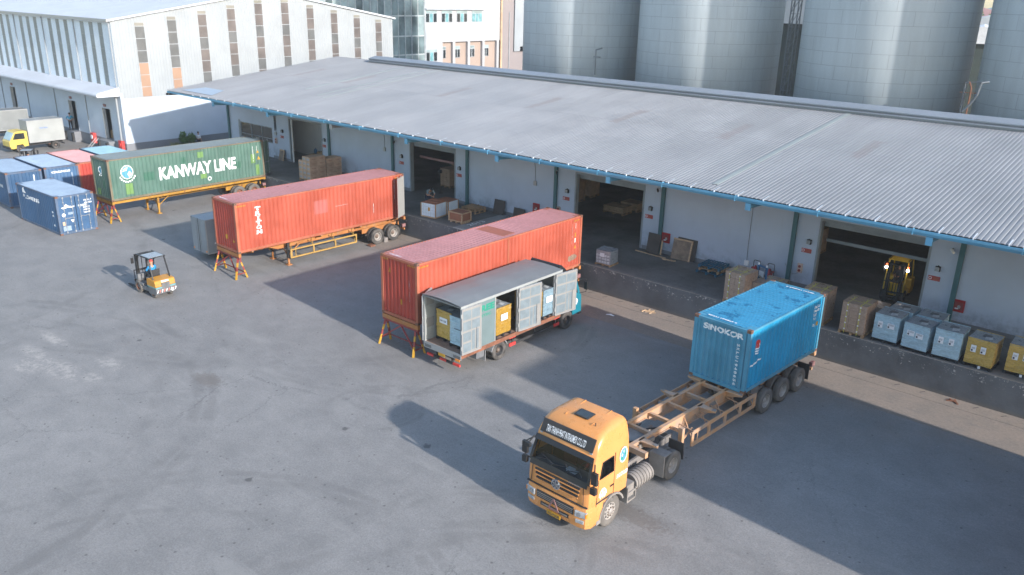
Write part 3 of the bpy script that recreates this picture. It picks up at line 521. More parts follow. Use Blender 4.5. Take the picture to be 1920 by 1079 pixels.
m = MB(); m.box(-.02, .02, -.06, 0, 0, 1.5, X['blk_m']); m.box(.16, .2, -.06, 0, .1, 1.4, X['blk_m']); m.box(-.05, .25, -.1, 0, -.35, -.1, X['steel']); m.box(-.02, .2, -.05, -.01, .9, .94, X['blk_m'])
one(m.build('electric_conduit', loc=(-63.0, WY - .004, 3.9)), 'dark vertical conduit pair on the wall right of the office window', 'conduit')
m = MB(); m.box(0, .9, -.12, .12, 0, .16, X['yel']); m.box(.1, .3, -.2, .2, .16, .26, X['blk_m']); one(m.build('beam_hoist', loc=(-37.6, 2.6, 6.28)), 'yellow hoist hanging under the canopy above the wooden crate', 'hoist')

# ============================================================ SILOS
sp = [(0, 0), (7.3, 0), (7.3, 34), (6.9, 34.3), (1, 38), (0, 38)]
si = None
labs = ['leftmost tall pale metal silo beside the white office building', 'second tall pale metal silo from the left behind the warehouse', 'third tall pale metal silo, right of the lattice mast', 'rightmost tall pale metal silo cut by the frame edge']
for i, x in enumerate((-59.6, -43.7, -25.9, -10.3)):
    m = MB(); m.lathe(sp, X['silo'], 'z', n=96)
    if not si: si = m.build('silo'); si.location = (x, 45, 0); one(si, labs[0], 'silo', 'grain silos behind the warehouse'); 
    else: dup(si, (x, 45, 0), None, labs[i])
si.location = (-59.6, 45, 0)
# lattice mast between silos two and three
m = MB()
for dx, dy in ((0, 0), (.7, 0), (0, .7), (.7, .7)): m.bar((dx, dy, 0), (dx, dy, 30), .09, .09, X['pipe'])
for k in range(25):
    z = k * 1.2
    for a, b_ in (((0, 0), (.7, 0)), ((0, 0), (0, .7)), ((.7, 0), (.7, .7))):
        m.bar((a[0], a[1], z), (b_[0], b_[1], z + 1.2), .05, .05, X['pipe']); m.bar((a[0], a[1], z), (b_[0], b_[1], z), .05, .05, X['pipe'])
one(m.build('lattice_mast', loc=(-34.9, 44.4, 0)), 'thin dark lattice mast standing in the gap between two silos', 'mast')
m = MB(); m.box(-14, 14, 0, 16, 0, 12.7, X['dkgreen'])
for i in range(70): m.box(-14 + i * .4, -13.9 + i * .4, -.05, 0, 0, 12.6, X['dkgreen'])
ob = m.build('dark_hall', loc=(-48, 76, 0)); one(ob, 'dark green hall with pale vaulted roof seen between two silos', 'building')
m = MB(); m.prism([(-14.6 + 29.2 * i / 16, 12.7 + 3.4 * math.sin(math.pi * i / 16)) for i in range(17)], 'y', -.6, 16.6, X['palecap'], True); m.build('vaulted_roof', ob)
m = MB(); m.tube([(0, 0, 7.6), (.5, 0, 8.3), (.8, .0, 8.9), (.95, 0, 9.9), (1.4, .3, 10.0)], .09, X['pipe']); m.tube([(.2, .5, 7), (.2, .5, 9.4), (.0, .4, 9.9)], .06, X['rust']); m.box(-.6, .6, .6, .7, 9.0, 9.06, X['rust']); m.tube([(-.3, .6, 7), (-.3, .6, 9.8), (.8, .6, 9.9)], .05, X['pipe'])
one(m.build('pipework', loc=(-16.7, 37.4, 0)), 'bent steel pipes at the foot of the gap between the two right silos', 'pipes')
m = MB(); m.tube([(0, 0, 7.6), (0, 0, 10.2), (.8, 0, 10.4)], .07, X['pipe']); m.box(-.3, .6, 0, .1, 9.4, 9.5, X['pipe']); one(m.build('pipework', loc=(-53.4, 38.6, 0)), 'small steel pipes at the foot of the gap between the two left silos', 'pipes')
# far sheds glimpsed between the two right silos
def far_block(name, lab, cx, cy, w, dp, h, mt, rmt, rz=0):
    o = thing(name, lab, 'building', (cx, cy, 0), rz); m = MB(); m.box(-w / 2, w / 2, -dp / 2, dp / 2, 0, h, mt); m.build('wall', o)
    m = MB(); m.prism([(-w / 2 - .4, h), (w / 2 + .4, h), (0, h + w * .13)], 'y', -dp / 2 - .4, dp / 2 + .4, rmt); m.build('roof', o)
    return o
palegreen = mat('pale_green_far_wall', (.38, .50, .48), .7); 
for a, dist, h, w, mt, rm, lab in ((-12.62, 110, 11.6, 14, X['dkgreen'], X['wpaint'], 'dark green shed with pale roof glimpsed between the right silos'), (-12.5, 150, 12.0, 16, X['lb_r'], X['palecap'], 'pale blue roofed shed far behind the right silos'), (-12.9, 230, 12.5, 20, X['beige'], X['red_r'], 'far pinkish house glimpsed above the sheds between the right silos'), (-12.3, 330, 12, 24, X['offw'], X['lb_r'], 'far white house glimpsed at the top between the right silos')):
    far_block('far_shed', lab, math.tan(R(a)) * dist, dist - 35.6, w, 12, h, mt, rm, R(-a))
m = MB()
for i in range(900):
    a, b_ = random.uniform(0, 6.28), random.gauss(0, .38); r = 4.2 * abs(1 - abs(b_) * .5); q = Vector((math.cos(a) * r * random.uniform(.5, 1), math.sin(a) * r * random.uniform(.5, 1), 8.5 + b_ * 5)); d_ = Vector((random.gauss(0, 1), random.gauss(0, 1), random.gauss(0, 1))).normalized() * .45; e_ = d_.orthogonal().normalized() * .35
    m.face_block([q - d_, q + e_, q + d_, q - e_], [(0, 1, 2, 3)], X['leaf'])
tr = thing('tree', 'small green tree far between the right silos', 'tree', (math.tan(R(-12.6)) * 190, 155, 0)); m.build('crown', tr, fix=False); m = MB(); m.cyl((0, 0, 0), (0, 0, 8), .35, X['bark'], 8, .15); m.build('trunk', tr)

# ============================================================ WHITE HALL (left)
hx, hy = -80.3, -.6
hall = thing('white_hall', 'big white clad hall with vertical window strips and a canopy over its dock doors', 'hall', (hx, hy, 0))
def hp(mb, name, par=None, **k): o = mb.build(name, **k); o.parent = par or hall; o.matrix_parent_inverse = Matrix.Translation((-hx, -hy, 0)) if par is None else Matrix.Identity(4); return o
EZ2, AP, Y2 = 12.5, 15.3, 33.4
def gz(y): return EZ2 + (AP - EZ2) * (1 - abs((y - hy) / (Y2 - hy) * 2 - 1)) 
ym = (hy + Y2) / 2
m = MB()
xs = []; y = hy
rows = [[], []]
while y < Y2 - .05:      # ribbed gable cladding
    for dy, e in ((0, 0), (.12, 0), (.14, .02), (.26, .02), (.28, 0)):
        yy = min(y + dy, Y2); rows[0].append((hx + e, yy, 5.35)); rows[1].append((hx + e, yy, gz(yy) - .02))
    y += .3
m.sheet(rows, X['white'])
m.box(-150, hx - .02, hy + .02, Y2 - .02, 5.3, EZ2 - .05, X['white_shaded']); m.box(-150, hx - .005, hy, hy + .3, 6.3, EZ2 - .1, X['white_shaded'])
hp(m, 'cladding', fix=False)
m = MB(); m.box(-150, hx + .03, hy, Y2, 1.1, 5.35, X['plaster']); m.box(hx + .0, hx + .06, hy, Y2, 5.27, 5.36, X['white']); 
# door openings cut by building the wall in pieces
m = MB()
HD = [(-126.0, -124.2), (-109.3, -107.7), (-92.8, -91.0), (-84.7, -82.9)]
x = -150
for a, b_ in HD:
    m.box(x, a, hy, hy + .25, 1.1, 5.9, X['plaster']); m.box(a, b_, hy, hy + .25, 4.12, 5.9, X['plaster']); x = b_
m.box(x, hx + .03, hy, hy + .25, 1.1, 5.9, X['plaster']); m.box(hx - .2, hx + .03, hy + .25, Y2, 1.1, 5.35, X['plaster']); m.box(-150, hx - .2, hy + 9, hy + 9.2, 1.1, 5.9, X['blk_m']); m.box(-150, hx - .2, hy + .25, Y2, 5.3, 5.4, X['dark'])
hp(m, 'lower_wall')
m = MB(); m.box(-150, hx + .06, hy - .03, Y2, 0, 1.1, X['dado']); hp(m, 'dado')
m = MB(); m.prism([(hy + .02, 6.45), (hy - 1.95, 6.02), (hy - 2.12, 5.95), (hy - 2.2, 5.85), (hy - 2.2, 5.72), (hy - 2.1, 5.62), (hy + .02, 5.62)], 'x', -150, hx, X['roofw']); hp(m, 'canopy')
m = MB(); m.prism([(hy - .3, EZ2 - .1), (hy - .3, EZ2 + .08), (ym, AP + .12), (Y2 + .3, EZ2 + .08), (Y2 + .3, EZ2 - .1), (ym, AP - .05)], 'x', -151, hx + .25, X['roofw']); m.box(-151, hx + .2, hy - .45, hy - .3, EZ2 - .16, EZ2 + .1, X['steel']); hp(m, 'roof')
# gable window strips: each strip is a part, its panes a surface pattern
for i in range(10):
    y0 = 1.55 + 3.235 * i; m = MB(); z = 5.42; tz = gz(y0) - .55; k = 0
    m.box(hx - .05, hx + .035, y0, y0 + 1.0, z, tz, X['winf'])
    rowz = [tz - .35 - 1.12 * j for j in range(9)]; zz = tz
    for j, z1 in enumerate(rowz + [z]):
        z1 = max(z1, z); 
        if zz - z1 > .12:
            mt = X['pane_c'] if j == 0 else (X['pane_b'] if (i >= 2 and j % 3) else X['pane'])
            if i < 2 and z1 < 8.0 - .6 * i: mt = X['pane_o']
            m.box(hx + .0, hx + .05, y0 + .05, y0 + .95, z1 + .025, zz - .025, mt)
        zz = z1
        if z1 <= z: break
    hp(m, 'window_strip')
for bx in range(9):
    for j in range(3):
        x0 = -82.6 - 7.87 * bx - 2.0 * j; m = MB(); m.box(x0 - .42, x0 + .42, hy - .012, hy + .02, 6.3, 12.2, X['pane_shaded'])
        for k in range(1, 5): m.box(x0 - .42, x0 + .42, hy - .02, hy - .011, 6.3 + k * 1.18, 6.33 + k * 1.18, X['steel'])
        hp(m, 'translucent_strip')
    x0 = -80.6 - 7.87 * bx; m = MB(); m.cyl((x0, hy - .07, 6.3), (x0, hy - .07, 12.35), .06, X['white'], 8); hp(m, 'downpipe')
    if bx: m = MB(); m.cyl((x0 + .2, hy - .05, 1.1), (x0 + .2, hy - .05, 5.65), .045, X['jamb'] if bx > 1 else X['white'], 8); hp(m, 'downpipe')
m = MB(); m.cyl((hx - .7, hy - .12, .9), (hx - .7, hy - .12, 5.65), .1, X['white'], 10); hp(m, 'downpipe')
for k, (a, b_) in enumerate(HD):
    m = MB(); m.box(a - .02, a + .05, hy - .04, hy + .3, 1.1, 4.12, X['winf']); m.box(b_ - .05, b_ + .02, hy - .04, hy + .3, 1.1, 4.12, X['winf']); hp(m, 'door_frame')
    m = MB(); m.box(a + .5, a + 1.0, hy - .1, hy - .02, 4.3, 4.55, X['pinkbar']); hp(m, 'door_number_plate')
    m = MB(); m.box(a - .3, b_ + .3, hy - .7, hy - .03, .0, 1.06, X['dado']); m.box(a - .15, a + .15, hy - .86, hy - .7, .1, .95, X['blk_m']); m.box(b_ - .15, b_ + .15, hy - .86, hy - .7, .1, .95, X['blk_m']); hp(m, 'dock_step')
# red fire points by the hall
for x, l in ((-87.3, 'red fire hose reel on the dado between two doors of the white hall'), (-81.0, 'red fire cabinet at the corner of the white hall')):
    m = MB(); m.box(-.35, .35, -.28, 0, .35, 1.35, X['redp']); m.cyl((0, -.3, .95), (0, -.36, .95), .22, X['wworn'] if x < -85 else X['redp'], 14); one(m.build('fire_hose_box', loc=(x, hy - .04, 0)), l, 'fire hose')
# ============================================================ OFFICE BLOCK + CURTAIN WALL
ox = -100
of = thing('office_building', 'white office building with teal framed windows rising behind the warehouse', 'office building', (ox, 57, 0))
def op(mb, name, par=None, **k): o = mb.build(name, **k); o.parent = par or of; o.matrix_parent_inverse = Matrix.Translation((-ox, -57, 0)) if par is None else Matrix.Identity(4); return o
m = MB(); m.box(-125, ox, 57, 74.6, 8.0, 30, X['offw']); m.box(-125, ox - .5, 60.3, 74.6, 0, 8.0, X['beige']); m.box(-125, ox, 57, 60.3, 0, 8.0, X['offw'])
for y in (60.3, 63.2, 66.7, 70.3, 73.9): m.box(ox - .5, ox, y - .02, y + .55, 0, 8.0, X['offw'])
m.box(ox, ox + .06, 57, 57.35, 0, 30, X['winf']); op(m, 'wall')
def win(y0, y1, z0, z1, x=ox, teal=True):
    m = MB(); m.box(x - .02, x + .05, y0, y1, z0, z1, X['winf']); w = op(m, 'window'); m = MB(); n = 3 if y1 - y0 > 1.8 else 2; s = (y1 - y0) / n
    for k in range(n): m.box(x + .05, x + .07, y0 + s * k + .07, y0 + s * (k + 1) - .07, z0 + .07, z1 - (.5 if teal else .55), (X['teawin'] if k == 1 or y0 > 66 else X['dkwin']) if teal else X['dkwin'])
    m.box(x + .05, x + .07, y0 + .07, y1 - .07, z1 - .42, z1 - .07, X['curtain2']); op(m, 'pane', w)
for z in (12.92, 18.9):
    for y in (57.15, 60.6, 64.05, 67.6, 71.1)[:4]: win(y, y + 2.45, z - 1.85, z)
    m = MB(); m.box(ox, ox + .35, 57.1, 70.4, z + .05, z + .25, X['winf']); op(m, 'window_ledge')
win(57.15, 59.6, 5.1, 7.0)
for y in (60.7, 64.0, 67.5, 71.0): win(y, y + 1.3, 5.4, 7.3, ox - .5, False)
m = MB(); m.cyl((ox + .15, 74.8, 0), (ox + .15, 74.8, 30), .2, X['woodlt'], 8); op(m, 'downpipe')
b2 = thing('side_block', 'pinkish grey service block right of the white office building', 'building', (ox, 75, 0)); m = MB(); m.box(-120, 0, 0, 3.3, 0, 30, X['pinkgrey']); m.M = None
m = MB(); m.box(-20, 0, .1, 3.2, 0, 30, X['pinkgrey']); m.build('wall', b2); m = MB(); m.cyl((.1, 2.0, 0), (.1, 2.0, 12.6), .07, X['winf'], 8); m.build('downpipe', b2)
b3 = thing('side_block', 'plain white block between the office building and the leftmost silo', 'building', (ox, 78.5, 0)); m = MB(); m.box(-20, 0, 0, 5, 6.0, 30, X['white']); m.box(-20, -.3, 0, 5, 0, 6.0, X['pinkgrey']); m.build('wall', b3); m = MB(); m.box(-.25, 0, 1.6, 3.0, 6.0, 6.8, X['dkwin']); m.build('window', b3); m.v
cw = thing('curtain_wall_block', 'tall grey green glass curtain wall block behind the white hall', 'glass building', (ox, 44, 0))
m = MB(); m.box(-118, ox - .1, 30, 56.9, 0, 30, X['dkwin']); o = m.build('core', cw); o.matrix_parent_inverse = Matrix.Translation((-ox, -44, 0))
def cp(mb, name): o = mb.build(name, cw); o.matrix_parent_inverse = Matrix.Translation((-ox, -44, 0)); return o
m = MB(); rnd = random.Random(3)
zf = [0, 3.2, 6.3, 9.1, 12.1, 15.1, 18.1, 21.1, 24.1, 27.1, 30]; yy = [30 + 1.345 * k for k in range(21)]
for j in range(10):
    for k in range(20): m.box(ox - .1, ox - .05, yy[k] + .04, yy[k + 1] - .04, zf[j] + .06, zf[j + 1] - .06, X['curtain2'] if rnd.random() < .45 else X['curtain'])
cp(m, 'glazing'); m = MB()
for k in range(21): m.box(ox - .06, ox + .04, yy[k] - .05, yy[k] + .05, 0, 30, X['mull'] if k % 3 else X['winf'])
cp(m, 'mullions'); m = MB()
for z in zf: m.box(ox - .04, ox + .02, 30, 56.9, z - .09, z + .09, X['mull'])
cp(m, 'transoms')
# ============================================================ CONTAINERS
def prof(pitch=.278, dp=.036, o=.072, s=.068, i=.070):
    """corrugation: depth(u) below the outer plane, and break points over a length"""
    def fn(u):
        t = u % pitch
        if t < o: return 0
        if t < o + s: return dp * (t - o) / s
        if t < o + s + i: return dp
        return dp * (1 - (t - o - s - i) / max(1e-6, pitch - o - s - i))
    def br(L):
        r = []; k = 0
        while k * pitch < L:
            for q in (0, o, o + s, o + s + i):
                if 0 < k * pitch + q < L: r.append(k * pitch + q)
            k += 1
        return r
    return fn, br
def corr_sheet(mb, O, u, v, L, hgt, n, fn, br, mt):
    O, u, v, n = map(Vector, (O, u, v, n)); us = [0] + br(L) + [L]
    mb.sheet([[O + u * a - n * fn(a) for a in us], [O + u * a + v * hgt - n * fn(a) for a in us]], mt)
SF, SB = prof(); EF, EB = prof(.25, .046, .1, .03, .09); RF, RB = prof(.225, .032, .06, .03, .10)
def container(name, label, L, HT, side, roofm, frame, end=None, loc=(0, 0, 0), rz=0, doors='closed', group=None, door_out=None, rear=True):
    t = thing(name, label, 'shipping container', loc, rz, group); Wd = 2.438; w = Wd / 2; end = end or side
    m = MB()
    for x in (-w, w - .14):
        for y in (0, L - .14): m.box(x, x + .14, y, y + .14, .118, HT - .118, frame)
    for y0, y1 in ((0, .12), (L - .12, L)): m.box(-w + .14, w - .14, y0, y1, HT - .13, HT - .02, frame)
    m.box(-w + .14, w - .14, 0, .1, .02, .16, frame); m.box(-w + .14, w - .14, L - .1, L, .02, .16, frame)
    for x in (-w + .004, w - .064): m.box(x, x + .06, .14, L - .14, HT - .09, HT - .014, frame); m.box(x, x + .06, .14, L - .14, .02, .17, frame)
    for x in (-w + .03, w - .33):
        for y in (.12, L - .5): m.box(x, x + .3, y, y + .4, HT - .03, HT - .012, frame)
    m.box(-w + .07, w - .07, .1, L - .1, .1, .14, X['rust']); fr = m.build('frame', t)
    m = MB()
    for x in (-w - .003, w - .175):
        for y in (-.003, L - .159):
            for z in (0, HT - .118):
                m.box(x, x + .178, y, y + .162, z, z + .118, X['cast'])
                if z: m.box(x + .06, x + .118, y + .05, y + .112, HT - .001, HT + .002, X['blk_m'])
                xs = x - .002 if x < 0 else x + .178; m.box(xs, xs + .002, y + .05, y + .112, z + .035, z + .085, X['blk_m'])
    m.build('corner_castings', fr)
    m = MB(); corr_sheet(m, (w - .012, .13, .15), (0, 1, 0), (0, 0, 1), L - .26, HT - .22, (1, 0, 0), SF, SB, side); m.build('side_panel', t, fix=False)
    m = MB(); corr_sheet(m, (-w + .012, L - .13, .15), (0, -1, 0), (0, 0, 1), L - .26, HT - .22, (-1, 0, 0), SF, SB, side); m.build('side_panel', t, fix=False)
    m = MB(); corr_sheet(m, (-w + .13, .03, .15), (1, 0, 0), (0, 0, 1), Wd - .26, HT - .26, (0, -1, 0), EF, EB, end); m.build('front_panel', t, fix=False)
    m = MB(); corr_sheet(m, (w - .05, .12, HT - .006), (0, 1, 0), (-1, 0, 0), L - .24, Wd - .1, (0, 0, 1), RF, RB, roofm); m.build('roof_panel', t, fix=False)
    dw, dh = w - .15, HT - .3; drs = []
    if rear:
        for s in (1, -1):
            m = MB()        # leaf in hinge space: extends along -s*x from 0, outside is +y
            def bx(a, b_, y0, y1, z0, z1, mt): m.box(min(-s * a, -s * b_), max(-s * a, -s * b_), y0, y1, z0, z1, mt)
            bx(0, dw, -.03, 0, 0, dh, side if doors == 'closed' else X['doorin'])
            bx(0, dw, 0, .008, 0, dh, side)
            bx(0, .05, 0, .022, 0, dh, side); bx(dw - .05, dw, 0, .022, 0, dh, side)
            for k in range(6): z = .02 + k * (dh - .16) / 5; bx(.05, dw - .05, .008, .03, z, z + .16, side)
            leaf = m.build('door', t); m = MB()
            for a in (.32, .86):
                m.cyl((-s * a, .055, -.08), (-s * a, .055, dh + .08), .017, X['rod'], 8)
                for z in (.0, dh): m.box(-s * a - .045, -s * a + .045, .03, .08, z - .05, z + .05, X['rod'])
                for z in (.35, .9, 1.5, 2.0): m.box(-s * a - .035, -s * a + .035, .02, .07, z - .03, z + .03, X['rod'])
                m.bar((-s * a, .075, .95), (-s * (a + (.34 if a < .5 else -.34)), .08, .92), .03, .03, X['rod'])
            m.build('lock_rods', leaf); leaf.location = (s * (w - .13), L - .05, .16); drs.append(leaf)
    return t, drs
def paint(t, name='lettering'):
    return MB()
def side_dec(L): return (SF, SB(L - .26))
# ------------------------------------------------------------ wheels
def tyre_mb(R_=.52, wd=.27, mt=None, rimmt=None, style='dish'):
    """axis x, outside at +x"""
    m = MB(); h = wd / 2; r0 = R_ * .56
    m.lathe([(r0, -h * .8), (R_ * .72, -h), (R_ * .93, -h * .96), (R_, -h * .72), (R_, h * .72), (R_ * .93, h * .96), (R_ * .72, h), (r0, h * .8)], mt or X['tyre'], n=36)
    for k in range(36):
        a = 2 * math.pi * k / 36; c, s = math.cos(a), math.sin(a); m.bar((-h * .7, c * R_ * .995, s * R_ * .995), (h * .7, c * R_ * .995, s * R_ * .995), .035, .02, mt or X['tyre'], up=(0, c, s))
    rm = MB(); q = rimmt or X['rim']
    if style == 'dish': rm.lathe([(r0, h * .82), (r0 * .94, h * .85), (r0 * .9, h * .5), (r0 * .86, -h * .3), (r0 * .62, -h * .45), (r0 * .36, -h * .45)], q, n=28); rm.lathe([(r0 * .36, -h * .45), (r0 * .34, h * .35), (.0, h * .4)], q if q is X['rim'] else X['hub'], n=16)
    else: rm.lathe([(r0, h * .82), (r0 * .94, h * .85), (r0 * .88, h * .55), (r0 * .6, h * .95), (r0 * .42, h * 1.0)], q, n=28); rm.lathe([(r0 * .42, h), (r0 * .38, h * 1.25), (0, h * 1.3)], X['rim'], n=16)
    rr = r0 * (.49 if style == 'dish' else .5); xx = -h * .45 if style == 'dish' else h * .98
    for k in range(10): a = 2 * math.pi * k / 10; rm.cyl((xx, rr * math.cos(a), rr * math.sin(a)), (xx + .035, rr * math.cos(a), rr * math.sin(a)), .018, X['hub'], 6)
    if style != 'dish':
        for k in range(10): a = 2 * math.pi * (k + .5) / 10; rm.cyl((h * .74, r0 * .76 * math.cos(a), r0 * .76 * math.sin(a)), (h * .80, r0 * .76 * math.cos(a), r0 * .76 * math.sin(a)), .035, X['blk_m'], 8)
    rm.lathe([(r0, -h * .8), (r0 * .3, -h * .6), (0, -h * .6)], X['rust'], n=16)
    return m, rm
_w = {}
def wheel(parent, x, y, z, side, key='d', R_=.52, wd=.27):
    if (key, R_, wd) not in _w:
        a, b_ = tyre_mb(R_, wd, X['tyre_dusty'] if key in ('d', 'f', 'k') else X['tyre'], {'d': X['rim'], 'w': X['rim_w'], 'f': X['rim'], 'k': X['rust'], 'x': X['blk_m']}.get(key), 'dish' if key in ('d', 'w', 'k', 'x') else 'hub')
        _w[(key, R_, wd)] = (a.build('wheel'), b_.build('rim')); src = _w[(key, R_, wd)]
        _w[(key, R_, wd)] = tuple(o.data for o in src)
        for o in src: bpy.data.objects.remove(o)
    s = _w[(key, R_, wd)]; o = bpy.data.objects.new('wheel', s[0]); COL.objects.link(o); o.parent = parent; o.location = (x, y, z); o.rotation_euler = (random.uniform(0, 6), 0, 0 if side > 0 else math.pi); q = bpy.data.objects.new('rim', s[1]); COL.objects.link(q); q.parent = o
    return o
def dual(parent, y, outer=1.22, z=.52, key='d', R_=.52, wd=.27):
    for s in (1, -1):
        wheel(parent, s * (outer - wd / 2), y, z, s, key, R_, wd); wheel(parent, s * (outer - wd * 1.5 - .06), y, z, s, key, R_, wd)
    m = MB(); m.cyl((-outer + .2, y, z), (outer - .2, y, z), .075, X['rust'], 10); m.box(-outer + .5, -outer + .6, y - .5, y + .5, z + .08, z + .16, X['rust']); m.box(outer - .6, outer - .5, y - .5, y + .5, z + .08, z + .16, X['rust']); m.build('axle', parent)
# ------------------------------------------------------------ trailers (nose at y=0, tail at +y)
def trailer(name, label, L, paintm, axles, loc, rz, top=1.46, wk='d', legs=True, guard=None, deck=False, outr=(), outer=1.22, legy=3.35, leg_dark=False, rearm=True, spread=.5, depth=.42, bumper=True):
    t = thing(name, label, 'trailer', loc, rz); m = MB()
    neck = top - .16
    for s in (-1, 1):        # main I beams with gooseneck step
        x = s * spread
        m.prism([(0, top), (L, top), (L, top - .02), (0, top - .02)], 'x', x - .07, x + .07, paintm)
        m.prism([(0, top - .02), (L, top - .02), (L, top - .26), (L - 1.2, top - depth), (2.9, top - depth), (2.3, neck - .04), (0, neck - .04)], 'x', x - .012, x + .012, paintm)
        m.prism([(0, neck - .06), (2.3, neck - .06), (2.9, top - depth - .02), (L - 1.2, top - depth - .02), (L, top - .28), (L, top - .26), (L - 1.2, top - depth), (2.9, top - depth), (2.3, neck - .04), (0, neck - .04)], 'x', x - .07, x + .07, paintm)
    m.build('main_beams', t); m = MB()
    y = .1
    while y < L - .1:
        m.box(-spread, spread, y, y + .08, top - .16, top - .03, paintm); m.box(-spread, spread, y - .02, y + .1, top - .035, top - .022, paintm); y += 1.18
    m.box(-1.2, 1.2, 0, .16, top - .2, top - .003, paintm); m.box(-1.2, 1.2, L - .16, L, top - .2, top - .003, paintm)
    for y in outr:
        for s in (-1, 1):
            m.prism([(s * spread, y - .17), (s * 1.2, y - .06), (s * 1.2, y + .06), (s * spread, y + .17)], 'z', top - .03, top, paintm); m.prism([(s * spread, top - .3), (s * 1.2, top - .08), (s * 1.2, top - .03), (s * spread, top - .03)], 'y', y - .02, y + .02, paintm)
            m.box(s * 1.12 - .07, s * 1.12 + .07, y - .07, y + .07, top, top + .025, X['chas'])
    m.build('cross_members', t)
    if deck:
        for s in (-1, 1): m = MB(); m.box(s * 1.22 - (.06 if s > 0 else 0), s * 1.22 + (.06 if s < 0 else 0), 0, L, top - .15, top + .002, paintm); m.build('edge_rail', t)
        m = MB(); y = .35
        while y < L: m.box(-1.18, 1.18, y, y + .06, top - .12, top - .02, paintm); y += .62
        m.build('deck_joists', t)
    for y in axles: dual(t, y, outer, .52, wk)
    m = MB()
    for s in (-1, 1): m.box(s * spread - .05, s * spread + .05, axles[0] - .8, axles[-1] + .7, .72, top - depth, paintm)
    m.build('bogie_frame', t)
    if legs:
        for s in (-1, 1):
            m = MB(); x = s * .85; m.box(x - .07, x + .07, legy - .07, legy + .07, .45, top - .1, X['blk_m'] if leg_dark else paintm); m.box(x - .05, x + .05, legy - .05, legy + .05, .05, .5, paintm); m.box(x - .15, x + .15, legy - .14, legy + .14, 0, .05, paintm)
            m.bar((x, legy + .05, .62), (x, legy + .85, top - .25), .05, .05, paintm); m.bar((x, legy, .5), (s * .2, legy, top - .3), .05, .04, paintm); m.build('landing_leg', t)
        m = MB(); m.cyl((-.8, legy, .85), (.8, legy, .85), .025, paintm, 6); m.build('leg_cross_shaft', t)
    if guard:
        y0, y1, z0, z1, gm = guard
        for s in (-1, 1):
            m = MB(); x = s * 1.17
            hh = .075 if gm is X['dusty'] else .045
            for z in (z0, z1): m.box(x - .02, x + .02, y0, y1, z - hh, z + hh, gm)
            nn = 3 if gm is not X['dusty'] else 4
            for k in range(nn + 1): y = y0 + (y1 - y0) * k / nn; m.box(x - .022, x + .022, y - hh, y + hh, z0 - .04, z1 + .04, gm)
            m.box(x - .015, x + .015, y0 + .3, y0 + .34, z0, z1, gm)
            for k in range(nn + 1): y = y0 + .1 + (y1 - y0 - .2) * k / nn; m.bar((s * spread, y, top - .3), (x, y, z1), .035, .035, gm); m.bar((s * spread, y + .3, top - .12), (x, y, z0 + .05), .03, .03, gm)
            m.build('side_guard', t)
    if bumper:
        m = MB(); m.box(-1.15, 1.15, L - .12, L - .02, .55, .67, paintm); 
        for s in (-1, 1): m.box(s * .5 - .04, s * .5 + .04, L - .12, L - .04, .67, top - .2, paintm); m.box(s * 1.2 - .12, s * 1.2 + .02, L - .3, L - .02, .78, .98, X['pinkbar']); m.box(s * .95 - .26, s * .95 + .26, L - .5, L - .47, .25, .95, X['blk_m'])
        m.build('rear_bumper', t)
    return t
def trestle(label, loc, rz=0, h=1.25, wd=2.25):
    t = thing('trestle_stand', label, 'trestle', loc, rz, 'red and yellow trestles under trailer noses'); m = MB(); mm = X['maroon']
    m.box(-wd / 2 - .08, wd / 2 + .08, -.06, .06, h - .1, h, mm); m.build('top_beam', t)
    for sx in (-1, 1):
        for sy in (-1, 1):
            m = MB(); a = Vector((sx * (wd / 2 - .1), sy * .05, h - .08)); b_ = Vector((sx * (wd / 2 + .05), sy * .36, 0)); n = 5
            for k in range(n): p, q = a.lerp(b_, k / n), a.lerp(b_, (k + 1) / n); m.bar(p, q, .085, .085, mm if k % 2 == 0 else X['ylwp'])
            p = a.lerp(b_, .8); m.bar(p, b_, .09, .09, X['ylwp']); m.build('leg', t)
        m = MB(); m.bar((sx * (wd / 2 + .03), -.27, .3), (sx * (wd / 2 + .03), .27, .3), .05, .05, mm); m.build('tie', t)
    m = MB(); m.bar((-wd / 2, -.25, .32), (0, 0, h - .12), .06, .06, mm); m.bar((wd / 2, -.25, .32), (0, 0, h - .12), .06, .06, mm); m.bar((-wd / 2, .25, .32), (wd / 2, .25, .32), .045, .045, mm); m.build('cross_brace', t)
    return t
CZ = 1.48
def dirv(yaw): return Vector((math.cos(R(yaw)), math.sin(R(yaw)), 0))
def hazard(m, x, y, z, u, n=5, flip=1):
    for k in range(n): flat(m, [(0, 0), (.05, 0), (.09, .07), (.04, .07)], [[0, 1, 2, 3]], Vector((x, y, z)) + Vector(u) * (k * .1), u, (0, 0, 1), X['ylwp'], off=.003)
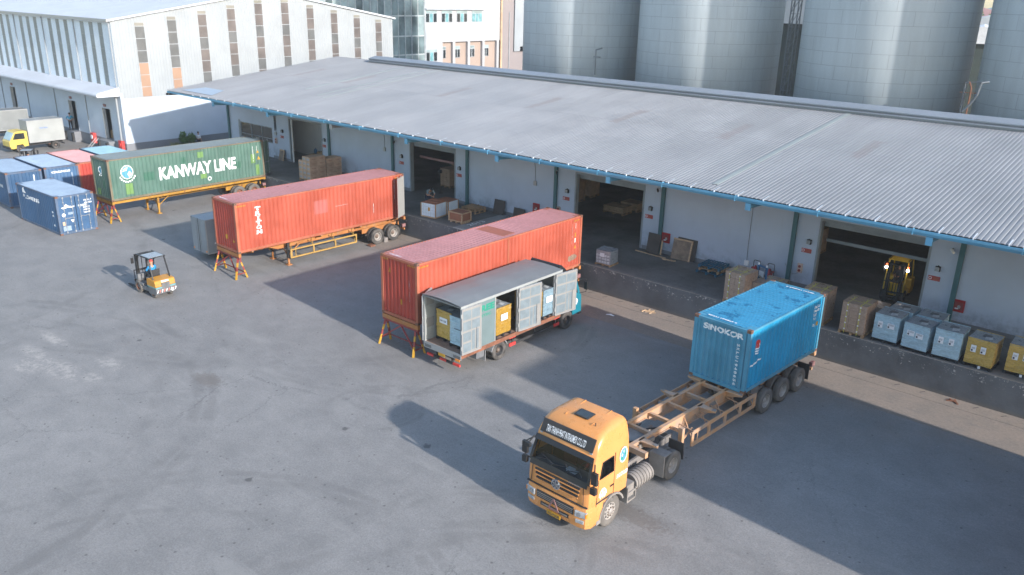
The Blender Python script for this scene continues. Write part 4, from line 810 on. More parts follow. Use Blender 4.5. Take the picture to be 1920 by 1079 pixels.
# --- 1. green container, vertical order from the left
L40 = 12.192; w = 1.219
P = (-58.1, -12.35); rz = R(91.1 - 90)
t, dr = container('shipping_container', 'long faded green container with big white lettering and lime repair patches on a yellow trailer', L40, 2.896, X['grn_c'], X['grn_r'], X['grn_f'], None, (*P, CZ), rz, 'open')
for d_, s in zip(dr, (1, -1)): d_.rotation_euler = (0, 0, s * R(-62))
m = MB(); O = lambda y, z: (w - .012, .13 + y, z); cs = (SF, None)
def sd(y): return (lambda u, y=y: SF(u + y), [q - y for q in SB(L40 - .26)])
letter(m, 'KANWAY LINE', O(3.45, .98), (0, 1, 0), (0, 0, 1), 6.15, .92, X['wpaint'], .035, sd(3.45))
m.build('lettering', t, fix=False)
m = MB(); y = .55
for rr, mt in ((.44, 'wpaint'), (.39, 'cyan')): flat(m, *disc(28, rr, rr * 1.1, .62, .55), O(y, 1.35), (0, 1, 0), (0, 0, 1), X[mt], sd(y), off=.004 + (.44 - rr) * .03)
flat(m, [(.28, .62), (.5, .86), (.72, .9), (.58, .66)], [[0, 1, 2, 3]], O(y, 1.35), (0, 1, 0), (0, 0, 1), X['wpaint'], sd(y), off=.008); flat(m, [(.62, .42), (.8, .62), (.95, .4), (.74, .2)], [[0, 1, 2, 3]], O(y, 1.35), (0, 1, 0), (0, 0, 1), X['wworn'], sd(y), off=.008)
for k in range(9): a = R(205 + k * 16); flat(m, [(p[0] + .62 + .56 * math.cos(a), p[1] + .5 + .62 * math.sin(a)) for p in ((-.05, -.06), (.05, -.06), (.05, .06), (-.05, .06))], [[0, 1, 2, 3]], O(y, 1.35), (0, 1, 0), (0, 0, 1), X['wpaint'], sd(y))
m.build('emblem', t, fix=False)
m = MB(); flat(m, *disc(24, .22, .3, 1.05, 1.9), (-w + .13, .03, .15), (1, 0, 0), (0, 0, 1), X['cyan'], (EF, EB(2.2))); flat(m, *ring(.2, .27, 20, 1.05, 1.9), (-w + .13, .026, .15), (1, 0, 0), (0, 0, 1), X['wpaint'], (EF, EB(2.2)))
letter(m, 'K W', (-w + .13 + .85, .026, 1.62), (1, 0, 0), (0, 0, 1), .4, .12, X['wpaint'], .03, (lambda u: EF(u + .85), [q - .85 for q in EB(2.2)])); m.build('end_emblem', t, fix=False)
m = MB()
for y, z, a, b_, mt in ((.95, .35, .5, .75, 'lime'), (6.5, 2.2, .45, .42, 'lime'), (6.6, .62, .5, .35, 'lime'), (10.9, 1.2, .4, .7, 'lime'), (11.3, .25, .3, .8, 'lime'), (9.5, 1.0, .5, .5, 'dgrn'), (2.3, 1.1, .8, .6, 'dgrn'), (.9, 1.25, .8, .4, 'dgrn'), (5.2, 1.5, .35, .9, 'dgrn'), (7.4, .9, .6, .5, 'cyan')):
    if mt == 'cyan': continue
    flat(m, *rect(0, a, 0, b_), O(y, z), (0, 1, 0), (0, 0, 1), X[mt], sd(y), off=.002)
flat(m, *rect(.3, .7, .1, .55), (-w + .13, .03, .15), (1, 0, 0), (0, 0, 1), X['lime'], (EF, EB(2.2)), off=.002); flat(m, *rect(1.25, 1.45, .7, 1.2), (-w + .13, .03, .15), (1, 0, 0), (0, 0, 1), X['dgrn'], (EF, EB(2.2)), off=.002)
m.build('repair_patches', t, fix=False)
m = MB()
for k in range(11): letter(m, 'KWLU5230417'[k], O(11.1, 2.42 - k * .11), (0, 1, 0), (0, 0, 1), .06, .085, X['wpaint'], .05, sd(11.1))
for k in range(4): letter(m, '45G1'[k], O(11.45, 2.42 - k * .11), (0, 1, 0), (0, 0, 1), .07, .085, X['wpaint'], .05, sd(11.45))
flat(m, [(0, 0), (.3, 0), (.15, .28)], [[0, 1, 2]], O(11.45, 1.42), (0, 1, 0), (0, 0, 1), X['ylwp'], sd(11.45)); flat(m, [(0, 0), (.26, 0), (.13, .24)], [[0, 1, 2]], O(11.4, 1.95), (0, 1, 0), (0, 0, 1), X['ylwp'], sd(11.4))
flat(m, *ring(.1, .16, 12, .5, .5), O(6.8, .05), (0, 1, 0), (0, 0, 1), X['wworn'], sd(6.8)); flat(m, *rect(0, .5, 0, .1), O(3.0, .05), (0, 1, 0), (0, 0, 1), X['wworn'], sd(3.0)); flat(m, *rect(0, .6, 0, .1), O(3.9, .05), (0, 1, 0), (0, 0, 1), X['wworn'], sd(3.9))
m.build('markings', t, fix=False)
trailer('container_trailer', 'yellow flat trailer carrying the green container with white lettering', 12.2, X['yel'], (9.85, 11.15), (*P, 0), rz, CZ - .02, 'k', True, None, True, (), 1.2, 3.4, bumper=True)
trestle('red and yellow trestle under the nose of the yellow trailer with the green container', (P[0], P[1] + .08, 0), rz)
m = MB(); m.box(-.2, .2, -.3, .3, 0, .25, X['conc']); one(m.build('wheel_chock', loc=(-57.0, -3.6, 0), bevel=.02), 'concrete block on the ground ahead of the yellow trailer wheels', 'chock')
# --- 2. orange container with vertical lettering
P = (-41.6, -12.6); rz = R(-.7)
t, dr = container('shipping_container', 'orange container with white vertical lettering and its pale lined door folded back', L40, 2.896, X['org_c'], X['org_r'], X['org_f'], X['org_end_shade'], (*P, CZ), rz, 'open')
for d_, s in zip(dr, (1, -1)): d_.rotation_euler = (0, 0, s * R(-243)); d_.location.x += s * .16; d_.location.y += .02
m = MB()
for k, ch in enumerate('TRITON'): letter(m, ch, O(1.12, 2.28 - k * .272), (0, 1, 0), (0, 0, 1), .34, .23, X['wpaint'], .05, sd(1.12))
for kk, q in ((0, rect(.1, .25, 0, .03)), (3, rect(.1, .25, 0, .03)), (2, rect(.07, .28, 0, .035)), (2, rect(.07, .28, .195, .23)), (0, rect(-.01, .03, .15, .23)), (0, rect(.31, .35, .15, .23)), (3, rect(-.01, .03, .15, .23)), (3, rect(.31, .35, .15, .23)), (1, rect(-.03, .1, 0, .03)), (5, rect(-.03, .1, 0, .03)), (5, rect(.24, .37, .2, .23))):      # slab serifs
    flat(m, *q, O(1.12, 2.28 - kk * .272), (0, 1, 0), (0, 0, 1), X['wpaint'], sd(1.12), off=.0045)
m.build('lettering', t, fix=False); m = MB()
for k in range(12): letter(m, 'TRIU 804416 2'.replace(' ', '')[k % 11], O(11.25, 2.5 - k * .11), (0, 1, 0), (0, 0, 1), .06, .085, X['wpaint'], .05, sd(11.25))
for y, z in ((.1, 2.66), ): hazard(m, w + .0025, y, z, (0, 1, 0), 6)
hazard(m, w + .0025, L40 - .75, 2.66, (0, 1, 0), 6); flat(m, *rect(0, .9, 0, .012), O(6.6, 1.6), (0, 1, 0), (0, 0, 1), X['wworn'], sd(6.6)); flat(m, *rect(0, .02, 0, .6), O(9.5, .7), (0, 1, 0), (0, 0, 1), X['wworn'], sd(9.5))
flat(m, *rect(1.0, 1.18, .5, .75), (-w + .13, .03, .15), (1, 0, 0), (0, 0, 1), X['ylwp'], (EF, EB(2.2))); flat(m, [(1.72, .42), (1.92, .42), (1.82, .62)], [[0, 1, 2]], (-w + .13, .03, .15), (1, 0, 0), (0, 0, 1), X['ylwp'], (EF, EB(2.2)))
letter(m, 'TRIU 804416 2', (-w + .35, .22, 2.9), (1, 0, 0), (0, 1, 0), .9, .1, X['wpaint'], .03); m.build('markings', t, fix=False)
m = MB(); flat(m, *rect(0, .98, 0, .82), O(5.05, 1.35), (0, 1, 0), (0, 0, 1), mat('pinkish_repaint', (.36, .10, .085), .6, 0, .08), sd(5.05), off=.002); m.build('repaint_patch', t, fix=False)
trailer('container_trailer', 'orange skeletal trailer with yellow side guards under the container with vertical lettering', 12.3, X['org'], (9.95, 11.3), (*P, 0), rz, CZ - .02, 'w', True, (3.4, 8.2, .52, 1.0, X['rail_y']), False, (.9, 5.6, 8.6, 11.6), 1.2, 3.4, True)
trestle('red and yellow trestle under the nose of the trailer with the vertically lettered orange container', (P[0], P[1] + .08, 0), rz)
m = MB(); m.box(-.22, .22, -.16, .16, 0, .3, X['conc']); m.cyl((-.1, -.16, .15), (-.1, .1, .15), .05, X['blk_m'], 8); one(m.build('wheel_chock', loc=(P[0] + 1.1, P[1] + 10.6, 0), bevel=.03), 'grey concrete block wedged between the two wheels of the orange trailer', 'chock')
m = MB(); m.box(-.12, .3, -.2, .2, 0, .1, X['rust']); one(m.build('wheel_chock', loc=(P[0] + 1.2, P[1] + 9.35, 0), bevel=.02), 'rusty chock in front of the forward wheel of the orange trailer', 'chock')
# --- 3. long orange container
P = (-26.65, -12.73); rz = R(.5)
t, dr = container('shipping_container', 'plain long orange container standing behind the grey box truck', L40, 2.896, X['org_c'], X['org_r'], X['org_f'], X['org_end_shade'], (*P, CZ), rz)
m = MB()
for k in range(11): letter(m, 'TCNU6184420'[k], O(11.2, 2.45 - k * .105), (0, 1, 0), (0, 0, 1), .055, .08, X['wpaint'], .05, sd(11.2))
for k in range(4): letter(m, '45G1'[k], O(11.5, 2.45 - k * .1), (0, 1, 0), (0, 0, 1), .07, .08, X['wpaint'], .05, sd(11.5))
flat(m, *rect(0, .12, 0, .24), O(11.45, 1.75), (0, 1, 0), (0, 0, 1), X['ylwp'], sd(11.45)); flat(m, *rect(0, .12, 0, .24), O(11.45, 1.45), (0, 1, 0), (0, 0, 1), X['wworn'], sd(11.45)); flat(m, [(0, 0), (.22, 0), (.11, .24)], [[0, 1, 2]], O(11.42, 1.12), (0, 1, 0), (0, 0, 1), X['ylwp'], sd(11.42))
letter(m, 'TCNU 618442 0', (-w + .35, .2, 2.9), (1, 0, 0), (0, 1, 0), .8, .09, X['wworn'], .03)
for k in range(11): letter(m, 'TCNU6184420'[k], (-w + .13 + 1.72, .03, 2.0 - k * .1), (1, 0, 0), (0, 0, 1), .05, .075, X['wpaint'], .05, (lambda u: EF(u + 1.72), []))
flat(m, [(.35, 1.95), (.53, 1.95), (.44, 2.2)], [[0, 1, 2]], (-w + .13, .03, .15), (1, 0, 0), (0, 0, 1), X['ylwp'], (EF, EB(2.2))); flat(m, *rect(1.12, 1.26, .55, .8), (-w + .13, .03, .15), (1, 0, 0), (0, 0, 1), X['ylwp'], (EF, EB(2.2)))
hazard(m, w + .0025, .1, 2.66, (0, 1, 0), 6); hazard(m, w + .0025, L40 - .75, 2.66, (0, 1, 0), 5); hazard(m, w - .62, -.004, 2.68, (1, 0, 0), 5); hazard(m, -w + .16, -.004, 2.68, (1, 0, 0), 4)
flat(m, [(0, .1), (.15, 0), (.7, .05), (.85, .2), (.6, .36), (.1, .3)], [[0, 1, 2, 3, 4, 5]], O(10.9, .45), (0, 1, 0), (0, 0, 1), mat('grey_brown_scrape', (.22, .15, .11), .7), sd(10.9), off=.002)
m.build('markings', t, fix=False)
m = MB(); m.box(w - .014, w + .004, 6.05, 6.15, .15, 2.8, X['org_f']); m.box(-w + .3, w - .3, 6.0, 6.9, 2.888, 2.895, X['org_f']); m.build('seam_strip', t)
trailer('container_trailer', 'orange trailer under the plain long orange container behind the box truck', 12.3, X['org'], (9.9, 11.2), (*P, 0), rz, CZ - .02, 'w', True, None, False, (.9, 5.6, 11.6), 1.2, 3.4)
trestle('red and yellow trestle under the nose of the trailer with the plain orange container', (P[0], P[1] + .08, 0), rz)
# --- 4. bright blue 20 ft container on the coupled trailer
P = (-12.85, -8.65); rz = R(86.5 - 90); L20 = 6.058
t, dr = container('shipping_container', 'bright blue short container with white lettering riding on the rear of the orange tractor rig', L20, 2.591, X['blu_c'], X['blu_r'], X['blu_f'], X['blu_f'], (*P, CZ), rz)
m = MB(); eo = (-w + .13, .03, .15)
letter(m, 'SINOKOR', (-w + .13 + .28, .026, 2.12), (1, 0, 0), (0, 0, 1), 1.72, .235, X['wpaint'], .045, (lambda u: EF(u + .28), [q - .28 for q in EB(2.2)]))
m.build('lettering', t, fix=False); m = MB()
txt = 'SKLU1948656'
for k, ch in enumerate(txt): letter(m, ch, (-w + .13 + 1.78, .026, 1.93 - k * .16), (0, 0, -1), (1, 0, 0), .11, .12, X['wworn'], .03, None, off=.004)
letter(m, 'SKLU 194865 6', (-w + .4, .26, 2.592), (1, 0, 0), (0, 1, 0), 1.25, .11, X['wpaint'], .05); letter(m, 'SKLU 194865 6', (w - .35, L20 - .3, 2.592), (-1, 0, 0), (0, -1, 0), 1.25, .11, X['wpaint'], .05)
sd2 = lambda y: (lambda u, y=y: SF(u + y), [q - y for q in SB(L20 - .26)])
for k, ch in enumerate(('SKLU', '194865', '22G1')): letter(m, ch, O(5.15 - .0 * k, 2.1 - k * .17), (0, 1, 0), (0, 0, 1), .42 if k < 2 else .3, .12, X['wpaint'], .04, sd2(5.15))
letter(m, '6', O(5.63, 1.93), (0, 1, 0), (0, 0, 1), .1, .12, X['wpaint'], .04, sd2(5.63)); letter(m, 'KR', O(5.2, 1.58), (0, 1, 0), (0, 0, 1), .2, .11, X['wworn'], .02, sd2(5.2)); letter(m, '22', O(5.2, 1.3), (0, 1, 0), (0, 0, 1), .14, .11, X['wworn'], .02, sd2(5.2)); flat(m, *rect(0, .16, 0, .18), O(5.5, 1.27), (0, 1, 0), (0, 0, 1), X['ylwp'], sd2(5.5))
m.build('markings', t, fix=False)
m = MB(); y = .32; a_, b2_ = disc(24, .2, .2, .25, .62)
flat(m, a_, b2_, O(y, 1.25), (0, 1, 0), (0, 0, 1), X['redp'], sd2(y)); 
for k in range(3): flat(m, *rect(.07 + .03 * k, .43 - .03 * k, .42 - k * .1, .48 - k * .1), O(y, 1.25), (0, 1, 0), (0, 0, 1), X['wpaint'], sd2(y), off=.006)
letter(m, 'SKL', O(y + .1, 1.8), (0, 1, 0), (0, 0, 1), .3, .11, X['wpaint'], .04, sd2(y), off=.007)
flat(m, [(-.2, .0), (-.1, .02), (.12, .02), (.25, .1), (.4, .12), (.62, .12), (.6, .19), (.36, .18), (.2, .15), (.1, .09), (-.12, .09), (-.2, .06)], [[0, 1, 10, 11], [1, 2, 9, 10], [2, 3, 8, 9], [3, 4, 7, 8], [4, 5, 6, 7]], O(y + .05, 1.02), (0, 1, 0), (0, 0, 1), X['wpaint'], sd2(y + .05)); m.build('emblem', t, fix=False)
Lt = 12.3; dv = dirv(86.5); tp = Vector((*P, 0)) - dv * (Lt - L20 - .05)
trl = trailer('container_trailer', 'dusty orange skeletal trailer coupled behind the orange tractor', Lt, X['dusty'], (8.15, 9.55, 10.95), tuple(tp), rz, CZ - .02, 'd', False, (2.9, 7.25, .62, 1.1, X['dusty']), False, (.7, 4.3, 6.15, 12.1), 1.24, 3.4, bumper=True, depth=.5)
m = MB()
for s in (-1, 1): m.box(s * 1.0 - .08, s * 1.0 + .08, 2.35, 2.5, .62, 1.42, X['dusty']); m.box(s * 1.0 - .05, s * 1.0 + .05, 2.38, 2.47, .45, .7, X['rust']); m.bar((s * .95, 2.4, .75), (s * .95, 3.2, 1.1), .05, .05, X['dusty']); m.box(s * .55, s * 1.0, 2.38, 2.46, 1.2, 1.3, X['dusty'])
m.build('landing_legs', trl); m = MB(); m.box(.9, .95, 7.3, 7.9, .5, 1.2, X['chas']); m.box(-.6, .6, .5, 1.4, 1.15, 1.3, X['chas']); m.tube([(.2, .3, 1.35), (.3, .9, 1.2), (.1, 1.6, 1.32), (.35, 2.2, 1.25)], .03, X['blk_m']); m.tube([(-.2, .3, 1.35), (-.1, 1.0, 1.22), (-.3, 1.8, 1.3)], .03, X['blk_m']); m.build('air_hoses', trl)
m = MB(); m.prism([(6.0, .0), (6.0, .02)], 'x', 0, 0, X['dusty']) if False else None; m.box(.515, .525, 5.0, 5.5, 1.08, 1.25, X['chas']); m.build('number_plate', trl)

# ============================================================ SHORT CONTAINERS (left)
# small navy container, its doors towards +x
yw = 182.25; e = Vector((-56.17, -14.98, 0)); back = e + dirv(yw) * L20
t, dr = container('shipping_container', 'small navy container standing alone before the row, its doors and worn lettering showing', L20, 2.591, X['b20'], X['b20r'], X['b20f'], None, tuple(back), R(yw - 180 - 90))
m = MB()     # its visible long side faces -y world = local +x
letter(m, 'FLORENS', O(.75, 1.72), (0, 1, 0), (0, 0, 1), 2.5, .26, X['wworn'], .03, sd2(.75)); flat(m, [(0, 0), (.5, 0), (.42, .2), (.25, .42), (.1, .24)], [[0, 1, 2, 3, 4]], O(.75, 2.1), (0, 1, 0), (0, 0, 1), X['wworn'], sd2(.75))
for k, z in enumerate((1.4, 1.15, .5)): flat(m, *rect(0, .22, 0, .12), O(5.1, z), (0, 1, 0), (0, 0, 1), X['wworn'], sd2(5.1))
m.build('lettering', t, fix=False); m = MB(); yy = L20 - .05 + .034
def dd(x, z, a, b_, mt, tx=None):
    if tx: letter(m, tx, (x, yy, z), (-1, 0, 0), (0, 0, 1), a, b_, mt, .03)
    else: flat(m, *rect(0, a, 0, b_), (x, yy, z), (-1, 0, 0), (0, 0, 1), mt)
flat(m, [(0, .1), (.2, .13), (.32, .32), (.5, .16), (.9, .1), (.75, .02), (.4, .06), (.15, 0)], [[0, 1, 7], [1, 2, 3, 6, 7], [3, 4, 5, 6]], (.95, yy, 1.72), (-1, 0, 0), (0, 0, 1), X['wpaint']); dd(-.15, 1.72, .55, .15, X['wworn'], 'FLORENS')
for k, s_ in enumerate(('FSCU 7', '436180', '22G1', '24000 KG', '2280 KG')): dd(-.55 if k < 2 else -.45, 2.05 - k * .17 - (.12 if k > 1 else 0), .5 if k < 2 else .42, .1, X['wpaint'], s_)
flat(m, *disc(16, .12, .12, .12, .12), (.95, yy, 1.2), (-1, 0, 0), (0, 0, 1), X['paper']); flat(m, [(0, .2), (.24, .2), (.12, 0)], [[0, 1, 2]], (.45, yy, .75), (-1, 0, 0), (0, 0, 1), X['paper']); dd(.98, .62, .16, .26, mat('tan_sticker', (.5, .36, .25))); dd(.98, .25, .5, .32, X['cror']); dd(.55, 1.3, .35, .16, X['cror'])
m.build('door_markings', t, fix=False)
# the row behind it (long axis along x); origins at the blank end facing the camera's right
def row(label, x, y, side, rf, fr, L=L20, group='row of short containers behind the navy one'):
    return container('shipping_container', label, L, 2.591, side, rf, fr, None, (x, y, 0), R(90), group=group)[0]
t = row('navy blue container at the left frame edge, first of the row', -65.85, -14.66, X['b20'], X['b20r'], X['b20f'])
m = MB(); flat(m, *rect(1.72, 1.8, 1.2, 2.1), eo, (1, 0, 0), (0, 0, 1), X['wworn'], (EF, EB(2.2)))
letter(m, 'FLORENS', (w - .012, L20 - 3.3 - 2.6, 1.7) if False else (-w + .012, 2.9, 1.4), (0, -1, 0), (0, 0, 1), 2.0, .22, X['wworn'], .03); m.build('lettering', t, fix=False)
t = row('faded mid blue container with worn white lettering across its top, second of the row', -66.0, -11.98, X['cro'], X['cror'], X['b20f'])
m = MB(); letter(m, 'CRONOS', (-w + .13 + .38, .026, 2.1), (1, 0, 0), (0, 0, 1), 1.35, .16, X['wpaint'], .05, (lambda u: EF(u + .38), [q - .38 for q in EB(2.2)]))
for k in range(11): letter(m, 'CRXU3402716'[k], (-w + .13 + 1.78, .026, 1.95 - k * .11), (1, 0, 0), (0, 0, 1), .055, .085, X['wpaint'], .05)
m.build('lettering', t, fix=False)
row('red container with a pinkish roof, third of the row', -66.35, -9.42, X['red_c'], X['red_r'], X['org_f'])
row('container with a pale light blue roof behind the nose of the green container', -66.6, -6.72, X['lb_c'], X['lb_r'], X['b20f'])
# unseen container stack past the right edge, made up and shaped to shade the yard
for k, (y, z, L_, h_) in enumerate(((-14.4, .0, 10.8, 2.896), (-14.4, 2.9, 10.8, 2.896), (-12.3, 5.8, 8.7, 2.896), (-14.9, 5.8, 1.0, 2.7))):
    container('shipping_container', ('bottom', 'second', 'long topmost', 'short topmost')[k] + ' orange container of the unseen stack added to shade the yard', L_, h_, X['org_c'], X['org_r'], X['org_f'], None, (1.95, y, z), 0, rear=False)
# ============================================================ PEOPLE
def skin_mesh(name, joints, bones, mt, parent=None, root=0, sub=1):
    """joints: list of (co, radius); grows one tapered surface over the bones"""
    me = bpy.data.meshes.new(name); me.from_pydata([j[0] for j in joints], bones, []); me.materials.append(mt)
    o = bpy.data.objects.new(name, me); COL.objects.link(o); o.parent = parent
    sk = o.modifiers.new('skin', 'SKIN'); sk.use_smooth_shade = True; sk.branch_smoothing = .3
    if not me.skin_vertices: me.attributes
    for v, j in zip(me.skin_vertices[0].data, joints):
        r = j[1]; v.radius = (r, r) if not isinstance(r, tuple) else r; v.use_root = False
    me.skin_vertices[0].data[root].use_root = True
    s = o.modifiers.new('sub', 'SUBSURF'); s.levels = sub; s.render_levels = sub
    return o
def lp(a, b, t): return tuple(a[i] + (b[i] - a[i]) * t for i in range(3))
def person(label, loc, rz, J, shirt, pants, hat=None, group=None, sc=1, sleeve=.55):
    """J: pelvis, chest, neck, head, and per side sh/el/wr, hip/kn/an (l first, then r)"""
    t = thing('person', label, 'person', loc, rz, group, sc)
    js = [(J['pelvis'], .12), (lp(J['pelvis'], J['chest'], .5), .115), (J['chest'], .13), (J['neck'], .055), (lp(J['neck'], J['head'], .45), .075), (J['head'], .095), (lp(J['neck'], J['head'], 1.55), .07)]; bn = [(0, 1), (1, 2), (2, 3), (3, 4), (4, 5), (5, 6)]
    for k in (0, 1):
        sh, el, wr = J['arm'][k]; i = len(js); js += [(sh, .062), (lp(sh, el, .5), .048), (el, .04), (lp(el, wr, .5), .034), (wr, .025)]; bn += [(2, i), (i, i + 1), (i + 1, i + 2), (i + 2, i + 3), (i + 3, i + 4)]
        d = Vector(wr) - Vector(el); d.normalize(); sd_ = d.cross(Vector((0, 0, 1))); sd_ = sd_.normalized() if sd_.length > .1 else Vector((1, 0, 0)); pm = Vector(wr) + d * .07; dn = Vector((0, 0, -1)); p = len(js); js.append((tuple(pm), .03)); bn.append((i + 4, p))
        for f, ln in enumerate((.075, .085, .08, .065)):
            q = pm + sd_ * (.026 - .0175 * f) + d * .03; q2 = q + d * ln * .6; q3 = q2 + (d * .6 + dn * .8).normalized() * ln * .5; n = len(js); js += [(tuple(q), .010), (tuple(q2), .009), (tuple(q3), .008)]; bn += [(p, n), (n, n + 1), (n + 1, n + 2)]
        q = pm + sd_ * .045 - d * .02; n = len(js); js += [(tuple(q), .012), (tuple(q + d * .03 + sd_ * .02 + dn * .02), .010)]; bn += [(p, n), (n, n + 1)]
        hp_, kn, an = J['leg'][k]; i = len(js); js += [(hp_, .095), (lp(hp_, kn, .5), .075), (kn, .058), (lp(kn, an, .4), .052), (an, .036)]; bn += [(0, i), (i, i + 1), (i + 1, i + 2), (i + 2, i + 3), (i + 3, i + 4)]
    body = skin_mesh('body', js, bn, X['skin'], t)
    # face: nose and ears as small relief in the head's own mesh is too fine here; hair cap covers skull
    hd = Vector(J['head']); up = (hd - Vector(J['neck'])).normalized(); fw_ = Vector(J.get('face', (0, -1, 0)))
    m = MB(); top = hd + up * .06 - fw_ * .02
    m.lathe([(0, .105), (.055, .095), (.088, .06), (.102, .01), (.098, -.035)], X['cap'] if hat else X['hair'], 'z', n=14); hr = m.build('hair' if not hat else 'cap', t); hr.location = top; hr.rotation_euler = up.to_track_quat('Z', 'Y').to_euler()
    m = MB(); f0 = hd + fw_ * .085
    s_ = up.cross(fw_).normalized(); 
    m.cyl(f0 + up * .01, f0 - up * .03 + fw_ * .025, .012, X['skin'], 6, .016)
    for k in (-1, 1): m.cyl(f0 + s_ * .035 * k + up * .02, f0 + s_ * .035 * k + up * .02 + fw_ * .006, .011, X['hair'], 6); m.cyl(hd + s_ * .09 * k - up * .03, hd + s_ * .1 * k + up * .03, .014, X['skin'], 6)
    m.cyl(f0 - up * .055 - s_ * .025, f0 - up * .055 + s_ * .025, .007, X['maroon'], 6); m.build('face', t)
    js = [(J['pelvis'], .135), (lp(J['pelvis'], J['chest'], .5), .135), (J['chest'], .15), (lp(J['chest'], J['neck'], .75), .075)]; bn = [(0, 1), (1, 2), (2, 3)]
    for k in (0, 1): sh, el, wr = J['arm'][k]; i = len(js); js += [(sh, .08), (lp(sh, el, .5), .066), (lp(sh, el, .5 + .5 * (sleeve > .5)), .056)]; bn += [(2, i), (i, i + 1), (i + 1, i + 2)]
    skin_mesh('shirt', js, bn, shirt, t)
    js = [(J['pelvis'], .14)]; bn = []
    for k in (0, 1): hp_, kn, an = J['leg'][k]; i = len(js); js += [(hp_, .11), (kn, .072), (lp(kn, an, .92), .056)]; bn += [(0, i), (i, i + 1), (i + 1, i + 2)]
    skin_mesh('trousers', js, bn, pants, t)
    for k in (0, 1): an = J['leg'][k][2]; m = MB(); m.box(an[0] - .045, an[0] + .045, an[1] - .17, an[1] + .08, an[2] - .07, an[2] + .02, X['shoe']); m.build('shoe', t, bevel=.02)
    return t
def stand(arms='down', lean=0.0):
    J = dict(pelvis=(0, 0, .95), chest=(0, -lean * .25, 1.32), neck=(0, -lean * .42, 1.5), head=(0, -lean * .5 - .01, 1.63), leg=[((.09, 0, .9), (.1, -.02, .5), (.11, .02, .08)), ((-.09, 0, .9), (-.11, -.03, .5), (-.13, .02, .08))])
    if arms == 'hips': J['arm'] = [((.19, 0, 1.4), (.36, .06, 1.16), (.18, -.08, 1.0)), ((-.19, 0, 1.4), (-.36, .06, 1.16), (-.18, -.08, 1.0))]
    else: J['arm'] = [((.19, 0, 1.4), (.25, .02, 1.13), (.24, -.1, .88)), ((-.19, 0, 1.4), (-.25, .02, 1.13), (-.24, -.1, .88))]
    return J
SIT = dict(pelvis=(0, 0, .0), chest=(0, .02, .36), neck=(0, 0, .54), head=(0, -.03, .67), arm=[((.19, 0, .44), (.26, -.14, .2), (.14, -.36, .22)), ((-.19, 0, .44), (-.26, -.14, .2), (-.14, -.36, .22))], leg=[((.1, -.04, 0), (.12, -.44, .06), (.12, -.5, -.36)), ((-.1, -.04, 0), (-.12, -.44, .06), (-.12, -.5, -.36))])
# ============================================================ TRACTOR (nose at y=0 facing -Y, tail +y)
T = thing('tractor_truck', 'bright orange high roof tractor truck with a black name board, pulling the skeletal trailer', 'truck', (-12.98, -18.42, 0), R(-.6))
WB1, WB2 = 1.27, 4.92
# cab shell as stacked rings: nine points per half, front to rear
def ringp(z, f, wd, rear=2.12, wy0=.52, wy1=1.22):
    P_ = [(0, f), (wd - .16, f + .015), (wd - .05, f + .07), (wd, f + .2), (wd, max(wy0, f + .22)), (wd, wy1), (wd, rear - .1), (wd - .07, rear), (0, rear)]
    return [(x, y, z) for x, y in P_] + [(-x, y, z) for x, y in P_[-2:0:-1]]
rings = [ringp(1.05, .05, 1.2), ringp(1.3, .04, 1.215), ringp(1.9, .07, 1.22), ringp(2.02, .10, 1.22), ringp(2.52, .27, 1.20, 2.12, .66), ringp(2.72, .345, 1.18, 2.12, .7), ringp(2.84, .38, 1.17, 2.12, .75), ringp(3.18, .56, 1.10, 2.11, .9), ringp(3.32, .74, 1.04, 2.1, 1.0), ringp(3.42, 1.05, .95, 2.06, 1.3, 1.5), ringp(3.47, 1.3, .78, 2.0, 1.5, 1.7)]
n_ = len(rings[0]); m = MB(); vs = [p for r in rings for p in r]; fs = []
for j in range(len(rings) - 1):
    for i in range(n_):
        if j in (3, 4) and i in (0, n_ - 1): continue                     # windscreen opening
        if j == 3 and i in (3 + 1, n_ - 5 - 1 + 0): continue                # side windows
        fs.append((j * n_ + i, j * n_ + (i + 1) % n_, (j + 1) * n_ + (i + 1) % n_, (j + 1) * n_ + i))
fs.append(tuple((len(rings) - 1) * n_ + i for i in range(n_)))
m.face_block(vs, fs, X['cab'], True)
cabo = m.build('cab', T); cabo.modifiers.new('s', 'SUBSURF').levels = 0
bv = cabo.modifiers['s']; cabo.modifiers.remove(bv)
wn = cabo.modifiers.new('edges', 'EDGE_SPLIT'); wn.split_angle = R(32)
def glassq(pts, name, mt, par, push=(0, -.004, 0)):
    m = MB(); m.face_block([Vector(p) + Vector(push) for p in pts], [tuple(range(len(pts)))], mt); return m.build(name, par, fix=False)
ws = glassq([(-1.06, .105, 1.98), (1.06, .105, 1.98), (1.04, .285, 2.52), (1.02, .36, 2.74), (-1.02, .36, 2.74), (-1.04, .285, 2.52)], 'windscreen', X['glass'], cabo)
m = MB()      # black surround and sun visor
for a, b_, w_ in (((-1.1, .075, 1.93), (1.1, .075, 1.93), .2), ((-1.12, .085, 1.95), (-1.05, .35, 2.74), .09), ((1.12, .085, 1.95), (1.05, .35, 2.74), .09)): m.bar(a, b_, w_, .03, X['blk'], up=(0, -1, .3))
m.build('screen_surround', cabo)
m = MB(); m.prism([(.345, 2.735), (.23, 2.63), (.215, 2.64), (.335, 2.77)], 'x', -1.1, 1.1, X['blk']); m.build('sun_visor', cabo, bevel=.01)
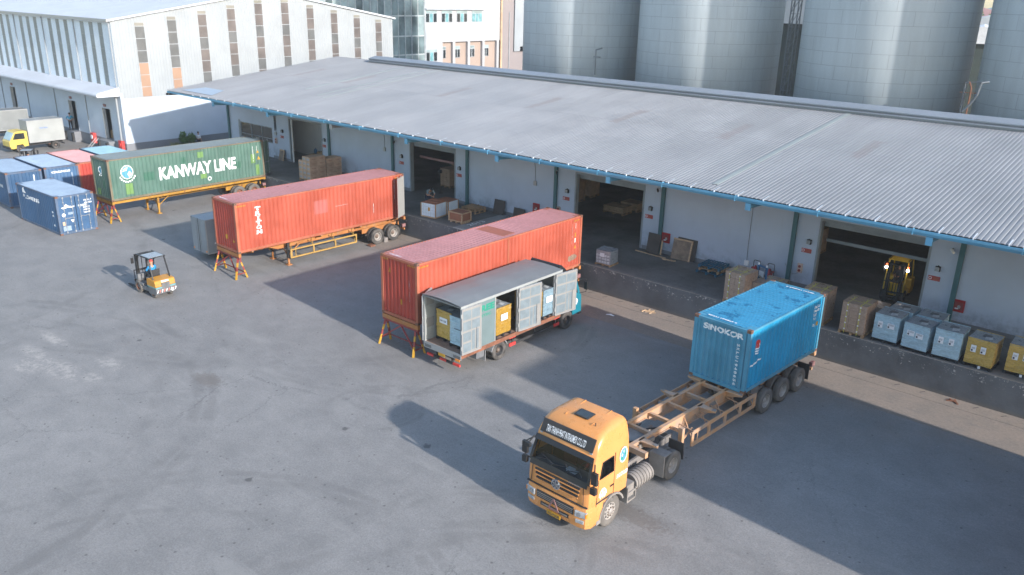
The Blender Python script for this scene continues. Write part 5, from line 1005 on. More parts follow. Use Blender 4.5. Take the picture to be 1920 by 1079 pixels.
for s in (1, -1):
    glassq([(s * 1.222, .56, 2.04), (s * 1.222, 1.2, 2.04), (s * 1.203, 1.2, 2.5), (s * 1.203, .72, 2.5)], 'side_window', X['sideglass'], cabo, (s * .003, 0, 0))
    m = MB()
    for a, b_ in (((.52, 2.02), (1.22, 2.02)), ((1.22, 2.02), (1.22, 2.52)), ((1.22, 2.52), (.7, 2.52)), ((.7, 2.52), (.52, 2.02))): m.bar((s * (1.228 - .03 * (a[1] > 2.3)), a[0], a[1]), (s * (1.228 - .03 * (b_[1] > 2.3)), b_[0], b_[1]), .02, .05, X['blk'], up=(s, 0, 0))
    m.bar((s * 1.224, 1.3, 1.0), (s * 1.215, 1.3, 2.6), .012, .015, X['blk_m']); m.bar((s * 1.223, .42, 1.1), (s * 1.224, .48, 2.0), .012, .012, X['blk_m']); m.box(min(s * 1.22, s * 1.245), max(s * 1.22, s * 1.245), 1.1, 1.27, 1.5, 1.54, X['blk']); m.build('window_frame', cabo)
    # mirrors on arms
    m = MB(); m.tube([(s * 1.18, .3, 2.6), (s * 1.32, .1, 2.5), (s * 1.34, .08, 1.95), (s * 1.2, .3, 1.85)], .022, X['blk'], 6); m.box(s * 1.34 - .1, s * 1.34 + .1, .04, .14, 2.08, 2.48, X['blk']); m.box(s * 1.33 - .09, s * 1.33 + .09, .02, .14, 1.76, 1.98, X['blk']); m.box(s * 1.34 - .075, s * 1.34 + .075, .141, .145, 2.1, 2.45, X['chrome']); m.build('mirror', cabo, bevel=.02)
m = MB(); m.bar((-1.12, .26, 2.7), (-1.2, .1, 2.5), .03, .05, X['blk']); m.box(-1.3, -1.1, .0, .1, 2.36, 2.5, X['blk']); m.build('front_mirror', cabo, bevel=.02)
# name board
bo = Vector((-.96, .372, 2.87)); bv_ = Vector((0, .18, .34)).normalized()
m = MB(); m.M = None
m.prism([(bo.y - .012, bo.z), (bo.y - .03 + .205, bo.z + .375), (bo.y + .01 + .205, bo.z + .375), (bo.y + .03, bo.z)], 'x', -1.0, 1.0, X['blk_m']); nb_ = m.build('name_board', cabo, bevel=.025)
m = MB(); letter(m, 'TAN THANH PHAT INTRASIMEX CO.,LTD', Vector((-.78, .353, 2.915)), (1, 0, 0), Vector((0, .19, .33)).normalized(), 1.5, .25, X['wpaint'], .012, off=.014); m.build('board_lettering', nb_, fix=False)
m = MB(); m.box(-1.15, 1.15, .42, 2.06, 1.1, 1.14, X['blk_m']); m.box(-1.13, 1.13, 2.02, 2.06, 1.1, 2.6, X['blk_m']); m.box(-1.1, 1.1, .48, 2.04, 2.66, 2.69, X['fl_g'])
for s in (-1, 1): m.box(s * 1.14 - .01, s * 1.14 + .01, 1.24, 2.04, 1.14, 2.60, X['blk_m']); m.box(s * 1.2 - .01, s * 1.2 + .01, .45, 1.24, 1.14, 2.0, X['blk_m'])
m.box(-1.15, 1.15, .13, .17, 1.1, 1.93, X['blk_m']); m.build('cab_lining', cabo)
# front face: slats, gap lines, emblem
m = MB()
for z, w_ in ((1.74, .86), (1.60, .84), (1.46, .80)): m.bar((-w_, .035, z), (w_, .035, z), .04, .055, X['blk_m'], up=(0, 0, 1)); m.bar((-w_ - .02, .02, z - .045), (w_ + .02, .02, z - .045), .05, .03, X['cab'])
m.bar((-1.17, .045, 1.2), (1.17, .045, 1.2), .05, .035, X['blk_m']); m.bar((-1.02, .035, 1.25), (-.98, .055, 1.88), .012, .02, X['blk_m'], up=(0, 1, 0)); m.bar((1.02, .035, 1.25), (.98, .055, 1.88), .012, .02, X['blk_m'], up=(0, 1, 0)); m.build('grille', cabo)
m = MB(); m.cyl((0, .02, 1.55), (0, -.03, 1.55), .17, X['chrome'], 28); m.cyl((0, -.028, 1.55), (0, -.036, 1.55), .135, X['ink'], 28)
for k in range(3): a = R(90 + k * 120); m.bar((0, -.04, 1.55), (.13 * math.cos(a), -.04, 1.55 + .13 * math.sin(a)), .03, .02, X['chrome'], up=(0, 1, 0)); a = R(30 + k * 120); m.bar((.05 * math.cos(a), -.04, 1.55 + .05 * math.sin(a)), (.14 * math.cos(a), -.04, 1.55 + .14 * math.sin(a)), .05, .015, X['chrome'], up=(0, 1, 0))
m.build('badge', cabo); m = MB(); letter(m, 'DONGFENG', (.42, .052, 1.795), (1, 0, 0), (0, 0, 1), .5, .055, X['chrome'], .05, off=.012); m.build('maker_lettering', cabo, fix=False)
# bumper
def bring(z, f, wd, rear=.86): P_ = [(0, f), (wd - .35, f + .01), (wd - .1, f + .06), (wd, f + .22), (wd, rear), (0, rear)]; return [(x, y, z) for x, y in P_] + [(-x, y, z) for x, y in P_[-2:0:-1]]
br_ = [bring(.36, .10, 1.14, .7), bring(.42, .02, 1.2, .72), bring(.6, -.03, 1.23, .72), bring(1.05, -.02, 1.23, .78), bring(1.15, .02, 1.21, .8), bring(1.17, .06, 1.18, .8)]; n_ = len(br_[0]); m = MB()
m.face_block([p for r in br_ for p in r], [(j * n_ + i, j * n_ + (i + 1) % n_, (j + 1) * n_ + (i + 1) % n_, (j + 1) * n_ + i) for j in range(5) for i in range(n_)] + [tuple(5 * n_ + i for i in range(n_))], X['cab'], True)
bp = m.build('bumper', T); e_ = bp.modifiers.new('edges', 'EDGE_SPLIT'); e_.split_angle = R(35)
m = MB(); m.box(-.72, .72, -.04, .1, .82, 1.07, X['blk_m']); m.box(-.55, .55, -.04, .1, .6, .72, X['blk_m'])
for z in (.88, .94, 1.0): m.box(-.7, .7, -.052, -.04, z - .01, z + .012, X['chas'])
m.box(-.5, .5, -.055, -.04, .64, .68, X['chas']); m.build('lower_grille', bp)
for s in (-1, 1):
    m = MB(); m.M = Matrix.Translation((s * .98, .015, .93)) @ Matrix.Rotation(R(s * 13), 4, 'Z'); m.box(-.2, .2, -.05, .06, -.1, .11, X['lamp']); m.cyl((-.06 * s, -.055, 0), (-.06 * s, -.03, 0), .075, X['chrome'], 14); m.box(min(s * .14, s * .21), max(s * .14, s * .21), -.055, .05, -.08, .08, X['amber']); m.build('headlight', bp, bevel=.02)
    m = MB(); m.M = Matrix.Translation((s * .95, .015, .68)) @ Matrix.Rotation(R(s * 11), 4, 'Z'); m.box(-.14, .14, -.05, .04, -.06, .06, X['lamp']); m.build('fog_light', bp, bevel=.015)
m = MB(); m.box(-.26, .26, -.075, -.05, .42, .56, X['ylwp']); letter(m, '51C-713.28', (-.22, -.076, .45), (1, 0, 0), (0, 0, 1), .44, .08, X['ink'], .03); m.build('number_plate', bp, fix=False)
m = MB(); c0 = Vector((.0, -.09, .80)); pts = [c0 + Vector((.2 * math.sin(R(120 * k)) * 1.1, 0, .2 * math.cos(R(120 * k)) * 1.25)) for k in range(3)]
for k in range(3): m.bar(pts[k], pts[(k + 1) % 3], .045, .02, X['pinkbar'], up=(0, 1, 0))
m.build('warning_triangle', bp)
m = MB(); m.box(-.16, .16, 1.25, 1.6, 3.47, 3.5, X['blk_m']); m.box(-.24, .2, .98, 1.3, 3.45, 3.475, X['dkwin']); m.build('roof_hatch', cabo, bevel=.03) if False else None
m = MB(); m.M = Matrix.Translation((.02, 1.25, 3.463)) @ Matrix.Rotation(R(4), 4, 'X'); m.box(-.27, .27, -.2, .2, 0, .028, X['blk_m']); m.box(-.23, .23, -.16, .16, .028, .036, X['dkwin']); m.build('roof_hatch', cabo, bevel=.02)
m = MB(); m.M = None
for s in (-1, 1):
    m.bar((s * .5, .95, 3.41), (s * .5, 2.0, 3.485), .02, .02, X['cab'])
m.box(.62, .64, .98, 1.0, 3.38, 3.5, X['blk_m']); m.build('roof_ribs', cabo)
for s in (-1, 1): m = MB(); m.box(s * .95 - .05, s * .95 + .05, .37, .41, 2.82, 2.87, X['lamp']); m.build('marker_lamp', cabo)
m = MB()
for x in (-.5, .1, .6): m.tube([(x, .08, 1.93), (x + .28, .115, 2.1), (x - .25 if x < 0 else x + .1, .15, 2.28)], .011, X['blk'], 5); m.bar((x - .28, .1, 2.12), (x + .1, .13, 2.2), .015, .02, X['blk'])
m.build('wipers', cabo)
# door emblem and numbers on both sides
m = MB(); flat(m, *disc(26, .20, .27, 1.72, 2.36), (1.222, 0, 0), (0, 1, 0), (0, 0, 1), X['wpaint'], off=.004); flat(m, *disc(26, .165, .23, 1.72, 2.36), (1.222, 0, 0), (0, 1, 0), (0, 0, 1), X['cyan'], off=.006)
for k in range(5): flat(m, *disc(9, .035 + .012 * (k % 3), .05, 1.72 + .1 * math.cos(k * 1.3), 2.36 + .13 * math.sin(k * 2.1)), (1.222, 0, 0), (0, 1, 0), (0, 0, 1), X['wpaint'] if k % 2 else X['grn'], off=.008)
m.build('door_emblem', cabo, fix=False)
m = MB(); letter(m, '51C-713.28', (1.222, 1.42, 1.62), (0, 1, 0), (0, 0, 1), .58, .15, X['wworn'], .04, off=.005); m.build('side_number', cabo, fix=False)
m = MB(); flat(m, [(.74 + .2 * math.cos(R(q)), 1.36 + .26 * math.sin(R(q))) for q in range(0, 181, 15)], [list(range(13))], (1.218, 0, 0), (0, 1, 0), (0, 0, 1), X['wworn'], off=.004)
for q in (50, 90, 130): flat(m, [(.74 + r * math.cos(R(q + e)), 1.37 + 1.25 * r * math.sin(R(q + e))) for r, e in ((.05, 0), (.17, -12), (.17, 12))], [[0, 1, 2]], (1.218, 0, 0), (0, 1, 0), (0, 0, 1), X['cab'], off=.007)
letter(m, 'TTP', (1.218, .58, 1.27), (0, 1, 0), (0, 0, 1), .32, .07, X['wworn'], .03, off=.005); m.build('door_logo', cabo, fix=False)
# interior
m = MB(); m.box(-1.08, 1.08, .2, .75, 1.2, 1.95, X['blk_m']); m.prism([(.2, 1.95), (.62, 2.0), (.75, 1.88), (.75, 1.5), (.2, 1.5)], 'x', -1.05, 1.05, X['fl_g']); m.box(.1, .35, .32, .5, 1.99, 2.01, X['paper']); m.box(.15, .5, .26, .44, 1.985, 2.0, X['paper']); m.build('dashboard', cabo)
m = MB()
for x in (-.55, .55): m.box(x - .25, x + .25, .95, 1.4, 1.35, 1.5, X['maroon']); m.box(x - .23, x + .23, 1.38, 1.52, 1.5, 2.15, X['maroon'])
m.box(-1.05, 1.05, 1.7, 2.05, 1.3, 1.7, X['maroon']); m.box(-1.1, 1.1, .5, 2.05, 1.0, 1.1, X['blk_m']); m.build('seats', cabo)
m = MB(); m.lathe([(.19, -.012), (.205, 0), (.19, .012)], X['blk'], 'y', n=20); m.bar((-.19, 0, 0), (.19, 0, 0), .04, .02, X['blk']); m.build('steering_wheel', cabo, (.55, .72, 2.02), (R(-55), 0, 0))
dr_ = person('driver in a dark red shirt behind the wheel of the orange tractor truck', (-12.98 + .55, -18.42 + 1.22, 1.56), 0, SIT, X['maroon'], X['pants'])
# chassis
m = MB()
for s in (-1, 1): m.box(s * .42 - .04, s * .42 + .04, .8, 6.0, .78, 1.03, X['chas'])
for y in (2.35, 3.2, 4.2, 5.9): m.box(-.42, .42, y, y + .1, .82, 1.0, X['chas'])
m.box(-.4, .4, .6, 2.2, .6, 1.0, X['blk_m']); m.build('chassis', T)
m = MB(); m.prism([(4.35, 1.1), (5.4, 1.1), (5.5, 1.02), (4.3, 1.02)], 'x', -.45, .45, X['blk_m']); m.lathe([(.55, 0), (.55, .05), (.2, .06)], X['blk_m'], 'z', (0, 4.85, 1.08), 20); m.build('fifth_wheel', T)
for s in (-1, 1):
    wheel(T, s * 1.04, WB1, .52, s, 'f', .52, .3)
    # front arch
    m = MB(); pts = [(WB1 + .66 * math.cos(a), .5 + .68 * math.sin(a)) for a in [R(175 - 17 * k) for k in range(10)]]; outer = pts + [(WB1 + .6 * math.cos(a), .5 + .61 * math.sin(a)) for a in [R(22 + 17 * k) for k in range(10)]]; m.prism(outer, 'x', s * 1.0, s * 1.25, X['chas']); m.box(min(s * 1.0, s * 1.22), max(s * 1.0, s * 1.22), .5, .72, .38, .8, X['chas']); m.build('front_mudguard', T)
    m = MB(); m.box(min(s * .82, s * 1.2), max(s * .82, s * 1.2), 2.1, 2.5, .55, 1.02, X['chas']); m.box(min(s * 1.2, s * 1.24), max(s * 1.2, s * 1.24), 2.12, 2.6, .4, .46, X['chas']); m.box(min(s * 1.2, s * 1.24), max(s * 1.2, s * 1.24), 2.12, 2.6, .7, .76, X['chas']); m.box(min(s * .86, s * 1.24), max(s * .86, s * 1.24), 2.1, 2.14, .4, .95, X['chas']); m.bar((s * 1.22, 2.58, .4), (s * 1.22, 2.58, .8), .04, .04, X['chas']); m.build('side_step', T)
    m = MB(); m.cyl((s * .86, 2.75, .72), (s * .86, 3.75, .72), .3, X['chas'], 16) if s > 0 else m.box(-1.18, -.6, 2.6, 3.85, .45, 1.0, X['steel'])
    if s > 0:
        for k in range(6): m.cyl((.86, 2.85 + k * .16, .72), (.86, 2.93 + k * .16, .72), .325, X['chas'], 16)
    m.build('air_tank' if s > 0 else 'fuel_tank', T)
    m = MB(); m.box(min(s * .62, s * 1.2), max(s * .62, s * 1.2), 4.28, 4.34, .62, 1.12, X['chas']); m.box(min(s * .62, s * 1.22), max(s * .62, s * 1.22), 4.3, 4.72, 1.1, 1.13, X['chas']); m.box(min(s * .62, s * 1.22), max(s * .62, s * 1.22), 5.5, 5.54, .5, 1.12, X['blk_m']); m.box(min(s * .62, s * 1.2), max(s * .62, s * 1.2), 4.3, 4.33, .3, .7, X['chas']); m.build('rear_mudguard', T)
dual(T, WB2, 1.22, .52, 'd')
m = MB(); m.box(-.85, .85, 2.16, 2.3, 1.02, 2.2, X['blk_m']); m.cyl((-.6, 2.35, 1.1), (-.6, 2.35, 2.9), .09, X['steel'], 10); m.tube([(.3, 2.3, 1.6), (.45, 2.75, 1.35), (.2, 3.1, 1.7), (.25, 2.9, 1.3)], .03, X['blk_m']); m.box(-.5, .5, 2.6, 2.9, 1.03, 1.35, X['chas']); m.cyl((-.35, 3.1, 1.2), (.35, 3.1, 1.2), .17, X['chas'], 12); m.build('rear_cab_equipment', T)

# ============================================================ BOX TRUCK (tail at y=0, cab at +y)
B = thing('box_truck', 'grey box truck with teal cab and open side and rear doors showing wrapped bundles inside', 'box truck', (-23.62, -12.95, 0), R(.6))
bw, fz, rz0, bl = 1.14, 1.05, 3.28, 6.9
m = MB(); m.box(-bw, bw, 0, bl, fz - .12, fz, X['floorw']); m.box(-bw, bw, -.04, 0, fz - .26, fz + .02, X['steel'])
for k in range(6): m.box(-1.05 + k * .07, -1.02 + k * .07, -.046, -.04, fz - .22, fz - .08, X['blk_m']); m.box(.72 + k * .07, .75 + k * .07, -.046, -.04, fz - .22, fz - .08, X['blk_m'])
m.box(-bw, -bw + .05, 0, bl, fz - .22, fz - .12, X['steel']); m.box(bw - .05, bw + .01, 0, bl, fz - .2, fz - .0, X['rust']); m.build('load_floor', B)
m = MB(); m.sheet([[(-bw - .02, -.05, rz0 - .02), (-bw * .5, -.05, rz0 + .03), (0, -.05, rz0 + .045), (bw * .5, -.05, rz0 + .03), (bw + .02, -.05, rz0 - .02)], [(-bw - .02, bl, rz0 - .02), (-bw * .5, bl, rz0 + .03), (0, bl, rz0 + .045), (bw * .5, bl, rz0 + .03), (bw + .02, bl, rz0 - .02)]], X['alu_roof']); m.box(-bw - .02, bw + .02, -.05, bl, rz0 - .06, rz0 - .025, X['alu']); m.box(bw - .02, bw + .03, -.05, bl, rz0 - .14, rz0 - .02, X['alu']); m.box(-bw - .03, bw, -.05, 0, rz0 - .1, rz0 - .02, X['alu_roof']); m.build('roof', B, fix=False)
m = MB(); m.box(-bw, -bw + .05, 0, bl, fz, rz0 - .06, X['alu'])
for k in range(12):
    for j in range(4): m.box(-bw + .05, -bw + .06, .1 + k * .56, .56 + k * .56, fz + .08 + j * .52, fz + .52 + j * .52, X['doorp'] if (k + j) % 2 else X['alu'])
m.build('side_wall', B); m = MB(); m.box(-bw, bw, bl - .05, bl, fz, rz0 - .06, X['alu']); m.build('front_wall', B)
m = MB(); m.box(bw - .05, bw, .06, 2.12, fz, rz0 - .14, X['teal_lt']); m.box(bw - .05, bw, 3.62, 4.95, fz, rz0 - .14, X['teal_lt'])
for y in (.0, 2.1, 3.6, 4.93, 6.3, 6.84): m.box(bw - .06, bw + .012, y, y + .06, fz, rz0 - .1, X['steel'] if y > 3 else X['alu'])
m.box(bw - .05, bw, 6.36, bl, fz, rz0 - .14, X['teal_lt']); sw_ = m.build('side_wall', B)
m = MB(); letter(m, 'REEFER', (bw, 1.22, 2.62), (0, 1, 0), (0, 0, 1), 1.6, .3, X['grn'], .05); m2 = m
m = MB(); letter(m, 'REE', (bw, 1.2, 2.66), (0, 1, 0), (0, 0, 1), .88, .30, X['grn'], .05); letter(m, 'STEC', (bw, 1.24, 2.42), (0, 1, 0), (0, 0, 1), .62, .12, X['grn'], .03); m.build('lettering', sw_, fix=False)
def boxdoor(name, wd, loc, rot, cols=2):
    h_ = rz0 - .16 - fz; m = MB(); m.box(0, wd, -.022, .022, 0, h_, X['doorp'])
    for s in (-1, 1):
        y = .023 * s
        for k in range(cols):
            x0 = .06 + k * (wd - .1) / cols; x1 = x0 + (wd - .1) / cols - .05
            for j in range(4):
                z0_ = .08 + j * (h_ - .1) / 4; z1_ = z0_ + (h_ - .1) / 4 - .09
                if k == cols - 1 and j < 2:
                    if j == 0:
                        for q in range(2): m.box(x0 + q * .22, x0 + q * .22 + .17, min(y, y + .004 * s), max(y, y + .004 * s), .1, h_ * .48, X['doorb'])
                    continue
                m.box(x0, x1, min(y, y + .004 * s), max(y, y + .004 * s), z0_, z1_, X['doorb'])
    for a in (0, wd): m.box(a - .02, a + .02, -.03, .03, 0, h_, X['steel'])
    for z in (0, h_): m.box(0, wd, -.03, .03, z - .02, z + .02, X['steel'])
    m.cyl((wd - .28, -.05, .1), (wd - .28, -.05, h_ * .52), .012, X['rod'], 6); m.cyl((wd - .28, .05, .1), (wd - .28, .05, h_ * .52), .012, X['rod'], 6)
    for z in (.3, h_ * .5, h_ - .3): m.cyl((-.02, 0, z - .08), (-.02, 0, z + .08), .03, X['alu'], 8)
    o = m.build(name, B); o.location = loc; o.rotation_euler = (0, 0, rot); return o
boxdoor('rear_door', 1.12, (bw + .05, -.02, fz + .02), R(87))
boxdoor('rear_door', 1.12, (-bw - .05, -.02, fz + .02), R(116))
boxdoor('side_door', 1.4, (bw + .07, 3.66, fz + .02), R(84)); boxdoor('side_door', 1.4, (bw + .07, 6.36, fz + .02), R(83))
m = MB()
for s in (-1, 1): m.box(s * .4 - .035, s * .4 + .035, .1, 8.3, .68, fz - .12, X['blk_m'])
for y in (.3, 1.6, 3.2, 4.6, 6): m.box(-bw, bw, y, y + .07, fz - .2, fz - .12, X['blk_m'])
m.build('chassis', B); dual(B, 2.5, 1.12, .45, 'x', .45, .22)
for s in (-1, 1): wheel(B, s * .99, 7.55, .45, s, 'x', .45, .22)
for s in (-1, 1):
    m = MB()
    for z in (.48, .86): m.box(s * 1.08 - .02, s * 1.08 + .02, 3.2, 6.85, z - .06, z + .06, X['blk_m']); m.box(s * 1.08 - .025, s * 1.08 + .025, 3.18, 3.62, z - .075, z + .075, X['redp']); m.box(s * 1.08 - .025, s * 1.08 + .025, 6.45, 6.88, z - .075, z + .075, X['redp'])
    for y in (3.4, 5.0, 6.6): m.box(s * 1.05 - .02, s * 1.05 + .02, y, y + .06, .48, fz - .12, X['blk_m'])
    m.build('side_guard', B); m = MB(); a_ = [(2.5 + .56 * math.cos(R(q)), .45 + .54 * math.sin(R(q))) for q in range(20, 171, 15)]; m.prism(a_ + [(2.5 + .52 * math.cos(R(q)), .45 + .5 * math.sin(R(q))) for q in range(170, 19, -15)], 'x', s * .7, s * 1.12, X['steel']); m.box(min(s * .7, s * 1.1), max(s * .7, s * 1.1), 1.55, 1.58, .25, .75, X['steel']); m.box(min(s * .6, s * 1.08), max(s * .6, s * 1.08), 1.0, 1.5, .5, .85, X['fl_g']); m.build('rear_mudguard', B)
m = MB()
for k in range(5): m.box(-1.0 + k * .4, -.6 + k * .4, .02, .1, .42, .52, X['redp'] if k % 2 == 0 else X['blk_m'])
m.box(-.5, -.44, .1, .2, .42, .8, X['blk_m']); m.box(.44, .5, .1, .2, .42, .8, X['blk_m']); m.build('rear_bar', B)
m = MB(); m.box(-.2, .2, -.06, -.045, .66, .79, X['ylwp']); m.build('number_plate', B); m = MB(); m.box(bw - .3, bw - .05, -.07, -.04, .72, .82, X['amber']); m.build('tail_light', B)
# cab
cw_ = 1.02
pf = [(6.98, .75), (6.98, 2.45), (7.08, 2.56), (8.05, 2.58), (8.25, 2.46), (8.62, 1.62), (8.74, 1.45), (8.78, .6), (8.05, .55), (8.0, .95), (7.75, 1.05), (7.3, 1.05), (7.08, .95), (7.05, .75)]
m = MB(); m.prism(pf, 'x', -cw_, cw_, X['cab_teal']); cb = m.build('cab', B, bevel=.06, seg=3)
for s in (-1, 1):
    m = MB(); m.prism([(7.3, 1.68), (8.45, 1.68), (8.2, 2.32), (7.32, 2.36)], 'x', s * (cw_ + .002), s * (cw_ + .014), X['dkwin']); m.build('side_window', cb)
    m = MB(); m.prism([(8.42, 1.63), (8.48, 1.66), (8.22, 2.4), (8.15, 2.36)], 'x', s * (cw_ - .02), s * (cw_ + .018), X['cab_teal']); m.box(min(s * cw_, s * (cw_ + .015)), max(s * cw_, s * (cw_ + .015)), 7.22, 7.235, 1.0, 2.4, X['blk_m']); m.tube([(s * cw_, 8.4, 2.35), (s * (cw_ + .3), 8.68, 2.4), (s * (cw_ + .3), 8.7, 1.72), (s * cw_, 8.55, 1.6)], .015, X['blk'], 5); m.box(s * (cw_ + .3) - .09, s * (cw_ + .3) + .09, 8.64, 8.7, 1.85, 2.25, X['blk']); m.build('mirror', cb)
m = MB(); flat(m, *disc(20, .15, .17, 8.3, 1.22), (cw_ + .002, 0, 0), (0, 1, 0), (0, 0, 1), X['wpaint'], off=.003); flat(m, *ring(.07, .09, 18, 8.3, 1.22), (cw_ + .002, 0, 0), (0, 1, 0), (0, 0, 1), X['cyan'], off=.006); letter(m, 'S', (cw_ + .002, 8.25, 1.16), (0, 1, 0), (0, 0, 1), .09, .12, X['cyan'], .03, off=.007); m.box(cw_, cw_ + .012, 7.6, 8.3, 1.52, 1.58, X['wworn']); m.build('door_emblem', cb, fix=False)
m = MB(); m.prism([(8.28, 2.44), (8.66, 1.62), (8.68, 1.64), (8.31, 2.47)], 'x', -.95, .95, X['dkwin']); m.build('windscreen', cb)
m = MB(); m.prism([(7.05, 2.58), (7.0, 3.3), (7.12, 3.38), (7.7, 2.9), (8.1, 2.62)], 'x', -.9, .9, X['blk']); m.build('roof_deflector', cb, bevel=.05)
m = MB(); m.box(-1.0, 1.0, 8.6, 8.86, .45, .78, X['blk_m']); m.build('bumper', cb, bevel=.03)
# ============================================================ OTHER TRUCKS (left background)
def small_truck(label, loc, rz, cabm, boxm, bw2=.88, bl2=3.4, h0=.85, h1=2.95, full=True):
    t = thing('small_box_truck', label, 'box truck', loc, rz)         # tail at y=0, cab +y
    m = MB(); m.box(-bw2, bw2, 0, bl2, h0, h1, boxm)
    for s in (-1, 1):
        for y in (0, bl2 - .05): m.box(s * bw2 - .02, s * bw2 + .02, y, y + .05, h0, h1 + .01, X['steel'])
        m.box(s * bw2 - .02, s * bw2 + .02, 0, bl2, h1 - .05, h1 + .012, X['steel']); m.box(s * bw2 - .02, s * bw2 + .02, 0, bl2, h0 - .03, h0 + .04, X['steel'])
    o = m.build('cargo_box', t); m = MB(); 
    for s in (-1, 1): m.box(s * bw2 / 2 - bw2 / 2 + .05, s * bw2 / 2 + bw2 / 2 - .05, -.012, 0, h0 + .08, h1 - .08, boxm); m.cyl((s * .18, -.03, h0 + .1), (s * .18, -.03, h1 - .1), .015, X['rod'], 6); m.box(s * .7 - .06, s * .7 + .06, -.02, -.005, h0 + .1, h0 + .2, X['amber'])
    m.box(-.01, .01, -.014, 0, h0, h1, X['blk_m']); m.build('rear_doors', o)
    m = MB(); m.box(bw2, bw2 + .006, .5, .7, h0 + .55, h0 + .64, X['wpaint']); m.box(bw2, bw2 + .006, .78, .98, h0 + .55, h0 + .64, X['redp']); m.build('reflectors', o)
    m = MB()
    for s in (-1, 1): m.box(s * .35 - .03, s * .35 + .03, .1, bl2 + 1.5, .5, h0 - .05, X['blk_m'])
    m.box(-.8, .8, .1, .16, .4, .5, X['blk_m']); m.build('chassis', t); dual(t, .95, .82, .36, 'x', .36, .18)
    for s in (-1, 1): wheel(t, s * .76, bl2 + .85, .36, s, 'x', .36, .18)
    y0 = bl2 + .08; m = MB(); m.prism([(y0, .6), (y0, 1.95), (y0 + .12, 2.05), (y0 + .95, 2.05), (y0 + 1.15, 1.92), (y0 + 1.55, 1.25), (y0 + 1.68, 1.1), (y0 + 1.7, .42), (y0 + 1.15, .42), (y0 + 1.1, .75), (y0 + .5, .8), (y0 + .4, .55)], 'x', -.84, .84, cabm); cb = m.build('cab', t, bevel=.06)
    for s in (-1, 1): m = MB(); m.prism([(y0 + .25, 1.3), (y0 + 1.35, 1.3), (y0 + 1.08, 1.86), (y0 + .27, 1.86)], 'x', s * .842, s * .852, X['dkwin']); m.build('side_window', cb)
    m = MB(); m.prism([(y0 + 1.17, 1.9), (y0 + 1.58, 1.24), (y0 + 1.6, 1.26), (y0 + 1.2, 1.93)], 'x', -.78, .78, X['curtain2']); m.build('windscreen', cb); m = MB(); m.box(-.84, .84, y0 + 1.6, y0 + 1.76, .4, .62, X['blk_m']); m.build('bumper', cb)
    return t
yt = small_truck('small yellow cab box truck backed up to the dock of the white hall', (-89.2, -3.15, 0), R(180 + 2), X['cab_y'], X['alu'])
m = MB(); letter(m, 'TAN PHU', (-.882, 2.3, 2.1), (0, -1, 0), (0, 0, 1), .8, .14, X['inkb'], .02); m.build('lettering', yt, fix=False)
small_truck('grey box truck parked at the far left behind the yellow cab truck', (-98.4, -3.1, 0), R(178), X['gbox'], X['alu_roof'], .95, 4.2, .85, 2.9)
small_truck('small dark grey box truck half hidden behind the vertically lettered orange container', (-45.45, -12.2, 0), R(1), X['offw'], X['gbox'], .80, 3.4, .42, 2.52)

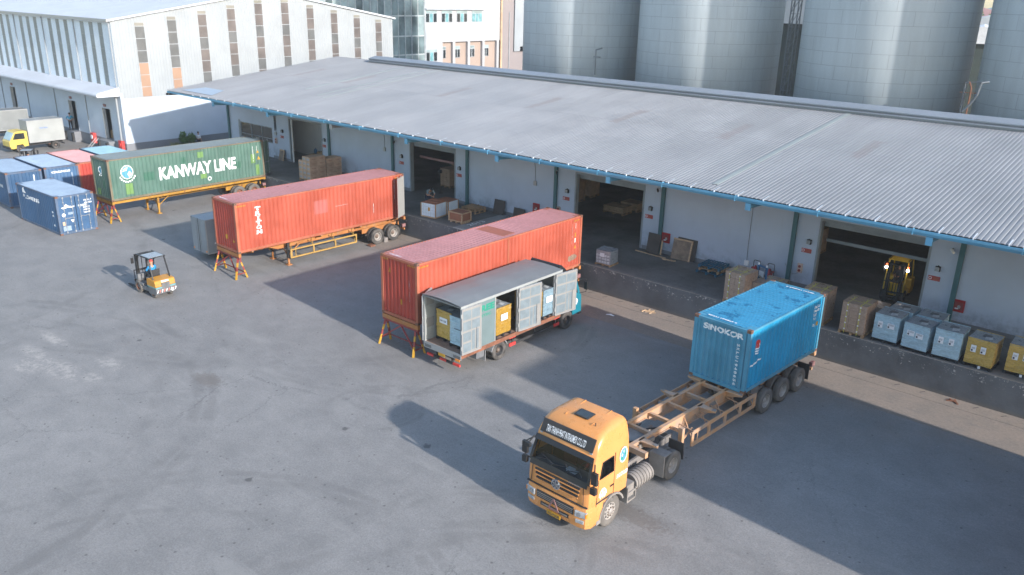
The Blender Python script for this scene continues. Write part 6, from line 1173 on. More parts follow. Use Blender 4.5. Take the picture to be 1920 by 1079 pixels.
# ============================================================ FORKLIFTS (mast at +y)
def forklift(label, loc, rz, body, low, guardm, lights=False, roof=True, stripes=True, mastm=None, sc=1):
    t = thing('forklift', label, 'forklift', loc, rz, sc=sc); mm = mastm or X['blk_m']
    m = MB(); m.prism([(-1.2, .22), (-1.28, .45), (-1.26, .78), (-1.15, .98), (-.55, 1.02), (-.5, .9), (-.5, .22)], 'x', -.54, .54, body if not stripes else low); cw2 = m.build('counterweight', t, bevel=.07, seg=3)
    if stripes:
        m = MB(); m.prism([(-1.29, .66), (-1.2, 1.0), (-.5, 1.06), (-.42, .95), (-.42, .66)], 'x', -.555, .555, body); m.build('engine_cover', t, bevel=.07, seg=3)
        m = MB(); m.box(-.565, -.2, -1.31, -.44, .61, .66, X['fl_cy']); m.box(.2, .565, -1.31, -.44, .61, .66, X['fl_cy']); m.build('stripe', t)
        m = MB(); m.box(-.22, .22, -1.315, -1.2, .6, .86, X['fl_g']); m.box(-.2, .2, -1.27, -1.15, .9, .985, X['wworn']); m.build('rear_vent', t)
        m = MB()
        for k in range(9): x = -.5 + k * .125; m.bar((x, -1.292, .36), (x + .07, -1.292, .52), .045, .012, X['stripe'] if k % 2 else X['wworn'], up=(0, 1, 0))
        m.box(.3, .42, -1.3, -1.28, .32, .46, X['wpaint']); m.build('rear_marks', t)
    m = MB(); m.box(-.5, .5, -.52, .78, .25, .5, low); m.box(-.54, .54, .05, .72, .48, .62, body if not stripes else low); m.box(-.5, .5, .55, .78, .5, 1.0, low); m.box(-.3, .3, -.5, .1, .5, .92, low); m.build('body', t, bevel=.03)
    m = MB(); m.box(-.24, .24, -.38, .08, .92, 1.04, X['blk_m']); m.prism([(-.42, 1.0), (-.34, 1.0), (-.38, 1.4), (-.46, 1.38)], 'x', -.21, .21, X['blk_m']); m.build('seat', t, bevel=.04)
    m = MB(); m.tube([(0, .6, .95), (0, .42, 1.22)], .02, X['blk']); m.lathe([(.14, -.01), (.155, 0), (.14, .01)], X['blk'], 'z', n=16, c=(0, .4, 1.24)); m.build('steering_wheel', t)
    m = MB(); h = 2.12
    for s in (-1, 1):
        m.bar((s * .47, -.95, .98), (s * .44, -.62, h - .03), .055, .055, guardm); m.bar((s * .47, .7, .9), (s * .44, .42, h - .03), .055, .055, guardm); m.bar((s * .44, -.72, h), (s * .44, .58, h), .06, .05, guardm)
    for k in range(7 if roof else 9): y = -.68 + k * (.2 if roof else .155); m.bar((-.44, y, h), (.44, y, h), .035, .04, guardm)
    if roof: m.box(-.42, .42, -.66, .2, h + .022, h + .034, X['sideglass'] if False else X['filmt'])
    m.build('overhead_guard', t)
    m = MB()
    for s in (-1, 1): m.box(s * .34 - .04, s * .34 + .04, .82, .96, .08, 2.02, mm); m.box(s * .25 - .03, s * .25 + .03, .86, .98, .1, 1.98, mm); m.cyl((s * .3, .9, .2), (s * .3, .9, 1.8), .03, X['steel'], 8)
    for z in (.3, 1.1, 1.95): m.box(-.38, .38, .84, .94, z, z + .08, mm)
    m.tube([(0, .95, 1.9), (0, .95, .5)], .02, mm); ms = m.build('mast', t); m = MB()
    m.box(-.5, .5, .99, 1.03, .18, .26, mm); m.box(-.5, .5, .99, 1.03, .55, .63, mm)
    for x in (-.45, -.15, .15, .45): m.box(x - .015, x + .015, 1.0, 1.03, .2, 1.15, mm)
    m.box(-.46, .46, 1.0, 1.03, 1.1, 1.14, mm); m.build('backrest', ms)
    for s in (-1, 1): m = MB(); m.box(s * .28 - .06, s * .28 + .06, 1.03, 1.07, .06, .65, mm); m.box(s * .28 - .06, s * .28 + .06, 1.03, 2.1, .06, .1, mm); m.build('fork', ms)
    for s in (-1, 1): wheel(t, s * .46, .58, .33, s, 'k' if stripes else 'x', .33, .2); wheel(t, s * .42, -.82, .26, s, 'k' if stripes else 'x', .26, .18)
    for s in (-1, 1):
        m = MB(); m.tube([(s * .45, .62, 1.95), (s * .62, .72, 1.98), (s * .62, .74, 1.6), (s * .47, .66, 1.55)], .014, X['blk'], 5) if (s > 0) else m.tube([(s * .45, .62, 1.95), (s * .62, .72, 1.98)], .014, X['blk'], 5); m.box(s * .62 - (.07 if not lights else .01), s * .62 + (.07 if not lights else .01), .7, .74, 1.62, 1.92, X['blk']); m.build('mirror', t)
        if lights:
            m = MB(); m.lathe([(0, 0), (.06, .01), (.065, -.05), (.03, -.09), (0, -.09)], X['lit'], 'y', c=(0, .06, 0), n=14); m.build('work_lamp', t, (s * .5, .64, 1.72)); m = MB(); m.lathe([(0, 0), (.04, .01), (.04, -.05), (0, -.06)], X['litr'], 'y', c=(0, .04, 0), n=12); m.build('indicator_lamp', t, (s * .5, .62, 1.86))
    return t
forklift('orange and grey forklift with a driver crossing the open yard', (-41.75, -17.0, 0), R(93), X['fl_o'], X['fl_g'], X['blk'])
person('forklift driver in a blue shirt and red cap, seen from behind', (-41.68, -17.0, 1.04), R(93 + 180), SIT, X['shirt_b'], X['pants'], hat=True)
forklift('yellow forklift with lit work lamps inside the rightmost dock door', (-11.05, 6.75, H), R(184), X['fl_y'], X['fl_y'], X['fl_y'], True, False, False, sc=1.0)
person('driver in dark clothes on the yellow forklift inside the dock door', (-11.05, 6.8, H + 1.04), R(4), SIT, X['pants'], X['pants'])
forklift('dark forklift with a sloping canopy behind the row of short containers', (-77.3, -10.4, 0), R(60), X['fl_g'], X['fl_g'], X['blk_m'])
person('worker in a white shirt on the dark forklift behind the containers', (-77.3, -10.4, 1.04), R(240), SIT, X['shirt_w'], X['pants'])
# ============================================================ PALLETS AND LOADS
def pallet_mb(m, w, d, mt, z=0, h=.14, slats=7):
    for k in range(3):
        x = -w / 2 + .05 + k * (w - .1) / 2
        for j in range(3): y = -d / 2 + .06 + j * (d - .12) / 2; m.box(x - .05, x + .05, y - .06, y + .06, z + .02, z + h - .035, mt)
        m.box(x - .05, x + .05, -d / 2, d / 2, z, z + .02, mt)
    for j in range(3): y = -d / 2 + .06 + j * (d - .12) / 2; m.box(-w / 2, w / 2, y - .05, y + .05, z + h - .035, z + h - .02, mt)
    for k in range(slats): x = -w / 2 + (w - .09) * k / (slats - 1); m.box(x, x + .09, -d / 2, d / 2, z + h - .02, z + h, mt)
def bundle(label, loc, rz, w, d, h, film, group, labels=2, palm='blackpal', top='filmt', seed=0, tagp=False, parentless=True, lab_side=-1):
    rd = random.Random(seed); t = thing('wrapped_bundle', label, 'wrapped bundle', loc, rz, group)
    m = MB(); pallet_mb(m, w + .06, d + .04, X[palm]); 
    if tagp: m.box(w * .05, w * .05 + .09, -d / 2 - .04, -d / 2 - .02, .02, .13, X['paper'])
    m.build('pallet', t)
    # sheets strapped under film: thin layers that each stick out a little differently
    m = MB(); n = 15; z = .145; rows = []
    for k in range(n + 1):
        zz = z + (h - z - .02) * k / n
        for e in (0, 1):
            j = rd.uniform(-.012, .012); ex = (.006 if e else .0) + j * .7
            if k == n and e: continue
            g_ = []
            for q in range(33):
                a = q / 32 * 4; s = int(a) % 4; f = a - int(a); hw, hd = w / 2 + ex, d / 2 + ex
                cx, cy = [(-hw + 2 * hw * f, -hd), (hw, -hd + 2 * hd * f), (hw - 2 * hw * f, hd), (-hw, hd - 2 * hd * f)][s]
                wv = .010 * math.sin(9 * f + k * .5 + s) * math.sin(math.pi * f); nx, ny = [(0, -1), (1, 0), (0, 1), (-1, 0)][s]
                g_.append((cx + nx * wv, cy + ny * wv, zz + (e * (h / n) * .7)))
            rows.append(g_)
    m.sheet(rows, X[film]); m.build('wrapped_sheets', t)
    m = MB(); hh = h; N = 9; rows = []
    for j in range(N + 1):
        rows.append([(-w / 2 + w * i / N, -d / 2 + d * j / N, hh + .012 + rd.uniform(-.008, .012)) for i in range(N + 1)])
    m.sheet(rows, X[top]); m.box(-w / 2, w / 2, -d / 2, d / 2, hh - .03, hh, X[top]); m.box(-w * .12, w * .18, -d * .1, d * .2, hh + .02, hh + .035, X['fl_g']); 
    m.sheet([[(w * .05, -d * .38, hh + .035), (w * .3, -d * .3, hh + .04)], [(w * .0, -d * .1, hh + .04), (w * .25, -d * .05, hh + .05)]], X['filmclear'])
    for s in (-1, 1): m.box(-w / 2 - .01, w / 2 + .01, s * d / 2 - .02, s * d / 2 + .02, hh - .01, hh + .025, X[film])
    m.build('top_film', t, fix=False)
    if labels:
        m = MB()
        for k in range(labels):
            x0 = -w * .33 + k * w * .36 + rd.uniform(-.02, .02); z0 = h * .55 + rd.uniform(-.03, .03); a, b_ = (.2, .3) if rd.random() < .4 else (.3, .24)
            flat(m, *rect(0, a, 0, b_), (x0, -d / 2 - .032, z0), (1, 0, 0), (0, 0, 1), X['paper']); flat(m, *rect(.02, .09, .03, .11), (x0, -d / 2 - .034, z0), (1, 0, 0), (0, 0, 1), X['ink'])
            for q in range(3): flat(m, *rect(.03, a - .04, .14 + q * .03, .15 + q * .03), (x0, -d / 2 - .034, z0), (1, 0, 0), (0, 0, 1), X['ink'])
        m.build('paper_labels', t, fix=False)
    return t
GB = 'wrapped bundles along the dock edge'
fr = [('blue wrapped bundle at the dock edge next to the strapped brown cartons', -9.46, .85, 'filmb'), ('blue wrapped bundle at the dock edge, middle of the three in the front row', -8.18, .75, 'filmb'), ('blue wrapped bundle at the dock edge next to the yellow bundle', -6.97, .76, 'filmb'), ('yellow wrapped bundle at the dock edge next to the rightmost blue bundle', -5.72, .85, 'filmy'), ('yellow wrapped bundle at the dock edge cut by the right frame edge', -4.3, 1.15, 'filmy'), ('yellow wrapped bundle beyond the right frame edge', -2.9, 1.2, 'filmy')]
for k, (l, x, y, f) in enumerate(fr[:5]): bundle(l, (x, y, H), R((-1.5, -4, .5, -3, 1)[k]), 1.04, 1.12, (1.27, 1.22, 1.30, 1.24, 1.29)[k], f, GB, 2, seed=k + 5, tagp=(f == 'filmy'))
bundle('blue wrapped bundle directly behind the leftmost blue bundle, by the yellow forklift', (-9.3, 2.05, H), R(-2), 1.04, 1.1, 1.22, 'filmb', GB, 0, seed=31); bundle('blue wrapped bundle behind the middle blue bundle of the front row', (-8.1, 2.05, H), R(-1), 1.04, 1.1, 1.22, 'filmb', GB, 0, seed=32)
# loads in the box truck (truck frame: tail -12.95, x centre -23.6)
GT = 'wrapped bundles inside the box truck'; zf_ = 1.052
for l, x, y, f, s in (('yellow wrapped bundle with a paper label at the open rear of the box truck', -24.05, -11.95, 'filmy', 1), ('blue wrapped bundle beside the yellow one at the open rear of the box truck', -23.05, -12.1, 'filmb', 0), ('yellow wrapped bundle with a paper label in the middle side opening of the box truck', -23.05, -10.15, 'filmy', 2), ('yellow wrapped bundle in the front side opening of the box truck', -23.15, -7.75, 'filmy', 0), ('blue wrapped bundle in the front side opening of the box truck beside the cab', -23.05, -6.95, 'filmb', 1)):
    q = bundle(l, (x, y, zf_), R(90) if s else 0, .98 if s != 1 or y < -11 else .8, .92, 1.42, f + '2' if y > -11 else f, GT, 0, seed=int(-x * 10 + y * 3))  # bundles in the sunlit side openings take the darkened film copies
    m = MB(); 
    if s == 1 and y < -11: 
        q.rotation_euler = (0, 0, R(-2)); flat(m, *rect(-.25, .25, .85, 1.12), (0, -.50, 0), (1, 0, 0), (0, 0, 1), X['paper']); letter(m, 'NK 228', (-.19, -.503, .93), (1, 0, 0), (0, 0, 1), .36, .09, X['ink'], .02)
    elif s == 0 and y < -11: flat(m, *rect(-.2, .25, .9, .93), (0, -.50, 0), (1, 0, 0), (0, 0, 1), X['ink'])
    else: flat(m, *rect(-.22, .22, .8, 1.1), (0, -.50, 0), (1, 0, 0), (0, 0, 1), X['paper']); letter(m, 'NK 228', (-.17, -.503, .9), (1, 0, 0), (0, 0, 1), .34, .09, X['ink'], .02)
    m.build('paper_label', q, fix=False)
# strapped cartons on pallets
def cartons(label, loc, rz, w, d, h, nx, nz, straps=True, film='filmc', group='carton loads on the dock'):
    t = thing('carton_load', label, 'carton load', loc, rz, group); m = MB(); pallet_mb(m, w, d, X['wood']); m.build('pallet', t)
    m = MB(); z = .145; ch = (h - z) / nz; ny = max(2, round(d / (w / nx) / 1.0))
    for k in range(nz):
        for i in range(nx):
            for j in range(ny):
                if 0 < i < nx - 1 and 0 < j < ny - 1 and k < nz - 1: continue
                e = random.uniform(.002, .007); x0, y0 = -w / 2 + .01 + (w - .02) * i / nx, -d / 2 + .01 + (d - .02) * j / ny
                m.box(x0 + e, x0 + (w - .02) / nx - e, y0 + e, y0 + (d - .02) / ny - e, z + ch * k + .003, z + ch * (k + 1) - .003, X[film])
    m.build('cartons', t, bevel=.006)
    if straps:
        m = MB()
        for x in (-w * .27, w * .24):
            m.box(x - .012, x + .012, -d / 2 - .008, -d / 2 - .002, .05, h, X['strap']); m.box(x - .012, x + .012, d / 2 + .002, d / 2 + .008, .05, h, X['strap']); m.box(x - .012, x + .012, -d / 2 - .006, d / 2 + .006, h + .002, h + .008, X['strap'])
            for k in range(5): m.box(x - .03, x + .03, -d / 2 - .014, -d / 2 - .008, .22 + k * (h - .3) / 4.2, .28 + k * (h - .3) / 4.2, X['paper'])
            m.tube([(x, -d * .1, h), (x + .05, -d * .08, h + .1), (x + .02, -.02, h + .14)], .008, X['strap'], 4); m.tube([(x, -d * .1, h), (x - .08, -d * .14, h + .07)], .008, X['strap'], 4)
        m.box(-w / 2 - .006, w / 2 + .006, -.2, -.17, h, h + .006, X['strap']); m.build('straps', t)
    m = MB(); m.sheet([[(-w / 2 - .008, -d / 2 - .008, h + .006), (w / 2 + .008, -d / 2 - .008, h + .003)], [(-w / 2 - .008, d / 2, h + .01), (w / 2 + .008, d / 2, h + .004)]], X['filmc']); m.build('top_film', t, fix=False)
    return t
cartons('tall strapped brown carton load at the dock edge beside the leftmost blue bundle', (-10.85, .75, H), R(-2), 1.12, 1.25, 1.5, 3, 4)
cartons('tall strapped brown carton load at the dock edge left of the bright blue container', (-16.55, .6, H), R(-4), 1.1, 1.25, 1.62, 4, 5)
cartons('lower strapped carton load near the wall behind the hand pallet truck', (-15.7, 2.6, H), R(-3), 1.1, 1.2, .82, 3, 3); 
cartons('lower carton load half hidden between the strapped cartons and the hand pallet truck', (-15.55, 1.2, H), R(0), .9, 1.1, 1.15, 3, 3, False)
cartons('brown carton load peeping over the rear corner of the bright blue container', (-12.75, .95, H), R(0), 1.1, 1.2, 1.62, 3, 4)
q = cartons('small film wrapped carton load between the strapped cartons and the yellow forklift', (-10.55, 2.75, H), R(0), .7, .9, .85, 2, 2, False)
# grey wrapped load of small cartons
t = thing('wrapped_carton_cube', 'small grey film wrapped cube of printed cartons standing alone on the dock', 'carton load', (-24.72, .85, H), R(4)); m = MB(); pallet_mb(m, 1.0, .9, X['wood'], h=.1); m.build('pallet', t)
m = MB(); m.box(-.47, .47, -.42, .42, .1, .86, X['filmg']); o_ = m.build('wrapped_cartons', t, bevel=.02); m = MB()
for k in range(5):
    for j in range(3): x0 = -.43 + k * .175; z0 = .16 + j * .18; flat(m, *rect(0, .13, 0, .11), (x0, -.423, z0), (1, 0, 0), (0, 0, 1), X['wworn']); flat(m, *rect(.02, .11, .04, .055), (x0, -.425, z0), (1, 0, 0), (0, 0, 1), X['ink'])
flat(m, *rect(0, .28, 0, .22), (-.2, -.428, .5), (1, 0, 0), (0, 0, 1), X['paper']); m.build('carton_prints', t, fix=False); m = MB(); m.sheet([[(-.47 + .94 * i / 8, -.42 + .84 * j / 8, .87 + random.uniform(-.005, .03)) for i in range(9)] for j in range(9)], X['filmt']); m.build('top_film', t, fix=False)
# loose brown cartons stacked behind the vertically lettered container (each its own thing)
c0 = None
def carton_at(x, y, z, rz=0, lab=''):
    global c0
    if c0 is None:
        t = thing('carton', lab, 'carton', (x, y, z), rz, 'cartons of the unwrapped double stack on the dock')
        m = MB(); m.box(-.24, .24, -.36, .36, .002, .355, X['carton']); b_ = m.build('box', t, bevel=.008); m = MB(); m.box(-.02, .02, -.362, .362, .354, .357, X['woodlt']); m.box(-.02, .02, -.364, -.36, .25, .357, X['woodlt']); flat(m, *rect(-.2, .2, .12, .26), (.241, 0, 0), (0, 1, 0), (0, 0, 1), X['maroon'], off=.002) if False else None
        for s in (-1, 1): letter(m, 'TOAN PHAT', (s * .241, -.18 * s, .16), (0, s, 0), (0, 0, 1), .36, .06, X['maroon'], .02, off=.003)
        flat(m, *rect(-.16, .16, .1, .24), (0, -.36, 0), (1, 0, 0), (0, 0, 1), X['filmg'], off=.003); m.build('tape_and_print', t, fix=False); c0 = t; return t
    return dup(c0, (x, y, z), rz, lab)
LV = ('bottom', 'second', 'third', 'fourth', 'top')
for lev in range(5):
    for i in range(3):
        for j in range(2):
            if lev < 4 or i > 0: carton_at(-54.15 + i * .5, 1.55 + j * .74, H + .15 + lev * .36, R(random.uniform(-1.2, 1.2)), 'brown carton, %s layer, %s row, %s column, left half of the unwrapped stack' % (LV[lev], ('near', 'far')[j], ('left', 'middle', 'right')[i]))
    for i in range(2):
        for j in range(2):
            if lev < 4: 
                if True: carton_at(-53.65 + i * .5, 3.1 + j * .74, H + .15 + lev * .375 + .02, R(random.uniform(-1.2, 1.2)), 'brown carton, %s layer, %s row, %s column, right half of the unwrapped stack' % (LV[lev], ('near', 'far')[j], ('left', 'right')[i]))
def woodpal(label, loc, rz, mt='wood', group='loose pallets on the dock', w=1.25, d=1.1, h=.14, nm='pallet'):
    m = MB(); pallet_mb(m, w, d, X[mt], h=h, slats=8); return one(m.build(nm, loc=loc, rot=(0, 0, rz)), label, 'pallet', group)
woodpal('wooden pallet under the left half of the unwrapped brown carton stack', (-53.65, 1.92, H), 0, w=1.5, d=1.5); woodpal('wooden pallet under the right half of the unwrapped brown carton stack', (-53.4, 3.47, H), 0, w=1.1, d=1.5)
woodpal('upper wooden pallet of the pair stacked near the second dock door', (-38.0, 3.9, H + .19), R(3), h=.17); woodpal('lower wooden pallet of the pair stacked near the second dock door', (-38.0, 3.9, H), R(1), h=.18)
woodpal('top blue plastic pallet of the small stack by the wall', (-19.72, 3.85, H + .31), R(2), 'bluepal', w=1.25, d=1.25, h=.16); woodpal('wooden pallet sandwiched between blue pallets by the wall', (-19.65, 3.75, H + .16), R(-2), 'wood', w=1.2, d=1.15, h=.145); woodpal('bottom blue plastic pallet of the small stack by the wall', (-19.72, 3.75, H), R(-5), 'bluepal', w=1.3, d=1.25, h=.15)
# brown plywood crate
t = thing('plywood_crate', 'low brown plywood crate with pale wood battens near the dock edge', 'crate', (-36.72, 1.3, H), R(3)); m = MB(); m.box(-.55, .55, -.42, .42, .14, .72, X['ply']); bx_ = m.build('panels', t); m = MB()
for s in (-1, 1):
    for q in (-1, 1): m.box(s * .56 - .05, s * .56 + .03, q * .43 - .05, q * .43 + .03, .1, .73, X['woodlt'])
    m.box(-.55, .55, s * .44 - .02, s * .44 + .012, .66, .73, X['woodlt']); m.box(-.55, .55, s * .44 - .02, s * .44 + .012, .12, .19, X['woodlt']); m.box(s * .57 - .02, s * .57 + .012, -.42, .42, .66, .735, X['woodlt']); m.box(s * .57 - .02, s * .57 + .012, -.42, .42, .12, .19, X['woodlt'])
m.build('battens', t); m = MB()
for x in (-.45, 0, .45): m.box(x - .07, x + .07, -.4, .4, 0, .13, X['woodlt'])
m.build('runners', t)
# pale blue crates with a man working over them
def wcrate(label, loc, rz, w, d, h):
    t = thing('panel_crate', label, 'crate', loc, rz, 'pale blue panelled crates'); m = MB(); m.box(-w / 2, w / 2, -d / 2, d / 2, .12, h, X['crate_w']); m.build('panels', t); m = MB()
    for sx in (-1, 1):
        for sy in (-1, 1): m.box(sx * w / 2 - .03, sx * w / 2 + .03, sy * d / 2 - .03, sy * d / 2 + .03, .05, h + .01, X['wood'])
    for k in range(6): m.box(-w / 2 + w * k / 6, -w / 2 + w * k / 6 + .008, -d / 2 - .004, -d / 2, .12, h, X['steel']); 
    for k in range(4): m.box(-w / 2, w / 2, -d / 2 - .004, -d / 2, .12 + (h - .12) * k / 4, .128 + (h - .12) * k / 4, X['steel'])
    m.box(-w / 2 - .02, w / 2 + .02, -d / 2 - .02, d / 2 + .02, .04, .12, X['woodlt']); m.box(-w / 2, w / 2, -d / 2, d / 2, h, h + .03, X['ply']); flat(m, *rect(.0, .16, 0, .24), (-.02, -d / 2 - .006, h * .5), (1, 0, 0), (0, 0, 1), X['ylwp']); m.build('battens', t); m = MB(); pallet_mb(m, w, d, X['wood'], h=.05); 
    return t
q = wcrate('pale blue panelled crate with a loose brown lid that the man bends over', (-38.95, 1.05, H), R(8), 1.2, 1.15, .98); m = MB(); m.box(-.5, .5, -.35, .4, 0, .05, X['ply']); m.box(-.45, .45, .12, .5, .05, .08, X['ply']); one(m.build('crate_lid', loc=(-38.95, 1.1, H + 1.012), rot=(0, 0, R(14))), 'loose brown plywood sheets on top of the pale blue crate', 'board')
wcrate('pale blue panelled crate directly behind the one the man works on', (-39.05, 2.35, H), R(8), 1.1, 1.1, .9)
Jm = dict(pelvis=(0, .32, .98), chest=(0, .0, 1.30), neck=(0, -.20, 1.44), head=(0, -.35, 1.47), face=(0, -.6, -.8), arm=[((.19, -.08, 1.36), (.22, -.32, 1.18), (.08, -.55, 1.10)), ((-.19, -.08, 1.36), (-.2, -.28, 1.16), (-.06, -.50, 1.10))], leg=[((.1, .32, .92), (.11, .26, .5), (.12, .34, .08)), ((-.1, .32, .92), (-.12, .3, .5), (-.14, .4, .08))])
person('man in a grey green shirt bending over the pale blue crate on the dock', (-40.15, 1.8, H), R(68), Jm, X['shirt_g'], X['jeans'], sc=1.08)
# boards leaning on the wall
def lean(label, x, w, h, mt, th=.03, tilt=12, base=4.5, rot=0, nm='leaning_board'):
    m = MB(); m.box(-w / 2, w / 2, -th / 2, th / 2, 0, h, X[mt]); 
    if mt == 'plyg': m.box(-w / 2, w / 2, -th / 2 - .02, -th / 2, h - .09, h, X['woodlt']); m.box(w / 2 - .09, w / 2, -th / 2 - .02, -th / 2, 0, h, X['woodlt'])
    return one(m.build(nm, loc=(x, base, H), rot=(R(-tilt), 0, R(rot)), bevel=.03 if mt == 'dkboard' else 0), label, 'board', 'boards leaning on the warehouse wall')
lean('dark board leaning on the wall, left of the two behind the raised plate', -36.3, .95, 1.0, 'dkboard'); lean('dark board leaning on the wall, right of the two, above the long orange container', -34.5, .95, .75, 'dkboard')
lean('dark board leaning behind the teal column right of the third dock door', -24.05, .85, 1.15, 'dkboard', tilt=10); lean('thin upright plank leaning beside the teal column right of the third dock door', -23.48, .09, .85, 'woodlt', tilt=8)
lean('big weathered brown plywood panel with pale edge leaning on the wall', -22.15, 1.2, 1.2, 'plyg', .06, 14, 4.45, 3); lean('dark board leaning behind the big weathered plywood panel', -21.95, 1.25, 1.25, 'dkboard', .04, 11, 4.6, 2)
lean('small weathered board leaning right of the office window', -61.95, .75, .95, 'plyg', .04, 12, 4.55, 0)
m = MB(); m.box(-1.05, 1.05, -.05, .05, 0, .04, X['woodlt']); one(m.build('loose_plank', loc=(-23.95, 4.15, H), rot=(0, 0, R(-3))), 'long thin wooden plank lying on the dock floor by the third door', 'plank')
m = MB(); 
for k in range(5): m.M = Matrix.Translation((k * .16, random.uniform(-.1, .1), 0)) @ Matrix.Rotation(random.uniform(-1, 1), 4, 'Z'); m.box(-.1, .1, -.04, .04, 0, .05, X['woodlt'])
m.M = None; one(m.build('wood_scraps', loc=(-22.9, 3.95, H)), 'small broken wood pieces at the foot of the weathered plywood', 'litter')
m = MB(); m.cyl((0, 0, 0), (0, 0, .22), .06, X['blk'], 10); m.cyl((0, 0, .22), (0, 0, .34), .025, X['blk'], 8); one(m.build('bottle', loc=(-38.2, 4.6, H)), 'dark bottle standing by the wall behind the wooden pallets', 'bottle')
# fire extinguishers on trolleys
def ext(label, x):
    t = thing('fire_extinguisher', label, 'fire extinguisher', (x, 4.35, H), R(-4), 'wheeled fire extinguishers'); m = MB(); m.lathe([(0, .06), (.16, .08), (.17, .5), (.15, .62), (.06, .72), (.05, .78), (0, .78)], X['firebox'], 'z', n=18); m.build('cylinder', t); m = MB(); m.tube([(-.19, .12, .2), (-.19, .12, .95), (-.15, .12, 1.02), (.15, .12, 1.02), (.19, .12, .95), (.19, .12, .2)], .018, X['blk']); m.box(-.2, .2, -.05, .2, .02, .06, X['blk_m']); m.box(-.22, .22, -.05, .12, .58, .66, X['maroon']); m.build('trolley', t)
    for s in (-1, 1): m = MB(); m.cyl((s * .2, .12, .1), (s * .25, .12, .1), .1, X['blk'], 16); m.build('wheel', t)
    m = MB(); m.tube([(0, -.02, .78), (.12, -.1, .8), (.17, -.14, .5), (.12, -.15, .3)], .015, X['blk']); m.build('hose', t)
ext('red wheeled fire extinguisher, the left one of the pair by the wall', -17.55); ext('red wheeled fire extinguisher, the right one of the pair next to the teal column', -16.75)
# hand pallet trucks
t = thing('stacker', 'blue hand stacker frame with pale wheels behind the bright blue container', 'hand stacker', (-15.95, 1.55, H), R(-20)); m = MB()
for s in (-1, 1): m.box(s * .28 - .04, s * .28 + .04, -.03, .05, 0, 1.75, mat('stacker_blue', (.03, .13, .27), .5)); m.box(s * .2 - .07, s * .2 + .07, .05, 1.0, .05, .12, X['blk_m'])
for z in (.4, 1.0, 1.7): m.box(-.3, .3, -.02, .04, z, z + .08, bpy.data.materials['stacker_blue'])
m.build('frame', t); m = MB(); m.tube([(-.15, -.1, 1.2), (-.2, -.3, 1.35), (.2, -.3, 1.35), (.15, -.1, 1.2)], .02, X['steel']); m.build('handle', t); m = MB(); m.cyl((-.27, 0, 1.76), (-.27, 0, 1.86), .05, X['paper'], 10); m.cyl((.27, 0, 1.76), (.27, 0, 1.86), .05, X['paper'], 10); m.box(-.15, .15, -.05, -.02, 1.2, 1.5, X['paper']); m.build('covers', t)
# ============================================================ GOODS INSIDE THE DOORS
def goods(label, loc, w, d, h, nx, nz, nm='goods_stack', mt='carton', wood=True):
    t = thing(nm, label, 'goods stack', loc, R(random.uniform(-3, 3)), 'goods stacks inside the warehouse'); m = MB(); pallet_mb(m, w, d, X['wood'] if wood else X['bluepal']); m.build('pallet', t); m = MB()
    for k in range(nz):
        for i in range(nx):
            for j in range(2): m.box(-w / 2 + w * i / nx + .01, -w / 2 + w * (i + 1) / nx - .01, -d / 2 + d * j / 2 + .01, -d / 2 + d * (j + 1) / 2 - .01, .15 + (h - .15) * k / nz, .15 + (h - .15) * (k + 1) / nz - .015, X[mt])
    m.build('boxes', t); return t
goods('stack of worn wooden slats on a blue pallet inside the leftmost dock door', (-58.3, 7.0, H), 1.9, 1.2, .95, 6, 5, mt='wood', wood=False)
goods('low pile of pale boards inside the leftmost dock door', (-60.3, 7.1, H), 1.0, .9, .5, 3, 2, mt='woodlt'); goods('brown goods stack at the right inside the leftmost dock door', (-56.3, 7.2, H), 1.1, 1.1, 1.35, 2, 3)
t = thing('standing_fan', 'round standing fan against the inner wall of the leftmost dock door', 'fan', (-59.3, 7.8, H)); m = MB(); m.lathe([(.42, -.08), (.45, 0), (.42, .08)], X['fan'], 'y', n=24)
for k in range(12): a = R(k * 30); m.bar((0, -.1, 0), (.43 * math.cos(a), -.06, .43 * math.sin(a)), .015, .015, X['fan'])
m.cyl((0, -.12, 0), (0, .1, 0), .08, X['blk'], 12); m.build('fan_cage', t, (0, 0, 1.25)); m = MB(); m.cyl((0, .05, 0), (0, .05, 1.2), .03, X['blk'], 8); m.cyl((0, .05, 0), (0, .05, .04), .28, X['blk'], 16); m.build('stand', t)
m = MB(); m.lathe([(0, 0), (.14, 0), (.14, .34), (.05, .42), (.04, .5), (0, .5)], X['jug'], 'z', n=16); one(m.build('water_jug', loc=(-60.4, 7.1, H + .52)), 'blue water jug on the pale boards inside the leftmost dock door', 'water jug')
gi = [(-44.7, 8.2, 1.1, 1.1, 1.45), (-43.6, 8.9, 1.6, 1.0, .85), (-42.3, 8.6, 1.5, 1.2, .8), (-45.0, 9.8, 1.2, 1.1, 1.6), (-43.4, 11.8, 1.2, 1.1, 1.6), (-41.8, 12.2, 1.2, 1.1, 1.6), (-45.6, 12.5, 1.2, 1.1, 2.0), (-44.2, 15.5, 1.2, 1.1, 2.0)]
nm_ = ['tall brown goods stack at the left inside the second dock door', 'low wide goods stack beside the tall one inside the second dock door', 'low goods stack on pallets at the right inside the second dock door', 'brown goods stack behind the tall one inside the second dock door', 'wrapped goods stack with white labels, middle row inside the second dock door', 'goods stack at the right of the middle row inside the second dock door', 'goods stack deep at the left inside the second dock door', 'goods stack deepest in the dark of the second dock door']
for k, (x, y, a, b_, h) in enumerate(gi): goods(nm_[k], (x, y, H), a, b_, h, 3, 4)
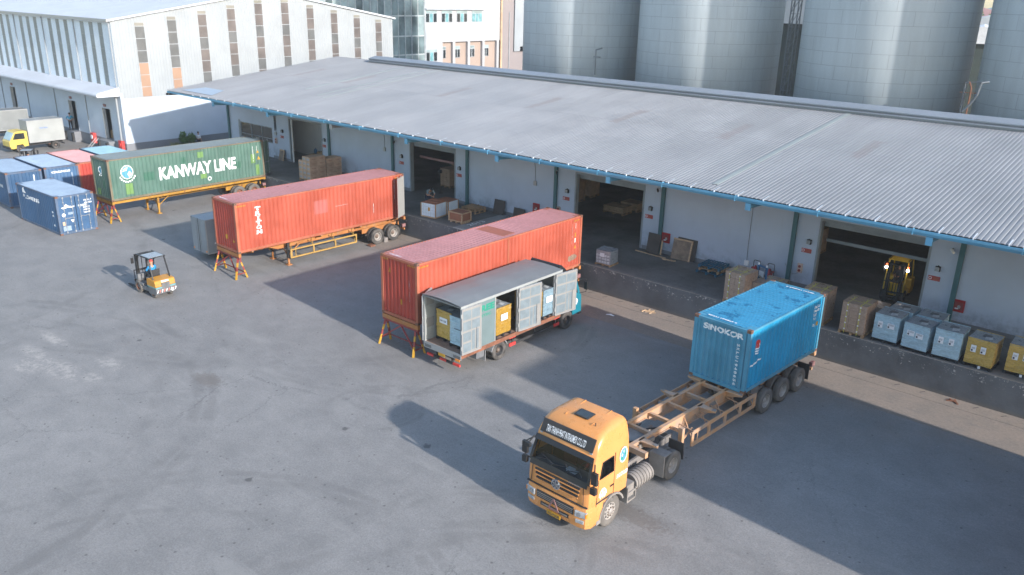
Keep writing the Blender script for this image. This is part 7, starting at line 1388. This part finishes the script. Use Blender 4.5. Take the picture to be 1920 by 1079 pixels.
for k, (x, y, a, b_, h, l) in enumerate([(-30.9, 10.9, 1.6, 1.2, .55, 'low pale goods stack on a pallet inside the third dock door, the nearest one'), (-30.6, 12.4, 1.4, 1.2, .6, 'second low goods stack behind the nearest one inside the third dock door'), (-29.2, 13.0, 1.1, 1.1, 1.7, 'tall goods stack at the right inside the third dock door'), (-35.2, 11.5, 1.2, 1.2, 2.2, 'tall goods stack at the left inside the third dock door'), (-35.4, 13.6, 1.2, 1.2, 2.2, 'tall goods stack at the left, second in depth, inside the third dock door'), (-17.0, 8.5, 1.2, 1.6, 1.2, 'goods stack at the left inside the rightmost dock door'), (-17.4, 11.5, 1.2, 1.6, 1.5, 'goods stack deeper at the left inside the rightmost dock door')]): goods(l, (x, y, H), a, b_, h, 3, 3, mt='woodlt' if h < .7 else 'carton')
m = MB(); m.cyl((0, 0, 0), (0, 0, .04), .2, X['blk'], 14); m.cyl((0, 0, 0), (0, 0, 1.6), .025, X['blk'], 8); m.box(-.1, .1, -.1, .1, 1.5, 1.75, X['blk']); one(m.build('post_stand', loc=(-43.6, 6.1, H)), 'slim black post on a round foot inside the second dock door', 'post')
# ============================================================ PEOPLE AND PLANTS AT THE WHITE HALL
person('man in cyan shirt, hands on hips, at the middle door of the white hall', (-92.2, -.95, 1.1), R(60), stand('hips'), X['shirt_c'], X['pants'])
person('worker in white shirt seated on wood stacks in the white hall right door', (-84.3, .5, 1.95), R(30), SIT, X['shirt_w'], X['pants'])
person('person in a white shirt standing beside the shrubs at the far wall', (-78.9, 6.1, 0), R(200), stand(), X['shirt_w'], X['pants'])
for k, (x, y) in enumerate(((-84.2, .35), (-83.4, .35), (-84.2, 1.6))):
    m = MB()
    for j in range(5): m.M = Matrix.Translation((0, 0, j * .16)) @ Matrix.Rotation(random.uniform(-.05, .05), 4, 'Z'); pallet_mb(m, .85, 1.0, X['wood'])
    m.M = None; one(m.build('wood_stack', loc=(x, y, 1.1)), ('reddish wood stack at the left in the right door of the white hall', 'reddish wood stack at the right in the right door of the white hall', 'reddish wood stack behind the others in the right door of the white hall')[k], 'wood stack', 'wood stacks in the hall door')
m = MB(); m.box(-.35, .35, -.3, .3, 0, .3, X['lb_c']); one(m.build('blue_tub', loc=(-83.7, .5, 1.95)), 'light blue tub on the wood stacks in the right door of the white hall', 'tub')
for x, l in ((-85.0, 'short steps at the left of the right door of the white hall'), (-93.2, 'short steps at the left of the middle door of the white hall')):
    m = MB()
    for s in (-1, 1): m.bar((s * .25 - .2, -1.2, 0), (s * .25 + .1, -.1, 1.2), .06, .05, X['steel'])
    for k in range(4): m.bar((-.4 + .08 * k, -1.0 + .25 * k, .2 + .26 * k), (.15 + .08 * k, -1.0 + .25 * k, .2 + .26 * k), .05, .03, X['steel'])
    one(m.build('ladder', loc=(x, hy - .7, 0)), l, 'ladder')
def shrub(label, loc, r, h, mt, n, spiky=False):
    t = thing('shrub', label, 'shrub', loc); m = MB(); rd = random.Random(int(r * 100))
    cl = [(rd.gauss(0, r * .45), rd.gauss(0, r * .45), h * rd.uniform(.3, .95), r * rd.uniform(.25, .45)) for _ in range(9)]
    for i in range(n):
        if spiky:
            a = rd.uniform(0, 6.28); tl = rd.uniform(.2, 1.2); d_ = Vector((math.cos(a) * math.sin(tl), math.sin(a) * math.sin(tl), math.cos(tl))); ln = h * rd.uniform(.6, 1); b0 = Vector((rd.gauss(0, r * .3), rd.gauss(0, r * .3), 0)); s_ = d_.cross(Vector((0, 0, 1))).normalized() * .03; mid = b0 + d_ * ln * .6; tip = b0 + d_ * ln - Vector((0, 0, ln * .15 * tl)); m.face_block([b0 - s_, b0 + s_, mid + s_, mid - s_], [(0, 1, 2, 3)], mt); m.face_block([mid - s_, mid + s_, tip], [(0, 1, 2)], mt)
        else:
            c_ = cl[i % 9]; v = Vector((rd.gauss(0, 1), rd.gauss(0, 1), rd.gauss(0, 1))).normalized() * c_[3] * rd.uniform(.5, 1.05); q = Vector(c_[:3]) + v; d_ = Vector((rd.gauss(0, 1), rd.gauss(0, 1), rd.gauss(0, .6))).normalized() * .09; e_ = d_.orthogonal().normalized() * .05; m.face_block([q - d_, q + e_, q + d_, q - e_], [(0, 1, 2, 3)], mt)
    m.build('foliage', t, fix=False); m = MB()
    for k in range(4): m.cyl((0, 0, 0), (rd.gauss(0, r * .3), rd.gauss(0, r * .3), h * .7), .035, X['bark'], 6, .015)
    m.build('stem', t)
shrub('dark green leafy shrub at the far wall beside the person in white', (-78.9, 4.9, 0), .85, 1.75, X['leaf'], 1500); shrub('yellow green spiky shrub left of the dark shrub at the far wall', (-79.0, 3.7, 0), .8, 1.25, X['leafy'], 260, True)
m = MB(); m.box(-.35, .35, -.6, .6, 0, .5, X['plaster']); one(m.build('planter', loc=(-79.4, 5.4, 0)), 'low pale planter at the far wall behind the shrubs', 'planter')
# ============================================================ AIR
hz = MB(); hz.box(-425, 225, -165, 485, -1.5, 48, X['ground']); ho = hz.build('haze'); ho.data.materials.clear()
hm = bpy.data.materials.new('thin_haze'); hm.use_nodes = True; t_ = hm.node_tree; t_.nodes.remove(t_.nodes['Principled BSDF'])
pv = t_.nodes.new('ShaderNodeVolumePrincipled'); pv.inputs['Color'].default_value = (.93, .96, 1, 1); pv.inputs['Density'].default_value = .0006; pv.inputs['Anisotropy'].default_value = .3
t_.links.new(pv.outputs[0], [n for n in t_.nodes if n.type == 'OUTPUT_MATERIAL'][0].inputs['Volume']); ho.data.materials.append(hm); tag(ho, kind='stuff')
SC.cycles.volume_bounces = 0; SC.cycles.volume_step_rate = 4; SC.cycles.volume_max_steps = 64
# ============================================================ separate pieces become parts of their own
def split_parts(o, name, grow=.004):
    """break a mesh into clusters of touching shells, each an object under the same parent (sub-parts stay with the first)"""
    bm = bmesh.new(); bm.from_mesh(o.data); bm.verts.ensure_lookup_table(); seen = set(); comps = []
    for v in bm.verts:
        if v.index in seen: continue
        st = [v]; seen.add(v.index); c = []
        while st:
            q = st.pop(); c.append(q.index)
            for e in q.link_edges:
                w_ = e.other_vert(q)
                if w_.index not in seen: seen.add(w_.index); st.append(w_)
        comps.append(c)
    bb = [[min(bm.verts[i].co[k] for i in c) - grow for k in range(3)] + [max(bm.verts[i].co[k] for i in c) + grow for k in range(3)] for c in comps]; bm.free()
    par = list(range(len(comps)))
    def fd(i):
        while par[i] != i: i = par[i]
        return i
    for i in range(len(comps)):
        for j in range(i):
            if all(bb[i][k] <= bb[j][k + 3] and bb[j][k] <= bb[i][k + 3] for k in range(3)): par[fd(i)] = fd(j)
    gid = {}
    for i, c in enumerate(comps):
        for q in c: gid[q] = fd(i)
    groups = sorted(set(gid.values()))
    if len(groups) < 2: o.name = name; return
    src = o.data
    for n_, g in enumerate(groups):
        me = src.copy(); bm = bmesh.new(); bm.from_mesh(me); bmesh.ops.delete(bm, geom=[v for v in bm.verts if gid[v.index] != g], context='VERTS'); bm.to_mesh(me); bm.free(); me.name = name
        if n_ == 0: o.data = me; o.name = name
        else: c = o.copy(); c.data = me; c.name = name; COL.objects.link(c)
def split_all():
    todo = {'roof_ribs': 'roof_rib', 'side_wall': 'side_wall', 'eave_clips': 'eave_clip', 'door_frame': 'door_frame', 'cross_members': 'cross_member', 'skirting': 'skirting', 'repair_patches': 'repair_patch', 'rear_mudguard': 'mudguard', 'main_beams': 'main_beam', 'rear_marks': 'rear_mark', 'landing_legs': 'landing_leg', 'lock_rods': 'lock_rod', 'seats': 'seat', 'corner_castings': 'corner_casting', 'paper_labels': 'paper_label', 'wipers': 'wiper', 'deck_joists': 'deck_joist', 'runners': 'runner', 'straps': 'strap', 'reflectors': 'reflector', 'bogie_frame': 'bogie_frame', 'covers': 'cover', 'cross_brace': 'cross_brace', 'air_hoses': 'air_hose', 'stripe': 'stripe'}
    for o in list(bpy.data.objects):
        b = o.name.split('.')[0]
        if o.type == 'MESH' and o.parent and b in todo: split_parts(o, todo[b])
split_all()
bpy.context.view_layer.update()
